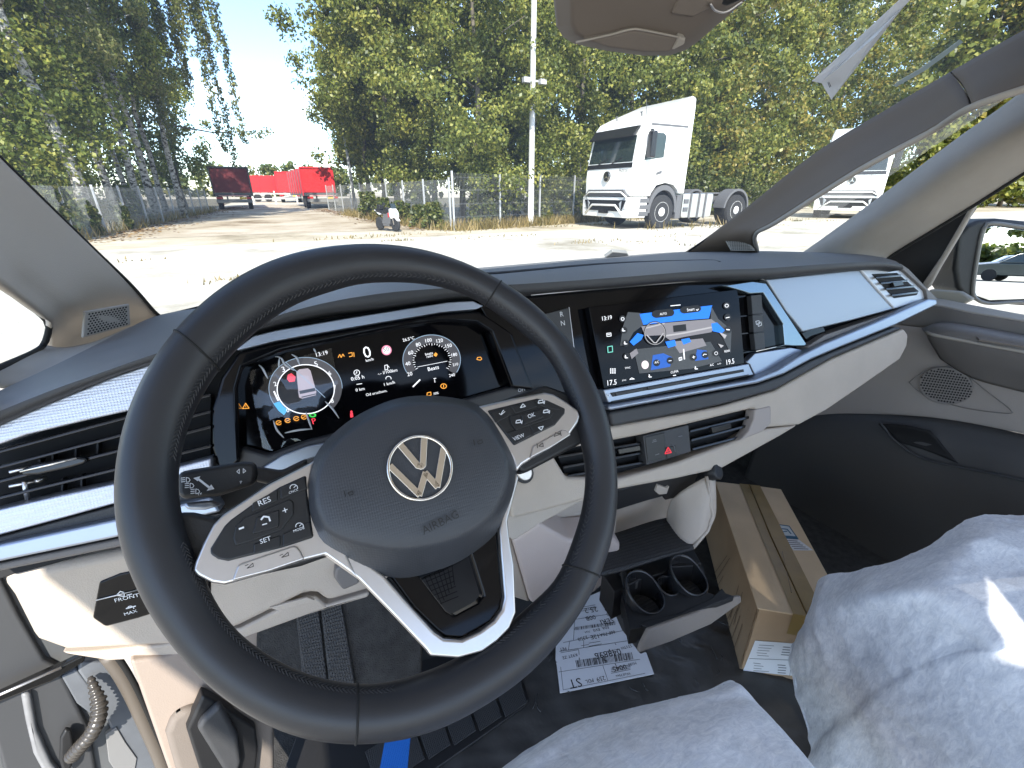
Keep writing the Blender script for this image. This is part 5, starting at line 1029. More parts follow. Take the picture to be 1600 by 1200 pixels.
pr_ = [q3(r) for r in (
 [(1279,975,.58),(1274,925,.66),(1284,903,.71),(1333,894,.75),(1400,874,.79),(1487,831,.815),(1529,806,.82),(1600,803,.80),(1760,800,.77)],
 [(1235,1010,.54),(1258,985,.63),(1300,945,.72),(1370,925,.79),(1440,905,.825),(1500,862,.835),(1550,832,.835),(1620,824,.82),(1800,825,.79)],
 [(1243,1080,.49),(1285,1040,.61),(1350,985,.72),(1424,948,.80),(1490,935,.83),(1560,890,.83),(1620,862,.825),(1700,850,.81),(1900,855,.78)],
 [(1268,1160,.45),(1325,1105,.59),(1400,1045,.71),(1500,1005,.79),(1570,1005,.82),(1650,950,.82),(1720,920,.81),(1800,895,.80),(2000,895,.78)],
 [(1296,1250,.44),(1390,1190,.58),(1480,1125,.70),(1600,1084,.785),(1690,1075,.81),(1770,1015,.81),(1850,990,.80),(1920,970,.80),(2120,970,.78)])]
pr_.append([p + V((0, -.35, 0)) for p in pr_[-1]])
ps = thing('passenger_seat', 'passenger seat cushion with blue wrapping hidden under the white cover', 'seat', V((.85, .1, FLZ)))
under = [[p + V((.06 if i < 3 else 0, -.05, -.105)) for i, p in enumerate(r)] for r in pr_]
loft('cushion', under, mat('grey_seat_fabric', (.12, .12, .125), .9), ps, nu=30, nv=24)
bl_ = [q3([(1330,1040,.62),(1350,1065,.62)]), q3([(1400,1080,.66),(1390,1110,.63)]), q3([(1450,1110,.68),(1430,1160,.64)]), q3([(1520,1160,.69),(1480,1230,.64)])]
bo = loft('blue_wrap', [[p + V((.01, -.006, -.06)) for p in r] for r in bl_], mat('blue_plastic_film', (.03, .12, .50), .4), ps, nu=8, nv=16, thick=.002)
co = loft('seat_cover', pr_, COVER, None, nu=170, nv=170); crumple(co, .0034, 13)
tag(co, 'crumpled white nonwoven cover draped over the passenger seat beside the box', 'seat cover')
def drow(pts, dz): return q3(pts) 
DZ = .80
dr = [[(700,1260,.50),(793,1206,.60),(887,1150,.60),(1000,1115,.62),(1105,1095,.62),(1150,1085,.58),(1170,1100,.50)],
      [(720,1240,.78),(793,1200,.785),(887,1137,.785),(998,1102,.785),(1105,1081,.785),(1146,1065,.77),(1160,1080,.66)],
      [(700,1280,.81),(800,1240,.815),(900,1175,.815),(1010,1130,.82),(1120,1105,.81),(1178,1096,.785),(1190,1115,.66)],
      [(650,1400,.82),(800,1340,.83),(920,1250,.83),(1050,1190,.83),(1160,1165,.82),(1236,1157,.79),(1245,1180,.66)],
      [(600,1600,.82),(800,1500,.83),(950,1400,.83),(1080,1320,.83),(1220,1270,.82),(1310,1250,.79),(1310,1280,.66)],
      [(500,2000,.82),(800,1900,.83),(1000,1800,.83),(1200,1700,.83),(1350,1600,.82),(1500,1500,.79),(1500,1540,.66)]]
dr = [q3(r) for r in dr]
dsx = thing('driver_seat', 'driver seat cushion hidden under the white cover by the blue strap', 'seat', V((.15, -.05, FLZ)))
loft('cushion', [[p + V((-.02, -.03, -.04)) for p in r] for r in dr], mat('grey_seat_fabric', (.12, .12, .125)), dsx, nu=24, nv=24)
cd = loft('seat_cover', dr, COVER, None, nu=130, nv=130); crumple(cd, .0022, 10)
tag(cd, 'white nonwoven cover over the front corner of the driver seat', 'seat cover')
pm = MB()
for i in range(12):
    for j in range(3):
        x, y = 1135 + i * 5 + j * 3 - 4, 1070 + i * 4.6 + j * 3.5 * (1 if i < 12 else 0)
        if i > 9 and j: continue
        pm.add([PZ(x + dx, y + dy, .788) for dx, dy in ((-1.1, -.5), (.3, -.9), (1.1, .5), (-.3, .9))], [(0, 1, 2, 3)])

tag(pm.build('hem_stitch', mat('hem_blue_grey', (.32, .37, .46), .8), cd, local=True, fix=False), kind='stuff')
MB().tube(cr(q3([(1060,1091,.784),(1105,1081,.787),(1134,1067,.781),(1146,1066,.776),(1160,1080,.770),(1204,1122,.770),(1262,1194,.770)]), 60), .0013, 6).build('hem', COVER, cd, local=True, smooth=True)
MB().tube(cr(q3([(1279,972,.585),(1262,996,.55),(1237,1010,.545),(1241,1046,.52),(1247,1082,.495),(1270,1160,.455),(1296,1250,.445)]), 60), .0016, 6).build('hem', COVER, co, local=True, smooth=True)
# ================================================================== GROUND, LANE
def groundmat(name, c0, c1, c2):
    m = mat(name, c1, .95); nt = m.node_tree; b = nt.nodes['Principled BSDF']; tc = nt.nodes.new('ShaderNodeTexCoord')
    n1 = nt.nodes.new('ShaderNodeTexNoise'); n1.inputs['Scale'].default_value = .35; n1.inputs['Detail'].default_value = 10; n1.inputs['Roughness'].default_value = .65
    r = nt.nodes.new('ShaderNodeValToRGB'); r.color_ramp.elements[0].position = .33; r.color_ramp.elements[0].color = (*c0, 1); r.color_ramp.elements[1].position = .62; r.color_ramp.elements[1].color = (*c2, 1)
    e = r.color_ramp.elements.new(.46); e.color = (*c1, 1)
    n2 = nt.nodes.new('ShaderNodeTexNoise'); n2.inputs['Scale'].default_value = 14; n2.inputs['Detail'].default_value = 8
    bp = nt.nodes.new('ShaderNodeBump'); bp.inputs['Strength'].default_value = .5; bp.inputs['Distance'].default_value = .03
    nt.links.new(tc.outputs['Object'], n1.inputs['Vector']); nt.links.new(n1.outputs['Fac'], r.inputs[0]); nt.links.new(r.outputs[0], b.inputs['Base Color'])
    nt.links.new(tc.outputs['Object'], n2.inputs['Vector']); nt.links.new(n2.outputs['Fac'], bp.inputs['Height']); nt.links.new(bp.outputs[0], b.inputs['Normal']); return m
tag(mk('ground', [(-900,-900,0),(900,-900,0),(900,1500,0),(-900,1500,0)], [(0,1,2,3)], groundmat('dry_sandy_ground', (.19,.15,.09), (.38,.325,.235), (.48,.43,.34))), kind='structure')
tag(mk('lane', [(-5.6,17,.006),(5.6,17,.006),(3.9,60,.006),(-2.2,60,.006)], [(0,1,2,3)], groundmat('leaf_strewn_lane', (.16,.11,.06), (.34,.28,.20), (.46,.40,.32))), kind='structure')
tag(mk('yard', [(-40,-60,.004),(60,-60,.004),(60,14,.004),(-40,14,.004)], [(0,1,2,3)], groundmat('pale_concrete_yard', (.26,.23,.17), (.45,.42,.355), (.54,.51,.45))), kind='structure')
FFL = groundmat('dark_litter_forest_floor', (.035,.028,.016), (.07,.055,.03), (.12,.10,.05))  # dark leaf litter under the trees
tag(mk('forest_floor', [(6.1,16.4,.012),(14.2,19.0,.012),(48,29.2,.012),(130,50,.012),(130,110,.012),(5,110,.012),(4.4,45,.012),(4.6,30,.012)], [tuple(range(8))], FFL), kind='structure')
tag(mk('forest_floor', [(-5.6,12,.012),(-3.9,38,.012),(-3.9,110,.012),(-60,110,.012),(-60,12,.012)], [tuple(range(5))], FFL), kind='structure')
def Rz(v, a): c, s = math.cos(a), math.sin(a); return V((v[0] * c - v[1] * s, v[0] * s + v[1] * c, v[2]))
# ================================================================== FOLIAGE
LF_B = leafmat('broadleaf_foliage', (.075,.100,.020), (.17,.20,.036), (.36,.345,.075), .45)
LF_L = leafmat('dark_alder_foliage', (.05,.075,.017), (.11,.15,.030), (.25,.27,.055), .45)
LF_A = leafmat('sunlit_alder_foliage', (.09,.125,.026), (.20,.24,.044), (.40,.39,.085), .48)  # lighter copy of the alder leaf, sunlight put into its colour
LF_BI = leafmat('birch_foliage', (.095,.12,.032), (.20,.215,.06), (.33,.31,.12), .48)
LF_Y = leafmat('yellowing_foliage', (.085,.11,.022), (.19,.205,.04), (.38,.30,.07), .45)
LF_S = leafmat('shrub_foliage', (.04,.06,.012), (.11,.14,.03), (.24,.22,.06), .4)
BARK = mat('grey_bark', (.11,.095,.075), .9, bump=.8, bscale=18, var=.4, vscale=6)
def birchbark():
    m = mat('birch_bark', (.45,.43,.39), .8); nt = m.node_tree; b = nt.nodes['Principled BSDF']; tc = nt.nodes.new('ShaderNodeTexCoord'); mp = nt.nodes.new('ShaderNodeMapping'); mp.inputs['Scale'].default_value = (2.2, 2.2, 3.2)
    n = nt.nodes.new('ShaderNodeTexNoise'); n.inputs['Scale'].default_value = 2.4; n.inputs['Detail'].default_value = 6; n.inputs['Roughness'].default_value = .7
    r = nt.nodes.new('ShaderNodeValToRGB'); r.color_ramp.elements[0].position = .42; r.color_ramp.elements[0].color = (.035,.03,.026,1); r.color_ramp.elements[1].position = .54; r.color_ramp.elements[1].color = (.46,.44,.40,1)
    nt.links.new(tc.outputs['Object'], mp.inputs[0]); nt.links.new(mp.outputs[0], n.inputs['Vector']); nt.links.new(n.outputs['Fac'], r.inputs[0]); nt.links.new(r.outputs[0], b.inputs['Base Color']); return m
BIRCH = birchbark()
def leaves(centres, radii, per, size, droop=0.0, seed=0, aspect=1.5, up=.35):
    """leaf-sized quads spread round clump centres"""
    g = np.random.default_rng(seed); C_ = np.repeat(np.array(centres, float), per, axis=0); R_ = np.repeat(np.array(radii, float), per)
    n = len(C_); d = g.normal(size=(n, 3)); d /= np.linalg.norm(d, axis=1)[:, None] + 1e-9
    P = C_ + d * (R_ * g.random(n) ** .55)[:, None] * np.array([1, 1, .8]); 
    nrm = g.normal(size=(n, 3)) * .9 + d * 1.0 + np.array([0, 0, up]); nrm /= np.linalg.norm(nrm, axis=1)[:, None]
    t = g.normal(size=(n, 3)); t[:, 2] -= droop + .5; t -= nrm * (t * nrm).sum(1)[:, None]; t /= np.linalg.norm(t, axis=1)[:, None] + 1e-9
    b = np.cross(nrm, t); s = size * g.uniform(.6, 1.35, n); L_ = (t * (s * aspect)[:, None]); B_ = b * (s * .5)[:, None]
    v = np.stack([P - L_ * .5, P + B_ - L_ * .05, P + L_ * .5 + nrm * (s * -.12)[:, None], P - B_ - L_ * .05], 1).reshape(-1, 3)
    return v
def leafobj(name, v, m, parent=None, base=(0, 0, 0)):
    n = len(v) // 4; me = bpy.data.meshes.new(name); me.vertices.add(4 * n); me.loops.add(4 * n); me.polygons.add(n)
    me.vertices.foreach_set('co', (v - np.array(base)).astype(np.float32).ravel()); me.loops.foreach_set('vertex_index', np.arange(4 * n, dtype=np.int32))
    me.polygons.foreach_set('loop_start', np.arange(0, 4 * n, 4, dtype=np.int32)); me.polygons.foreach_set('loop_total', np.full(n, 4, dtype=np.int32))
    me.update(); me.validate(); me.materials.append(m); o = bpy.data.objects.new(name, me); link(o, parent); return o
def limb_tree(T, h, r, lean, bark, seed, nl=7, spread=2.0, start=.35):
    R_ = random.Random(seed); b = MB(); L_ = V((lean[0], lean[1], 0))
    ax = [V((0, 0, 0)) + L_ * (t ** 1.2) + V((R_.uniform(-.12, .12), R_.uniform(-.12, .12), h * t)) * 1 for t in np.linspace(0, 1, 9)]; ax[0] = V((0, 0, -.05))
    b.tube(ax, [r * (1.25 if i == 0 else 1) * (1 - .85 * i / 8) for i in range(9)], 9)
    tips = []
    for i in range(nl):
        t = start + (1 - start) * (i + R_.random()) / nl * .92; k = min(7, int(t * 8)); p = ax[k].lerp(ax[k + 1], t * 8 - k); a = R_.uniform(0, 6.28); l = spread * (1.15 - .7 * t) * R_.uniform(.6, 1.1)
        q = p + V((math.cos(a) * l * .55, math.sin(a) * l * .55, l * .35)); e = p + V((math.cos(a) * l, math.sin(a) * l, l * .45))
        b.tube([p, q, e], [r * .32 * (1.1 - t), r * .2 * (1.1 - t), .012], 5); tips += [q, e]
    b.build('trunk', bark, T, local=True, smooth=True); return ax, tips
def tree(name, x, y, h, cr_, z0, label, group, leafm, bark, seed, n_cl=70, per=110, size=.17, r=.13, lean=(0, 0), cl=.75, yell=0.0, droop=0.0, squash=1.0):
    T = thing(name, label, 'tree', (x, y, 0), 0, group); R_ = random.Random(seed)
    ax, tips = limb_tree(T, h * .93, r, lean, bark, seed, spread=cr_ * 1.1)
    cs, rs = [], []
    while len(cs) < n_cl:
        u = R_.random(); z = z0 + (h - z0) * u; prof = math.sin(math.pi * min(1, (.16 + .84 * u)) ** .8) ** .55 if u < .97 else .3
        a = R_.uniform(0, 6.283); rr = cr_ * prof * (R_.random() ** .45) * (1 + .22 * math.sin(3 * a + seed) + .15 * math.sin(7 * u * 3 + seed))
        c = V((math.cos(a) * rr * squash, math.sin(a) * rr, z)) + V((lean[0], lean[1], 0)) * (z / h); cs.append(tuple(c)); rs.append(cl * R_.uniform(.55, 1.25))
    leafobj('crown', leaves(cs, rs, per, size, droop, seed), leafm, T)
    return T
def ordw(i): return ['first', 'second', 'third', 'fourth', 'fifth', 'sixth', 'seventh', 'eighth', 'ninth', 'tenth', 'eleventh', 'twelfth', 'thirteenth', 'fourteenth', 'fifteenth'][i]
# right side of the lane, nearest first
for i, (x, y, h, c) in enumerate(((8.2, 19.2, 12.5, 3.3), (7.6, 23.5, 13.5, 3.3), (7.0, 28.5, 13.0, 3.0), (7.4, 34.5, 12.0, 2.6), (7.4, 42, 10, 2.4), (6.1, 25.2, 14.5, 3.4), (6.0, 31.5, 13.5, 2.8))):
    tree('broadleaf_tree', x, y, h, c, (1.5, 1.5, 2, 3, 3, 5, 5)[i], 'tall leafy tree beside the motorbike side of the lane, ' + ordw(i) + ' beyond the corner fence post', 'trees on the motorbike side of the lane', LF_B, BARK, 20 + i, n_cl=150, per=(330, 270, 190, 130, 100, 230, 180)[i], size=(.088, .10, .125, .15, .18, .105, .125)[i], r=.15, cl=.8)
rowp = [(11.6, 20.6), (15.3, 22.2), (19.2, 22.9), (23.2, 24.2), (27.6, 25.6), (32.5, 27.0), (37.8, 28.6), (44, 30.5), (51, 33), (59, 35), (68, 37), (78, 40), (90, 43), (104, 46)]
for i, (x, y) in enumerate(rowp):
    tree('broadleaf_tree', x, y, 13.5 + (i * 37 % 5) * .5 + i * 1.15, 3.1 + .24 * i, .4, ('dense green' if i < 4 else 'green and rust tinged') + ' tree in the wall of foliage, ' + ordw(i) + ' along the yard fence', 'trees along the yard fence', LF_B if i < 4 else (LF_Y if i % 2 == 0 else LF_B), BARK, 60 + i, n_cl=170, per=max(80, 270 - 22 * i), size=.095 + .0165 * i, r=.16, cl=.85 + .05 * i)
for i, px in enumerate((1470, 1520, 1570, 1625, 1690)):
    d = ray(px, 300); d.z = 0; d.normalize(); d *= 58 + 3 * i
    tree('broadleaf_tree', d.x, d.y, 19, 4.6, .5, 'green and rust tinged tree beyond the half hidden truck, ' + ordw(i) + ' towards the wing mirror', 'trees beyond the half hidden truck', LF_Y if i % 2 else LF_B, BARK, 80 + i, n_cl=170, per=80, size=.30, r=.16, cl=1.1)
rowb = [(9.6, 24.8), (13.6, 26), (18, 27.5), (23, 29.5), (29, 31), (36, 33.5), (44, 36)]
for i, (x, y) in enumerate(rowb):
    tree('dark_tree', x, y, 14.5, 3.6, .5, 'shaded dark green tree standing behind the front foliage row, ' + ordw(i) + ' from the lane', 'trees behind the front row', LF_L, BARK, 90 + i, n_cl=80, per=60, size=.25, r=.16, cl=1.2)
# left side of the lane: birches and alders
for i, (px, Y, h, ln_, rr) in enumerate(((124, 20.5, 14, (-.7, -.3), .17), (172, 23.5, 14, (-.5, .2), .13), (214, 27, 14, (-.3, .1), .14), (236, 29, 15, (-.5, 0), .16), (252, 31, 14, (-.2, .3), .12), (196, 33, 13, (-.4, .2), .12))):
    tree('birch_tree', gx(px, Y), Y, h, 2.5, 5.4 if i else 6.2, 'white barked birch behind the wire fence, ' + ordw(i) + ' birch counted from the yard', 'birches behind the wire fence', LF_BI if i % 2 else LF_A, BIRCH, 120 + i, n_cl=85, per=230, size=.078, r=rr * 1.15, lean=ln_, cl=.7, droop=1.0)
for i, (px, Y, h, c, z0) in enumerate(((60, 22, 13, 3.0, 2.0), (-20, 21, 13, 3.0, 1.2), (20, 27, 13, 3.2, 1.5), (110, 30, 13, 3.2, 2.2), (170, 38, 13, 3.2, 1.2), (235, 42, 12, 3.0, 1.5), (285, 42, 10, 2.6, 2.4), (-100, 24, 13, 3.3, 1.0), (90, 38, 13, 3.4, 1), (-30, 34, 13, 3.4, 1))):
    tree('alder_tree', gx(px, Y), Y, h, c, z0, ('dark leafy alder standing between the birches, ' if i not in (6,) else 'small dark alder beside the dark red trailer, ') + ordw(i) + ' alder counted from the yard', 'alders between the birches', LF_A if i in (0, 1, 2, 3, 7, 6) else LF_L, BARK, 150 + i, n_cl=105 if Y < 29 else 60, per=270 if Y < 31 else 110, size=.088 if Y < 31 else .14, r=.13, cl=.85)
# weeping birch at the edge of the gap, with hanging strands
T = thing('weeping_birch', 'weeping birch with long hanging twigs at the edge of the sky gap', 'tree', (gx(278, 30), 30, 0)); limb_tree(T, 14, .15, (.5, 0), BIRCH, 77, spread=3)
R_ = random.Random(5); sv, twigs = [], MB(); cs, rs = [], []
for i in range(46):
    a = R_.uniform(-1.7, 1.7); d = R_.uniform(.6, 3.6); z1_ = R_.uniform(8.0, 14.0); x0, y0 = math.cos(a) * d, math.sin(a) * d * .8; ln_ = R_.uniform(2.2, 6.2)
    pts = [V((x0 * .6 + .3, y0 * .6, z1_ + .6)), V((x0, y0, z1_ + .3)), V((x0 * 1.06, y0, z1_ - ln_ * .5)), V((x0 * 1.08, y0, z1_ - ln_))]
    twigs.tube(cr(pts, 8), [.016, .012, .01, .008, .007, .006, .005, .004], 4)
    for t in range(int(ln_ * 4)):
        cs.append((x0 * 1.05 + R_.uniform(-.1, .1), y0, z1_ - t * .25)); rs.append(.24)
for k in range(7): cs += [(2.6 + k * .34, -.3, 3.9 + .12 * math.sin(k) + k * .05)]; rs += [.30]
twigs.tube([V((.2, 0, 4.3)), V((2.2, -.2, 4.0)), V((5.1, -.3, 4.25))], [.05, .03, .01], 5)
twigs.build('twig', BARK, T, local=True); leafobj('crown', leaves(cs, rs, 34, .09, 1.5, 5), LF_BI, T)
# far tree line and rear trees seen only in the mirror
cs, rs = [], []
for i in range(120): cs.append((R_.uniform(-30, 40), R_.uniform(150, 175), R_.uniform(.5, 8.0))); rs.append(2.2)
tag(leafobj('far_forest', leaves(cs, rs, 60, .8, 0, 8), LF_S), 'pale far-off line of trees at the end of the lane', 'forest', kind='stuff')
for i, (x, y) in enumerate(((6.5, -62), (9.5, -64), (13, -60), (20, -70), (-6, -66), (28, -66))):
    tree('pine_tree', x, y, 15, 1.7, 3.5, 'thin tall tree across the yard seen in the wing mirror, ' + ordw(i) + ' counted along the hedge', 'trees across the yard behind', LF_L, BARK, 300 + i, n_cl=40, per=60, size=.3, r=.3, cl=.7)
cs, rs = [], []
for i in range(420): cs.append((R_.uniform(-10, 60), R_.uniform(-100, -92), R_.uniform(.3, 2.6))); rs.append(1.4)
tag(leafobj('rear_hedge', leaves(cs, rs, 50, .6, 0, 9), LF_L), 'low far hedge line behind the van, seen in the mirror', 'hedge', kind='stuff')
# shrubs along the fences
def shrub(x, y, w, h, label, m, seed, group, per=60, n=26, size=.11):
    T = thing('shrub', label, 'shrub', (x, y, 0), 0, group); R_ = random.Random(seed); cs, rs = [], []; b = MB()
    for i in range(n):
        a, d = R_.uniform(0, 6.28), w * R_.random() ** .5; z = h * R_.random() ** .8; k = 1 - .5 * z / h; cs.append((math.cos(a) * d * k, math.sin(a) * d * k, max(.12, z))); rs.append(.22 * w + .12)
    for i in range(6):
        a = i * 1.05; b.tube([V((0, 0, 0)), V((math.cos(a) * w * .4, math.sin(a) * w * .4, h * .8))], [.015, .005], 4)
    for k in range(5):
        a = R_.uniform(0, 6.28); d = w * R_.random() * .7
        for j in range(5): cs.append((math.cos(a) * d, math.sin(a) * d, h * (.8 + .1 * j))); rs.append(.09)
    b.build('stem', BARK, T, local=True); leafobj('foliage', leaves(cs, rs, per, size, 0, seed), m, T); return T
for i, (x, y, w, h) in enumerate(((17.6, 18.3, 1.0, 2.0), (19.4, 18.6, 1.1, 1.8), (21.3, 19.2, 1.2, 2.2), (23.4, 19.8, 1.2, 1.9), (25.8, 20.4, 1.3, 2.0), (28.5, 21.3, 1.4, 1.9), (12.2, 18.6, .8, 1.3), (10.3, 17.7, .7, .9), (33, 23, 1.5, 1.6), (38, 24, 1.5, 1.6))):
    shrub(x, y, w, h, 'yellow green shrub along the fence behind the trucks, ' + ordw(i) + ' of the row', LF_S, 400 + i, 'shrubs along the yard fence')
for i, (x, y, w, h) in enumerate(((-5.1, 17.0, .35, 1.4), (-4.9, 18.7, .3, .8), (-4.7, 21.5, .3, .6), (-5.6, 15.6, .5, 1.2), (-6.2, 20.5, .9, 1.5), (-6, 23.5, .9, 1.3), (-5.4, 26, .9, 1.2))):
    shrub(x, y, w, h, 'bright green climbing shrub growing through the birch side wire fence, ' + ordw(i) + ' from the yard', LF_S if i < 4 else LF_L, 430 + i, 'shrubs in the birch side fence', size=.10)
for i, (x, y, w, h) in enumerate(((5.5, 16.9, .5, .7), (5.25, 18.2, .5, .6), (5.0, 20.2, .6, .7), (4.8, 22.5, .5, .8), (4.6, 25, .6, 1.0), (7.6, 17.6, .7, 1.0), (9.4, 18.4, .7, 1.2))):
    shrub(x, y, w, h, 'low weedy shrub at the fence foot near the motorbike, ' + ordw(i) + ' from the corner', LF_S, 450 + i, 'weeds at the motorbike side fence', per=40, size=.09)
# dry grass and litter
g = np.random.default_rng(4)
def blades(pts, hmin, hmax):
    n = len(pts); h = g.uniform(hmin, hmax, n); a = g.uniform(0, 6.28, n); w = .012 + g.random(n) * .012
    d = np.stack([np.cos(a) * w, np.sin(a) * w, np.zeros(n)], 1); l = np.stack([g.normal(0, .3, n) * h, g.normal(0, .3, n) * h, h], 1)
    P = np.concatenate([pts, np.zeros((n, 1))], 1); return np.stack([P - d, P + d, P + l + d * .2, P + l - d * .2], 1).reshape(-1, 3)
def along(p, q, n, w): t = g.random(n)[:, None]; return np.array(p) * (1 - t) + np.array(q) * t + g.normal(0, w, (n, 2))
LF_G = leafmat('dry_grass', (.10,.09,.025), (.26,.20,.07), (.36,.27,.12), .4)
gp = np.concatenate([along((5.8, 15.7), (13.7, 18.1), 2600, .30), along((14, 18.2), (40, 26), 2500, .5), along((5.6, 16), (4.3, 30), 3000, .28), along((-5.3, 15), (-3.5, 40), 2600, .25), along((12, 13.2), (19, 13.6), 160, .5)])
tag(leafobj('dry_grass', blades(gp, .06, .42), LF_G), 'dry yellow grass along the foot of the fences', 'grass', kind='stuff')
cl_ = []
for k in range(26):
    c = (g.uniform(-3, 30), g.uniform(7, 16)); cl_.append(np.array(c) + g.normal(0, g.uniform(.08, .5), (int(g.uniform(12, 80)), 2)) * np.array([2.2, .6]))
tag(leafobj('grass_tuft', blades(np.concatenate(cl_), .02, .09), LF_G), 'thin dry grass tufts scattered over the yard', 'grass', kind='stuff')
lt = np.concatenate([along((-4.4, 17), (-2.6, 50), 2600, .5), along((5.2, 16.5), (3.8, 40), 2200, .5)]); pz = np.concatenate([lt, np.full((len(lt), 1), .012)], 1)
tag(leafobj('leaf_litter', leaves(pz, np.full(len(pz), .02), 1, .10, 0, 6, 1.3, up=6), leafmat('fallen_leaf', (.10,.05,.02), (.22,.12,.04), (.34,.22,.08), .1)), 'brown fallen leaves along both edges of the lane', 'leaf litter', kind='stuff')

# ================================================================== FENCES
WIRE = mat('galvanised_wire', (.33,.34,.34), .45, metal=.4); POST = mat('galvanised_post', (.42,.43,.44), .45, metal=.4)
def fence(name, label, pts, H, gap=.06, hrow=(.05, .42, .45, .85, .88, 1.3, 1.33, 1.72), wr=.0019, conc=False, first=None):
    T = thing(name, label, 'fence', (pts[0][0], pts[0][1], 0)); panels = {}
    for i, p in enumerate(pts):
        o = MB().box((-.03, -.03, 0), (.03, .03, H + .06)).build('fence_post', POST, T, local=True) if i == 0 else first_post.copy()
        if i == 0: first_post = o
        else: COL.objects.link(o); o.parent = T
        o.location = (p[0] - pts[0][0], p[1] - pts[0][1], 0)
    for p, q in zip(pts, pts[1:]):
        l = round(math.hypot(q[0] - p[0], q[1] - p[1]), 2)
        if l not in panels:
            b = MB(); n = int(l / gap)
            for k in range(1, n):
                x = l * k / n; b.box((x - wr, -wr, .04), (x + wr, wr, H))
            for z in hrow:
                if z <= H: b.box((.0, -wr - .004, z - wr), (l, -wr, z + wr))
            panels[l] = b.build('mesh_panel', WIRE, T, local=True, fix=False); o = panels[l]
        else: o = panels[l].copy(); COL.objects.link(o); o.parent = T
        o.location = (p[0] - pts[0][0], p[1] - pts[0][1], 0); o.rotation_euler = (0, 0, math.atan2(q[1] - p[1], q[0] - p[0]))
    return T
def steps(p, q, d):
    n = max(1, round(math.hypot(q[0] - p[0], q[1] - p[1]) / d)); return [(p[0] + (q[0] - p[0]) * i / n, p[1] + (q[1] - p[1]) * i / n) for i in range(n + 1)]
C0 = G(710, 360)
fence('mesh_fence', 'grey welded mesh fence facing the yard from the corner post to behind the white truck', steps((C0.x, C0.y), (14.2, 18.4), 2.5), 1.85)
fence('mesh_fence', 'grey welded mesh fence behind the trucks at the foot of the foliage wall', steps((14.3, 18.45), (48, 28.2), 2.5), 1.7)
fence('wire_fence', 'grey mesh fence running down the lane behind the motorbike', steps((C0.x - .05, C0.y + .2), (4.1, 38), 2.5), 1.65)
fence('wire_fence', 'grey mesh fence with pale posts along the lane below the birches', steps((-5.2, 12.5), (-3.5, 38), 2.4), 1.4, gap=.05)

# ================================================================== POLES
lp = thing('lamp_post', 'tall pale steel lamp post with two small floodlights beside the yard fence', 'lamp post', G(829, 352))
steel = mat('pale_pole_paint', (.50,.50,.49), .5)
MB().lathe([(.16, 0), (.16, .03), (.125, .04), (.115, 2), (.10, 5), (.085, 12)], (0, 0, 0), (0, 0, 1), 18).build('pole', steel, lp, local=True, smooth=True)
MB().box((-.05, -.13, .6), (.05, -.10, 1.1)).build('access_door', mat('pole_door', (.36,.36,.36), .5), lp, local=True, bev=.004)
MB().box((-.36, -.03, 4.95), (.36, .03, 5.01)).build('cross_arm', steel, lp, local=True)
for s in (-1, 1):
    f_ = MB(); f_.box((s * .34 - .13, -.22, 4.86), (s * .34 + .13, -.02, 5.04)); fo_ = f_.build('floodlight', mat('floodlight_grey', (.30,.30,.31), .4), lp, local=True, bev=.02)
    MB().box((s * .34 - .10, -.226, 4.88), (s * .34 + .10, -.221, 5.02)).build('lens', mat('lens_pale', (.7,.7,.7), .2), fo_, local=True)
sp = thing('street_pole', 'thin grey pole leaning beside the lane fence near the red trailer', 'pole', G(557, 333))
MB().lathe([(.10, 0), (.085, 3), (.06, 9)], (0, 0, 0), V((-.03, 0, 1)), 14).build('pole', mat('grey_pole', (.26,.27,.29), .5), sp, local=True, smooth=True)
MB().box((-.09, -.12, .4), (.09, -.06, .9)).build('cable_box', mat('grey_pole', (.26,.27,.29)), sp, local=True, bev=.01)

# ================================================================== WHITE TRUCKS
TW = mat('truck_white', (.80,.80,.78), .28, coat=.5); TG = mat('truck_grey_plastic', (.10,.10,.105), .6); TB = mat('truck_black', (.012,.012,.014), .25); TGL = mat('truck_glass', (.02,.03,.03), .06, coat=.5)
TYRE = mat('tyre', (.020,.020,.021), .85); RIM = mat('steel_rim', (.66,.66,.65), .45); ALU = mat('aluminium_tank', (.62,.62,.60), .35, metal=.8); LAMP = mat('headlight_glass', (.30,.32,.34), .1, coat=.5)
def wheel_at(T, x, y, r, w, side, inner=False):
    t = MB(); t.lathe([(r * .60, -w / 2), (r * .93, -w / 2), (r, -w * .38), (r, w * .38), (r * .93, w / 2), (r * .60, w / 2)], (x, y, r), (0, 1, 0), 36).build('wheel', TYRE, T, local=True, smooth=False)
    wo = T.children[-1] if False else [o for o in bpy.data.objects if o.parent == T and o.name.startswith('wheel')][-1]
    f = side
    MB().lathe([(r * .61, f * w * .47), (r * .58, f * w * .51), (r * .50, f * w * .40), (r * .46, f * w * .30), (r * .30, f * w * .36), (r * .26, f * w * .50), (r * .14, f * w * .54), (.001, f * w * .54)], (x, y, r), (0, 1, 0), 32).build('rim', RIM, wo, local=True, smooth=True)
    hb_ = MB()
    for k in range(10):
        a = k * math.pi / 5; hb_.lathe([(r * .055, 0), (r * .055, f * .012)], (x + math.cos(a) * r * .39, y + f * w * .335, r + math.sin(a) * r * .39), (0, 1, 0), 10)
    hb_.build('rim_hole', DARK, wo, local=True)
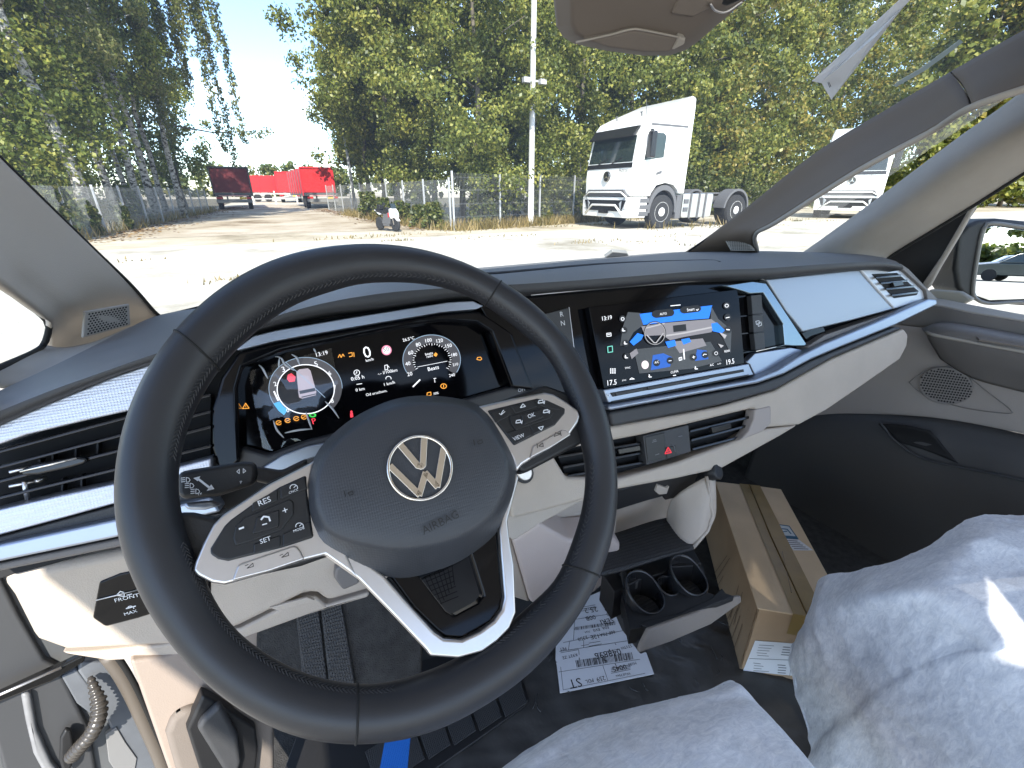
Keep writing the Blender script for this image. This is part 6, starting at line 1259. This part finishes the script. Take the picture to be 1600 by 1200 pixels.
def make_truck(label, pos, rz, s):
    T = thing('semi_truck', label, 'truck', pos, rz, None); T.scale = (s, s, s)
    Wd = 1.25
    prof = [(2.72,1.02),(2.80,1.06),(2.82,1.55),(2.78,1.98),(2.60,2.86),(2.50,3.08),(2.36,3.24),(1.9,3.44),(1.2,3.70),(.62,3.92),(.52,3.90),(.50,3.6),(.50,1.10),(.76,1.10),(.80,1.20),(1.02,1.36),(1.4,1.42),(1.78,1.34),(1.98,1.10),(2.06,1.02)]
    n = len(prof); rings = []
    for yy, sh in ((-Wd, .07), (-Wd + .07, 0), (Wd - .07, 0), (Wd, .07)):
        cxx, czz = 1.65, 2.3; rings.append([V((x - sh * (1 if x > 2 else 0) , yy, z - (sh if z > 3 else 0))) for x, z in prof])
    vs_ = [p for r in rings for p in r]; fs = []
    for j in range(3):
        for i in range(n): fs.append((j * n + i, j * n + (i + 1) % n, (j + 1) * n + (i + 1) % n, (j + 1) * n + i))
    fs += [tuple(range(n)), tuple(range(3 * n, 4 * n))]
    mk('cab', vs_, fs, TW, T, local=True, bev=.03, seg=3)
    def panel(name, pts, m, th=.02, bev=.004, parent=None): 
        c = sum(pts, V()) / len(pts); nn = (pts[1] - pts[0]).cross(pts[2] - pts[0]).normalized(); d = c - V((1.6, 0, 2.0))
        if nn.dot(d) < 0: nn = -nn
        return MB().prism([p + nn * .012 for p in pts], [p - nn * th for p in pts]).build(name, m, parent or T, local=True, bev=bev)
    panel('windscreen', [V((2.765,-1.12,2.02)),V((2.765,1.12,2.02)),V((2.62,1.06,2.76)),V((2.62,-1.06,2.76))], TGL)
    panel('windscreen_base', [V((2.80,-1.16,1.86)),V((2.80,1.16,1.86)),V((2.772,1.15,2.0)),V((2.772,-1.15,2.0))], TB)
    panel('sun_visor', [V((2.82,-1.10,2.74)),V((2.82,1.10,2.74)),V((2.58,1.12,3.02)),V((2.58,-1.12,3.02))], TB, .03)
    for y0 in (-.6, .1): MB().tube([V((2.80, y0, 1.98)), V((2.76, y0 + .5, 2.16))], .012, 6).build('wiper', TB, T, local=True)
    for s_ in (1, -1):
        sw = panel('side_window', [V((2.42,s_*1.25,2.06)),V((1.62,s_*1.25,2.16)),V((1.60,s_*1.25,2.76)),V((1.72,s_*1.25,2.84)),V((2.30,s_*1.25,2.84))][::1], TGL)
        panel('side_slot', [V((.72,s_*1.25,3.03)),V((2.28,s_*1.25,3.03)),V((2.26,s_*1.25,3.09)),V((.72,s_*1.25,3.09))], TG, .01, .002)
        mr_ = MB(); mr_.box((2.22, s_ * 1.30 - (.0 if s_ > 0 else .24), 2.12), (2.42, s_ * 1.30 + (.24 if s_ > 0 else 0), 2.86)); mo = mr_.build('side_mirror', TB, T, local=True, bev=.05, seg=3)
        MB().box((2.26, s_ * 1.36 - .02, 2.86), (2.36, s_ * 1.36 + .02, 2.92)).build('mirror_arm', TB, mo, local=True)
        panel('door_handle', [V((1.62,s_*1.25,1.70)),V((1.86,s_*1.25,1.64)),V((1.86,s_*1.25,1.72)),V((1.62,s_*1.25,1.80))], TG, .01, .004)
        arch = [V((1.4 + .66 * math.cos(a), s_ * 1.255, .54 + .82 * math.sin(a))) for a in np.linspace(-.05, math.pi + .05, 16)] + [V((1.4 + .55 * math.cos(a), s_ * 1.255, .54 + .66 * math.sin(a))) for a in np.linspace(math.pi + .05, -.05, 16)]
        MB().prism(arch, [p - V((0, s_ * .25, 0)) for p in arch]).build('wheel_arch', TG, T, local=True, bev=.01)
        for k in range(3): MB().box((2.02, s_ * 1.16 - .10, .42 + k * .20), (2.42, s_ * 1.16 + .10, .56 + k * .20)).build('entry_step', TG, T, local=True, bev=.015)
        MB().box((.56, s_ * 1.15 - .12, .30), (.80, s_ * 1.15 + .12, 1.05)).build('step_panel', TG, T, local=True, bev=.02)
        tank = MB(); tp_ = [(.46, .38), (.46, 1.06), (.40, 1.10), (-.95, 1.10), (-1.0, 1.06), (-1.0, .38), (-.94, .32), (.40, .32)]
        tank.prism([V((x, s_ * 1.22, z)) for x, z in tp_], [V((x, s_ * .62, z)) for x, z in tp_]); to = tank.build('fuel_tank', ALU, T, local=True, bev=.06, seg=3)
        for xb in (.10, -.30, -.62): MB().box((xb - .035, s_ * 1.23 - .02, .30), (xb + .035, s_ * 1.23 + .02, 1.12)).build('tank_band', TG, to, local=True, bev=.005)
        for zz in (.52, .78): MB().box((.22, s_ * 1.235 - .02, zz), (.42, s_ * 1.235 + .02, zz + .14)).build('tank_step', TG, to, local=True, bev=.005)
        fend = [V((-2.3 + .68 * math.cos(a), s_ * 1.22, .54 + .72 * math.sin(a))) for a in np.linspace(.1, math.pi - .1, 14)] + [V((-2.3 + .60 * math.cos(a), s_ * 1.22, .54 + .64 * math.sin(a))) for a in np.linspace(math.pi - .1, .1, 14)]
        MB().prism(fend, [p - V((0, s_ * .5, 0)) for p in fend]).build('rear_fender', TG, T, local=True, bev=.01)
        hl = [V((2.86,s_*1.18,.62)),V((2.80,s_*1.24,.66)),V((2.80,s_*1.24,.98)),V((2.86,s_*1.0,.98)),V((2.90,s_*.80,.80)),V((2.88,s_*.86,.60))]
        panel('headlight', hl, LAMP, .05, .01)
        wheel_at(T, 1.4, s_ * 1.08, .53, .32, s_); wheel_at(T, -2.3, s_ * .95, .53, .58, s_)
    bp_ = MB(); bpf = [(-1.22,.36),(1.22,.36),(1.25,.56),(1.25,1.0),(-1.25,1.0),(-1.25,.56)]
    bp_.prism([V((2.86,y,z)) for y, z in bpf], [V((2.1,y,z)) for y, z in bpf]); bp_.build('bumper', TW, T, local=True, bev=.03, seg=3)
    panel('grille', [V((2.872,-.92,1.22)),V((2.872,.92,1.22)),V((2.872,1.12,1.02)),V((2.872,-1.12,1.02))], TG, .10)
    panel('lower_grille', [V((2.875,-1.1,.90)),V((2.875,1.1,.90)),V((2.875,.92,.56)),V((2.875,-.92,.56))], TB, .06)
    MB().tube([V((2.90,-1.0,.46)),V((2.90,-.62,.74)),V((2.90,.62,.74)),V((2.90,1.0,.46))], .035, 8).build('bumper_strip', TW, T, local=True, smooth=True)
    MB().tube([V((2.90,-1.12,1.0)),V((2.90,-.85,1.14)),V((2.90,.85,1.14)),V((2.90,1.12,1.0))], .025, 8).build('grille_strip', TW, T, local=True, smooth=True)
    MB().box((2.88, -.26, .48), (2.90, .26, .60)).build('number_plate_holder', TB, T, local=True)
    em = MB(); em.lathe([(.001, .03), (.15, .03), (.155, 0), (.16, -.02)], (2.83, 0, 1.62), (1, 0, 0), 28); eo = em.build('round_badge', TB, T, local=True)
    MB().lathe([(.142, .034), (.152, .04), (.160, .034), (.152, .02), (.142, .034)], (2.83, 0, 1.62), (1, 0, 0), 28, cap=False).build('badge_ring', CHROME, eo, local=True, smooth=True)
    stv = MB()
    for k in range(3):
        a = math.pi / 2 + k * 2.0944; stv.add([(2.866, 0, 1.62), (2.864, .022 * math.cos(a + 1.05), 1.62 + .022 * math.sin(a + 1.05)), (2.864, .135 * math.cos(a), 1.62 + .135 * math.sin(a)), (2.864, .022 * math.cos(a - 1.05), 1.62 + .022 * math.sin(a - 1.05))], [(0, 1, 2), (0, 2, 3)])
    stv.build('badge_star', CHROME, eo, local=True)
    tv, tf, x0, x1, y0, y1 = text_mesh('Actros'); k_ = .42 / (x1 - x0)
    mk('lettering', [V((2.845, .60 + (v.x - x0) * k_, 1.74 + v.y * k_)) for v in tv], tf, TB, T, local=True, fix=False)
    ch = MB(); ch.box((-3.1, -.43, .72), (1.2, -.33, 1.0)); ch.box((-3.1, .33, .72), (1.2, .43, 1.0)); ch.box((-3.1, -.43, .74), (-3.0, .43, .98)); ch.build('chassis', TG, T, local=True)
    fw_ = MB(); fw_.lathe([(.001, .05), (.42, .05), (.46, .02), (.46, 0), (.3, -.06)], (-2.1, 0, 1.08), (0, 0, 1), 24); fw_.build('coupling_plate', TG, T, local=True)
    dk = MB(); dk.box((-1.4, -.5, 1.0), (.4, .5, 1.05)); dk.box((.2, -.4, 1.05), (.44, .4, 1.5)); dk.build('catwalk', TG, T, local=True)
    MB().box((1.1, -1.1, .45), (2.0, 1.1, 1.3)).build('engine_tunnel', DARK, T, local=True)
    for y0 in (-.6, .6): MB().lathe([(.02, 0), (.02, .10), (.05, .14)], (2.1, y0, 3.34), (.3, 0, 1), 8).build('roof_marker', TG, T, local=True)
    MB().tube([V((2.2, .9, 3.3)), V((2.3, .95, 3.75))], .008, 5).build('aerial', TG, T, local=True)
    return T
make_truck('clean white tractor truck with tall roof parked by the fence, all of it in view', (14.35, 14.5, 0), math.radians(180.5), 1.09)
index_kids()
src = bpy.data.objects['semi_truck']; t2 = copy_tree(src); q = G(1320, 341)
t2.location = (q.x + 2.0, q.y + 1.2, 0); t2.rotation_euler = (0, 0, math.radians(208)); t2.scale = (1.09,) * 3
t2['label'] = 'white tractor truck half hidden behind the slim windscreen pillar'
for o in (src, t2): o['group'] = 'white tractor trucks'

# ================================================================== RED TRAILERS, GATE
RED = mat('red_curtain', (.45,.012,.016), .5, bump=.2, bscale=6, var=.1, vscale=3); REDF = mat('red_frame', (.50,.02,.03), .4); DRED = mat('shaded_dark_red_curtain', (.14,.010,.014), .6, bump=.2, bscale=6); TL = mat('tail_light', (.5,.02,.02), .3); WHP = mat('white_panel', (.72,.72,.72), .5); YEL = mat('yellow_plate', (.75,.50,.05), .5)  # the darker red curtain has tree shade put into its colour
def trailer(label, pos, rz, L_, H_, body_m, frame_m, slot=0.0, cover=None):
    T = thing('trailer', label, 'trailer', pos, rz); y1 = L_
    MB().box((-1.25, slot, 1.2), (1.25, y1, H_)).build('curtain_body', body_m, T, local=True, bev=.03)
    fm = MB()
    for s_ in (-1, 1):
        fm.box((s_ * 1.27 - .05, slot - .06, .95), (s_ * 1.27 + .05, slot + .06, H_ + .06))
    fm.box((-1.3, slot - .06, H_ - .02), (1.3, slot + .06, H_ + .10)); fm.build('rear_frame', frame_m, T, local=True, bev=.01)
    for k in range(5):
        yy = slot + (k + 1) * (L_ - slot) / 6
        for s_ in (-1, 1): MB().box((s_ * 1.28 - .03, yy - .05, 1.1), (s_ * 1.28 + .03, yy + .05, H_ + .02)).build('stanchion', frame_m, T, local=True)
    MB().box((-1.25, 0, .95), (1.25, y1, 1.18)).build('deck', TG, T, local=True, bev=.01)
    bm_ = MB(); bm_.box((-1.2, -.02, .50), (1.2, .08, .72)); bm_.box((-.5, .05, .6), (-.4, .3, 1.0)); bm_.box((.4, .05, .6), (.5, .3, 1.0)); bo_ = bm_.build('rear_bumper', mat('bumper_grey', (.20,.20,.20), .5), T, local=True)
    for s_ in (-1, 1):
        MB().box((s_ * .95 - .22, -.04, .76), (s_ * .95 + .22, .0, .90)).build('tail_light', TL, T, local=True, bev=.005)
        for yy in (1.4, 2.7):
            MB().lathe([(.28, -.16), (.47, -.16), (.5, -.1), (.5, .1), (.47, .16), (.28, .16)], (s_ * 1.02, yy, .5), (1, 0, 0), 20).build('wheel', TYRE, T, local=True)
    MB().box((.35, -.045, .74), (.82, -.035, .88)).build('number_plate', YEL, T, local=True)
    MB().box((-1.0, -.045, .95), (1.0, -.03, 1.02)).build('reflector_strip', mat('red_white_reflector', (.6,.3,.3), .4), T, local=True)
    return T
q = V((gx(499, 43), 43, 0)); trailer('bright red trailer with open rear deck parked near the leaning pole in the lane', (q.x + .15, q.y - .6, 0), math.radians(3), 12, 3.05, RED, REDF, 1.4)
q = V((gx(367, 43), 43, 0)); trailer('dark red shaded trailer with black rear frame beside the birches', (q.x - .1, q.y - .5, 0), math.radians(2), 12, 2.9, DRED, TB)
q = gx(383, 76); trailer('long red trailer parked across the far end of the lane behind the white barrier', (q, 76, 0), math.radians(-90), 11, 3.3, RED, REDF)
q = gx(452, 68); trailer('tall red trailer standing behind the bright red one at the lane end', (q, 68, 0), math.radians(-6), 11, 3.5, RED, REDF)
gt = thing('barrier_gate', 'white tubular barrier gate across the far end of the lane', 'gate', (gx(428, 60), 60, 0)); WG_ = mat('white_tube', (.75,.75,.73), .4)
for i, x in enumerate((-2.2, 0, 2.2)): MB().box((x - .06, -.06, 0), (x + .06, .06, 1.15 if i != 1 else 1.35)).build('gate_post', WG_, gt, local=True)
for z in (.55, 1.05): MB().tube([V((-2.2, 0, z)), V((2.2, 0, z))], .035, 6).build('gate_rail', WG_, gt, local=True)
MB().tube([V((0, 0, .5)), V((2.2, 0, 1.05))], .03, 6).build('gate_brace', WG_, gt, local=True)

# ================================================================== MOTORBIKE
mb_ = thing('motorbike', 'red and white motorbike parked on the lane edge by the mesh fence', 'motorbike', G(607, 361), math.radians(-68)); mb_.scale = (.74,) * 3
def whl(x, name='wheel'):
    o = MB().lathe([(.20, -.05), (.28, -.055), (.31, 0), (.28, .055), (.20, .05)], (x, 0, .31), (0, 1, 0), 26).build(name, TYRE, mb_, local=True, smooth=True)
    MB().lathe([(.20, -.03), (.21, .0), (.20, .03)], (x, 0, .31), (0, 1, 0), 22).build('rim', mat('white_rim', (.7,.7,.7), .4), o, local=True)
    sp_ = MB()
    for k in range(6): sp_.tube([V((x, 0, .31)), V((x + .2 * math.cos(k * 1.047), 0, .31 + .2 * math.sin(k * 1.047)))], .012, 4)
    sp_.build('spoke', mat('white_rim', (.7,.7,.7)), o, local=True)
whl(.62); whl(-.62)
MWH = mat('bike_white', (.72,.70,.70), .3, coat=.4); MRD = mat('bike_red', (.5,.02,.03), .3, coat=.4)
def prof2(name, pts, w, m, bev=.03): return MB().prism([V((x, -w, z)) for x, z in pts], [V((x, w, z)) for x, z in pts]).build(name, m, mb_, local=True, bev=bev, seg=3)
prof2('front_fairing', [(.50,.55),(.74,.62),(.70,.86),(.55,1.02),(.40,.98),(.38,.70)], .16, MWH); prof2('front_fender', [(.36,.58),(.50,.66),(.72,.66),(.92,.48),(.88,.46),(.66,.60),(.50,.60)], .08, MWH, .02)
prof2('side_fairing', [(-.25,.34),(.34,.30),(.46,.62),(.30,.82),(-.10,.74)], .15, TG); prof2('fuel_tank', [(-.12,.76),(.34,.82),(.36,.96),(.16,1.02),(-.10,.90)], .15, BLACK)
prof2('tank_trim', [(.30,.60),(.44,.66),(.40,.80),(.30,.82)], .165, MRD, .01); prof2('seat', [(-.72,.84),(-.10,.76),(-.08,.86),(-.40,.92),(-.74,.98)], .13, BLACK); prof2('tail', [(-.90,.92),(-.50,.70),(-.30,.74),(-.60,.88)], .10, MWH, .02)
prof2('engine', [(-.20,.22),(.28,.22),(.30,.56),(-.20,.58)], .14, TG, .04); prof2('windshield', [(.60,1.00),(.54,1.20),(.50,1.22),(.50,1.0)], .13, TGL, .01)
MB().tube([V((.42,-.36,1.06)),V((.46,-.12,1.02)),V((.46,.12,1.02)),V((.42,.36,1.06))], .016, 6).build('handlebar', BLACK, mb_, local=True, smooth=True)
for s_ in (-1, 1):
    MB().tube([V((.46,s_*.09,1.0)),V((.62,s_*.09,.31))], .026, 6).build('fork', SATIN, mb_, local=True, smooth=True); MB().lathe([(.001,.02),(.06,.02),(.06,-.01)], (.44,s_*.40,1.2), (-1,0,0), 12).build('mirror', BLACK, mb_, local=True)
MB().lathe([(.001,.03),(.07,.03),(.075,0)], (.72,0,.78), (1,0,.1), 14).build('headlight', LAMP, mb_, local=True)
prof2('top_box', [(-.62,.94),(-.36,.92),(-.34,1.12),(-.58,1.16)], .13, BLACK, .04)
# ================================================================== small things on the yard, cars seen in the mirror
q = G(1578, 312); cb_ = thing('concrete_block', 'grey concrete block standing alone at the far side of the yard', 'concrete block', (q.x, q.y, 0), .4)
MB().prism([V((-.45,-.35,0)),V((.45,-.35,0)),V((.45,.35,0)),V((-.45,.35,0))], [V((-.36,-.28,.95)),V((.36,-.28,.95)),V((.36,.28,.95)),V((-.36,.28,.95))]).build('block', mat('concrete', (.34,.34,.32), .9, bump=.5, bscale=20, var=.15), cb_, local=True, bev=.03)
MB().box((-.08, -.08, .95), (.08, .08, 1.05)).build('lifting_loop', TG, cb_, local=True, bev=.01)
def car(label, x, y, rz, m, tall=0.0):
    T = thing('parked_car', label, 'car', (x, y, 0), rz, 'cars parked behind the van'); h = 1.5 + tall
    low = [(-2.1,.30),(2.1,.30),(2.15,.62),(2.0,.86),(1.2,.96),(-1.9,1.0),(-2.12,.9),(-2.15,.5)]
    MB().prism([V((x_,-.86,z)) for x_, z in low], [V((x_,.86,z)) for x_, z in low]).build('body', m, T, local=True, bev=.07, seg=3)
    top = [(1.15,.95),(.45,h-.06),(.1,h),(-1.3,h),(-1.75,h-.12),(-2.02,.98)]
    MB().prism([V((x_,-.76 if z > 1.2 else -.83,z)) for x_, z in top], [V((x_,.76 if z > 1.2 else .83,z)) for x_, z in top]).build('cabin', m, T, local=True, bev=.06, seg=3)
    for s_ in (-1, 1):
        for w in ([(.95,1.0),(.38,h-.14),(-.30,h-.12),(-.30,1.0)], [(-.38,1.0),(-.38,h-.12),(-1.3,h-.14),(-1.62,1.02)]):
            f_ = [V((x_, s_ * (.80 if z > 1.2 else .845), z)) for x_, z in w]; MB().prism(f_, [p - V((0, s_ * .03, 0)) for p in f_]).build('side_window', TGL, T, local=True)
        MB().box((-2.19, s_ * .66 - .14, .72), (-2.10, s_ * .66 + .14, .86)).build('tail_light', TL, T, local=True, bev=.02)
        for x_ in (1.35, -1.3):
            wo = MB().lathe([(.2, -.1), (.30, -.1), (.32, -.06), (.32, .06), (.30, .1), (.2, .1)], (x_, s_ * .78, .32), (0, 1, 0), 22).build('wheel', TYRE, T, local=True)
            MB().lathe([(.20, s_ * .09), (.18, s_ * .07), (.001, s_ * .10)], (x_, s_ * .78, .32), (0, 1, 0), 16).build('rim', RIM, wo, local=True)
    f_ = [V((-2.06,-.66,1.06)),V((-2.06,.66,1.06)),V((-1.82,.62,h-.16)),V((-1.82,-.62,h-.16))]; MB().prism([p + V((-.02, 0, .01)) for p in f_], [p + V((.05, 0, -.02)) for p in f_]).build('rear_window', TGL, T, local=True)
    MB().box((-2.20, -.26, .60), (-2.15, .26, .71)).build('number_plate', WHP, T, local=True)
    return T
CDK = mat('dark_green_car', (.02,.035,.035), .25, coat=.6); CWH = mat('white_car', (.72,.72,.72), .3, coat=.5)
car('dark green hatchback seen in the wing mirror, nearest of the parked cars', 8.2, -34, math.radians(205), CDK)
car('white van-like car beside the dark hatchback in the mirror', 4.2, -36, math.radians(190), CWH, .35)
car('silver car parked beyond the dark hatchback in the mirror', 13.5, -44, math.radians(200), mat('silver_car', (.45,.46,.48), .3, metal=.5))
car('white car in the far row behind, seen in the mirror', 10.5, -52, math.radians(180), CWH)
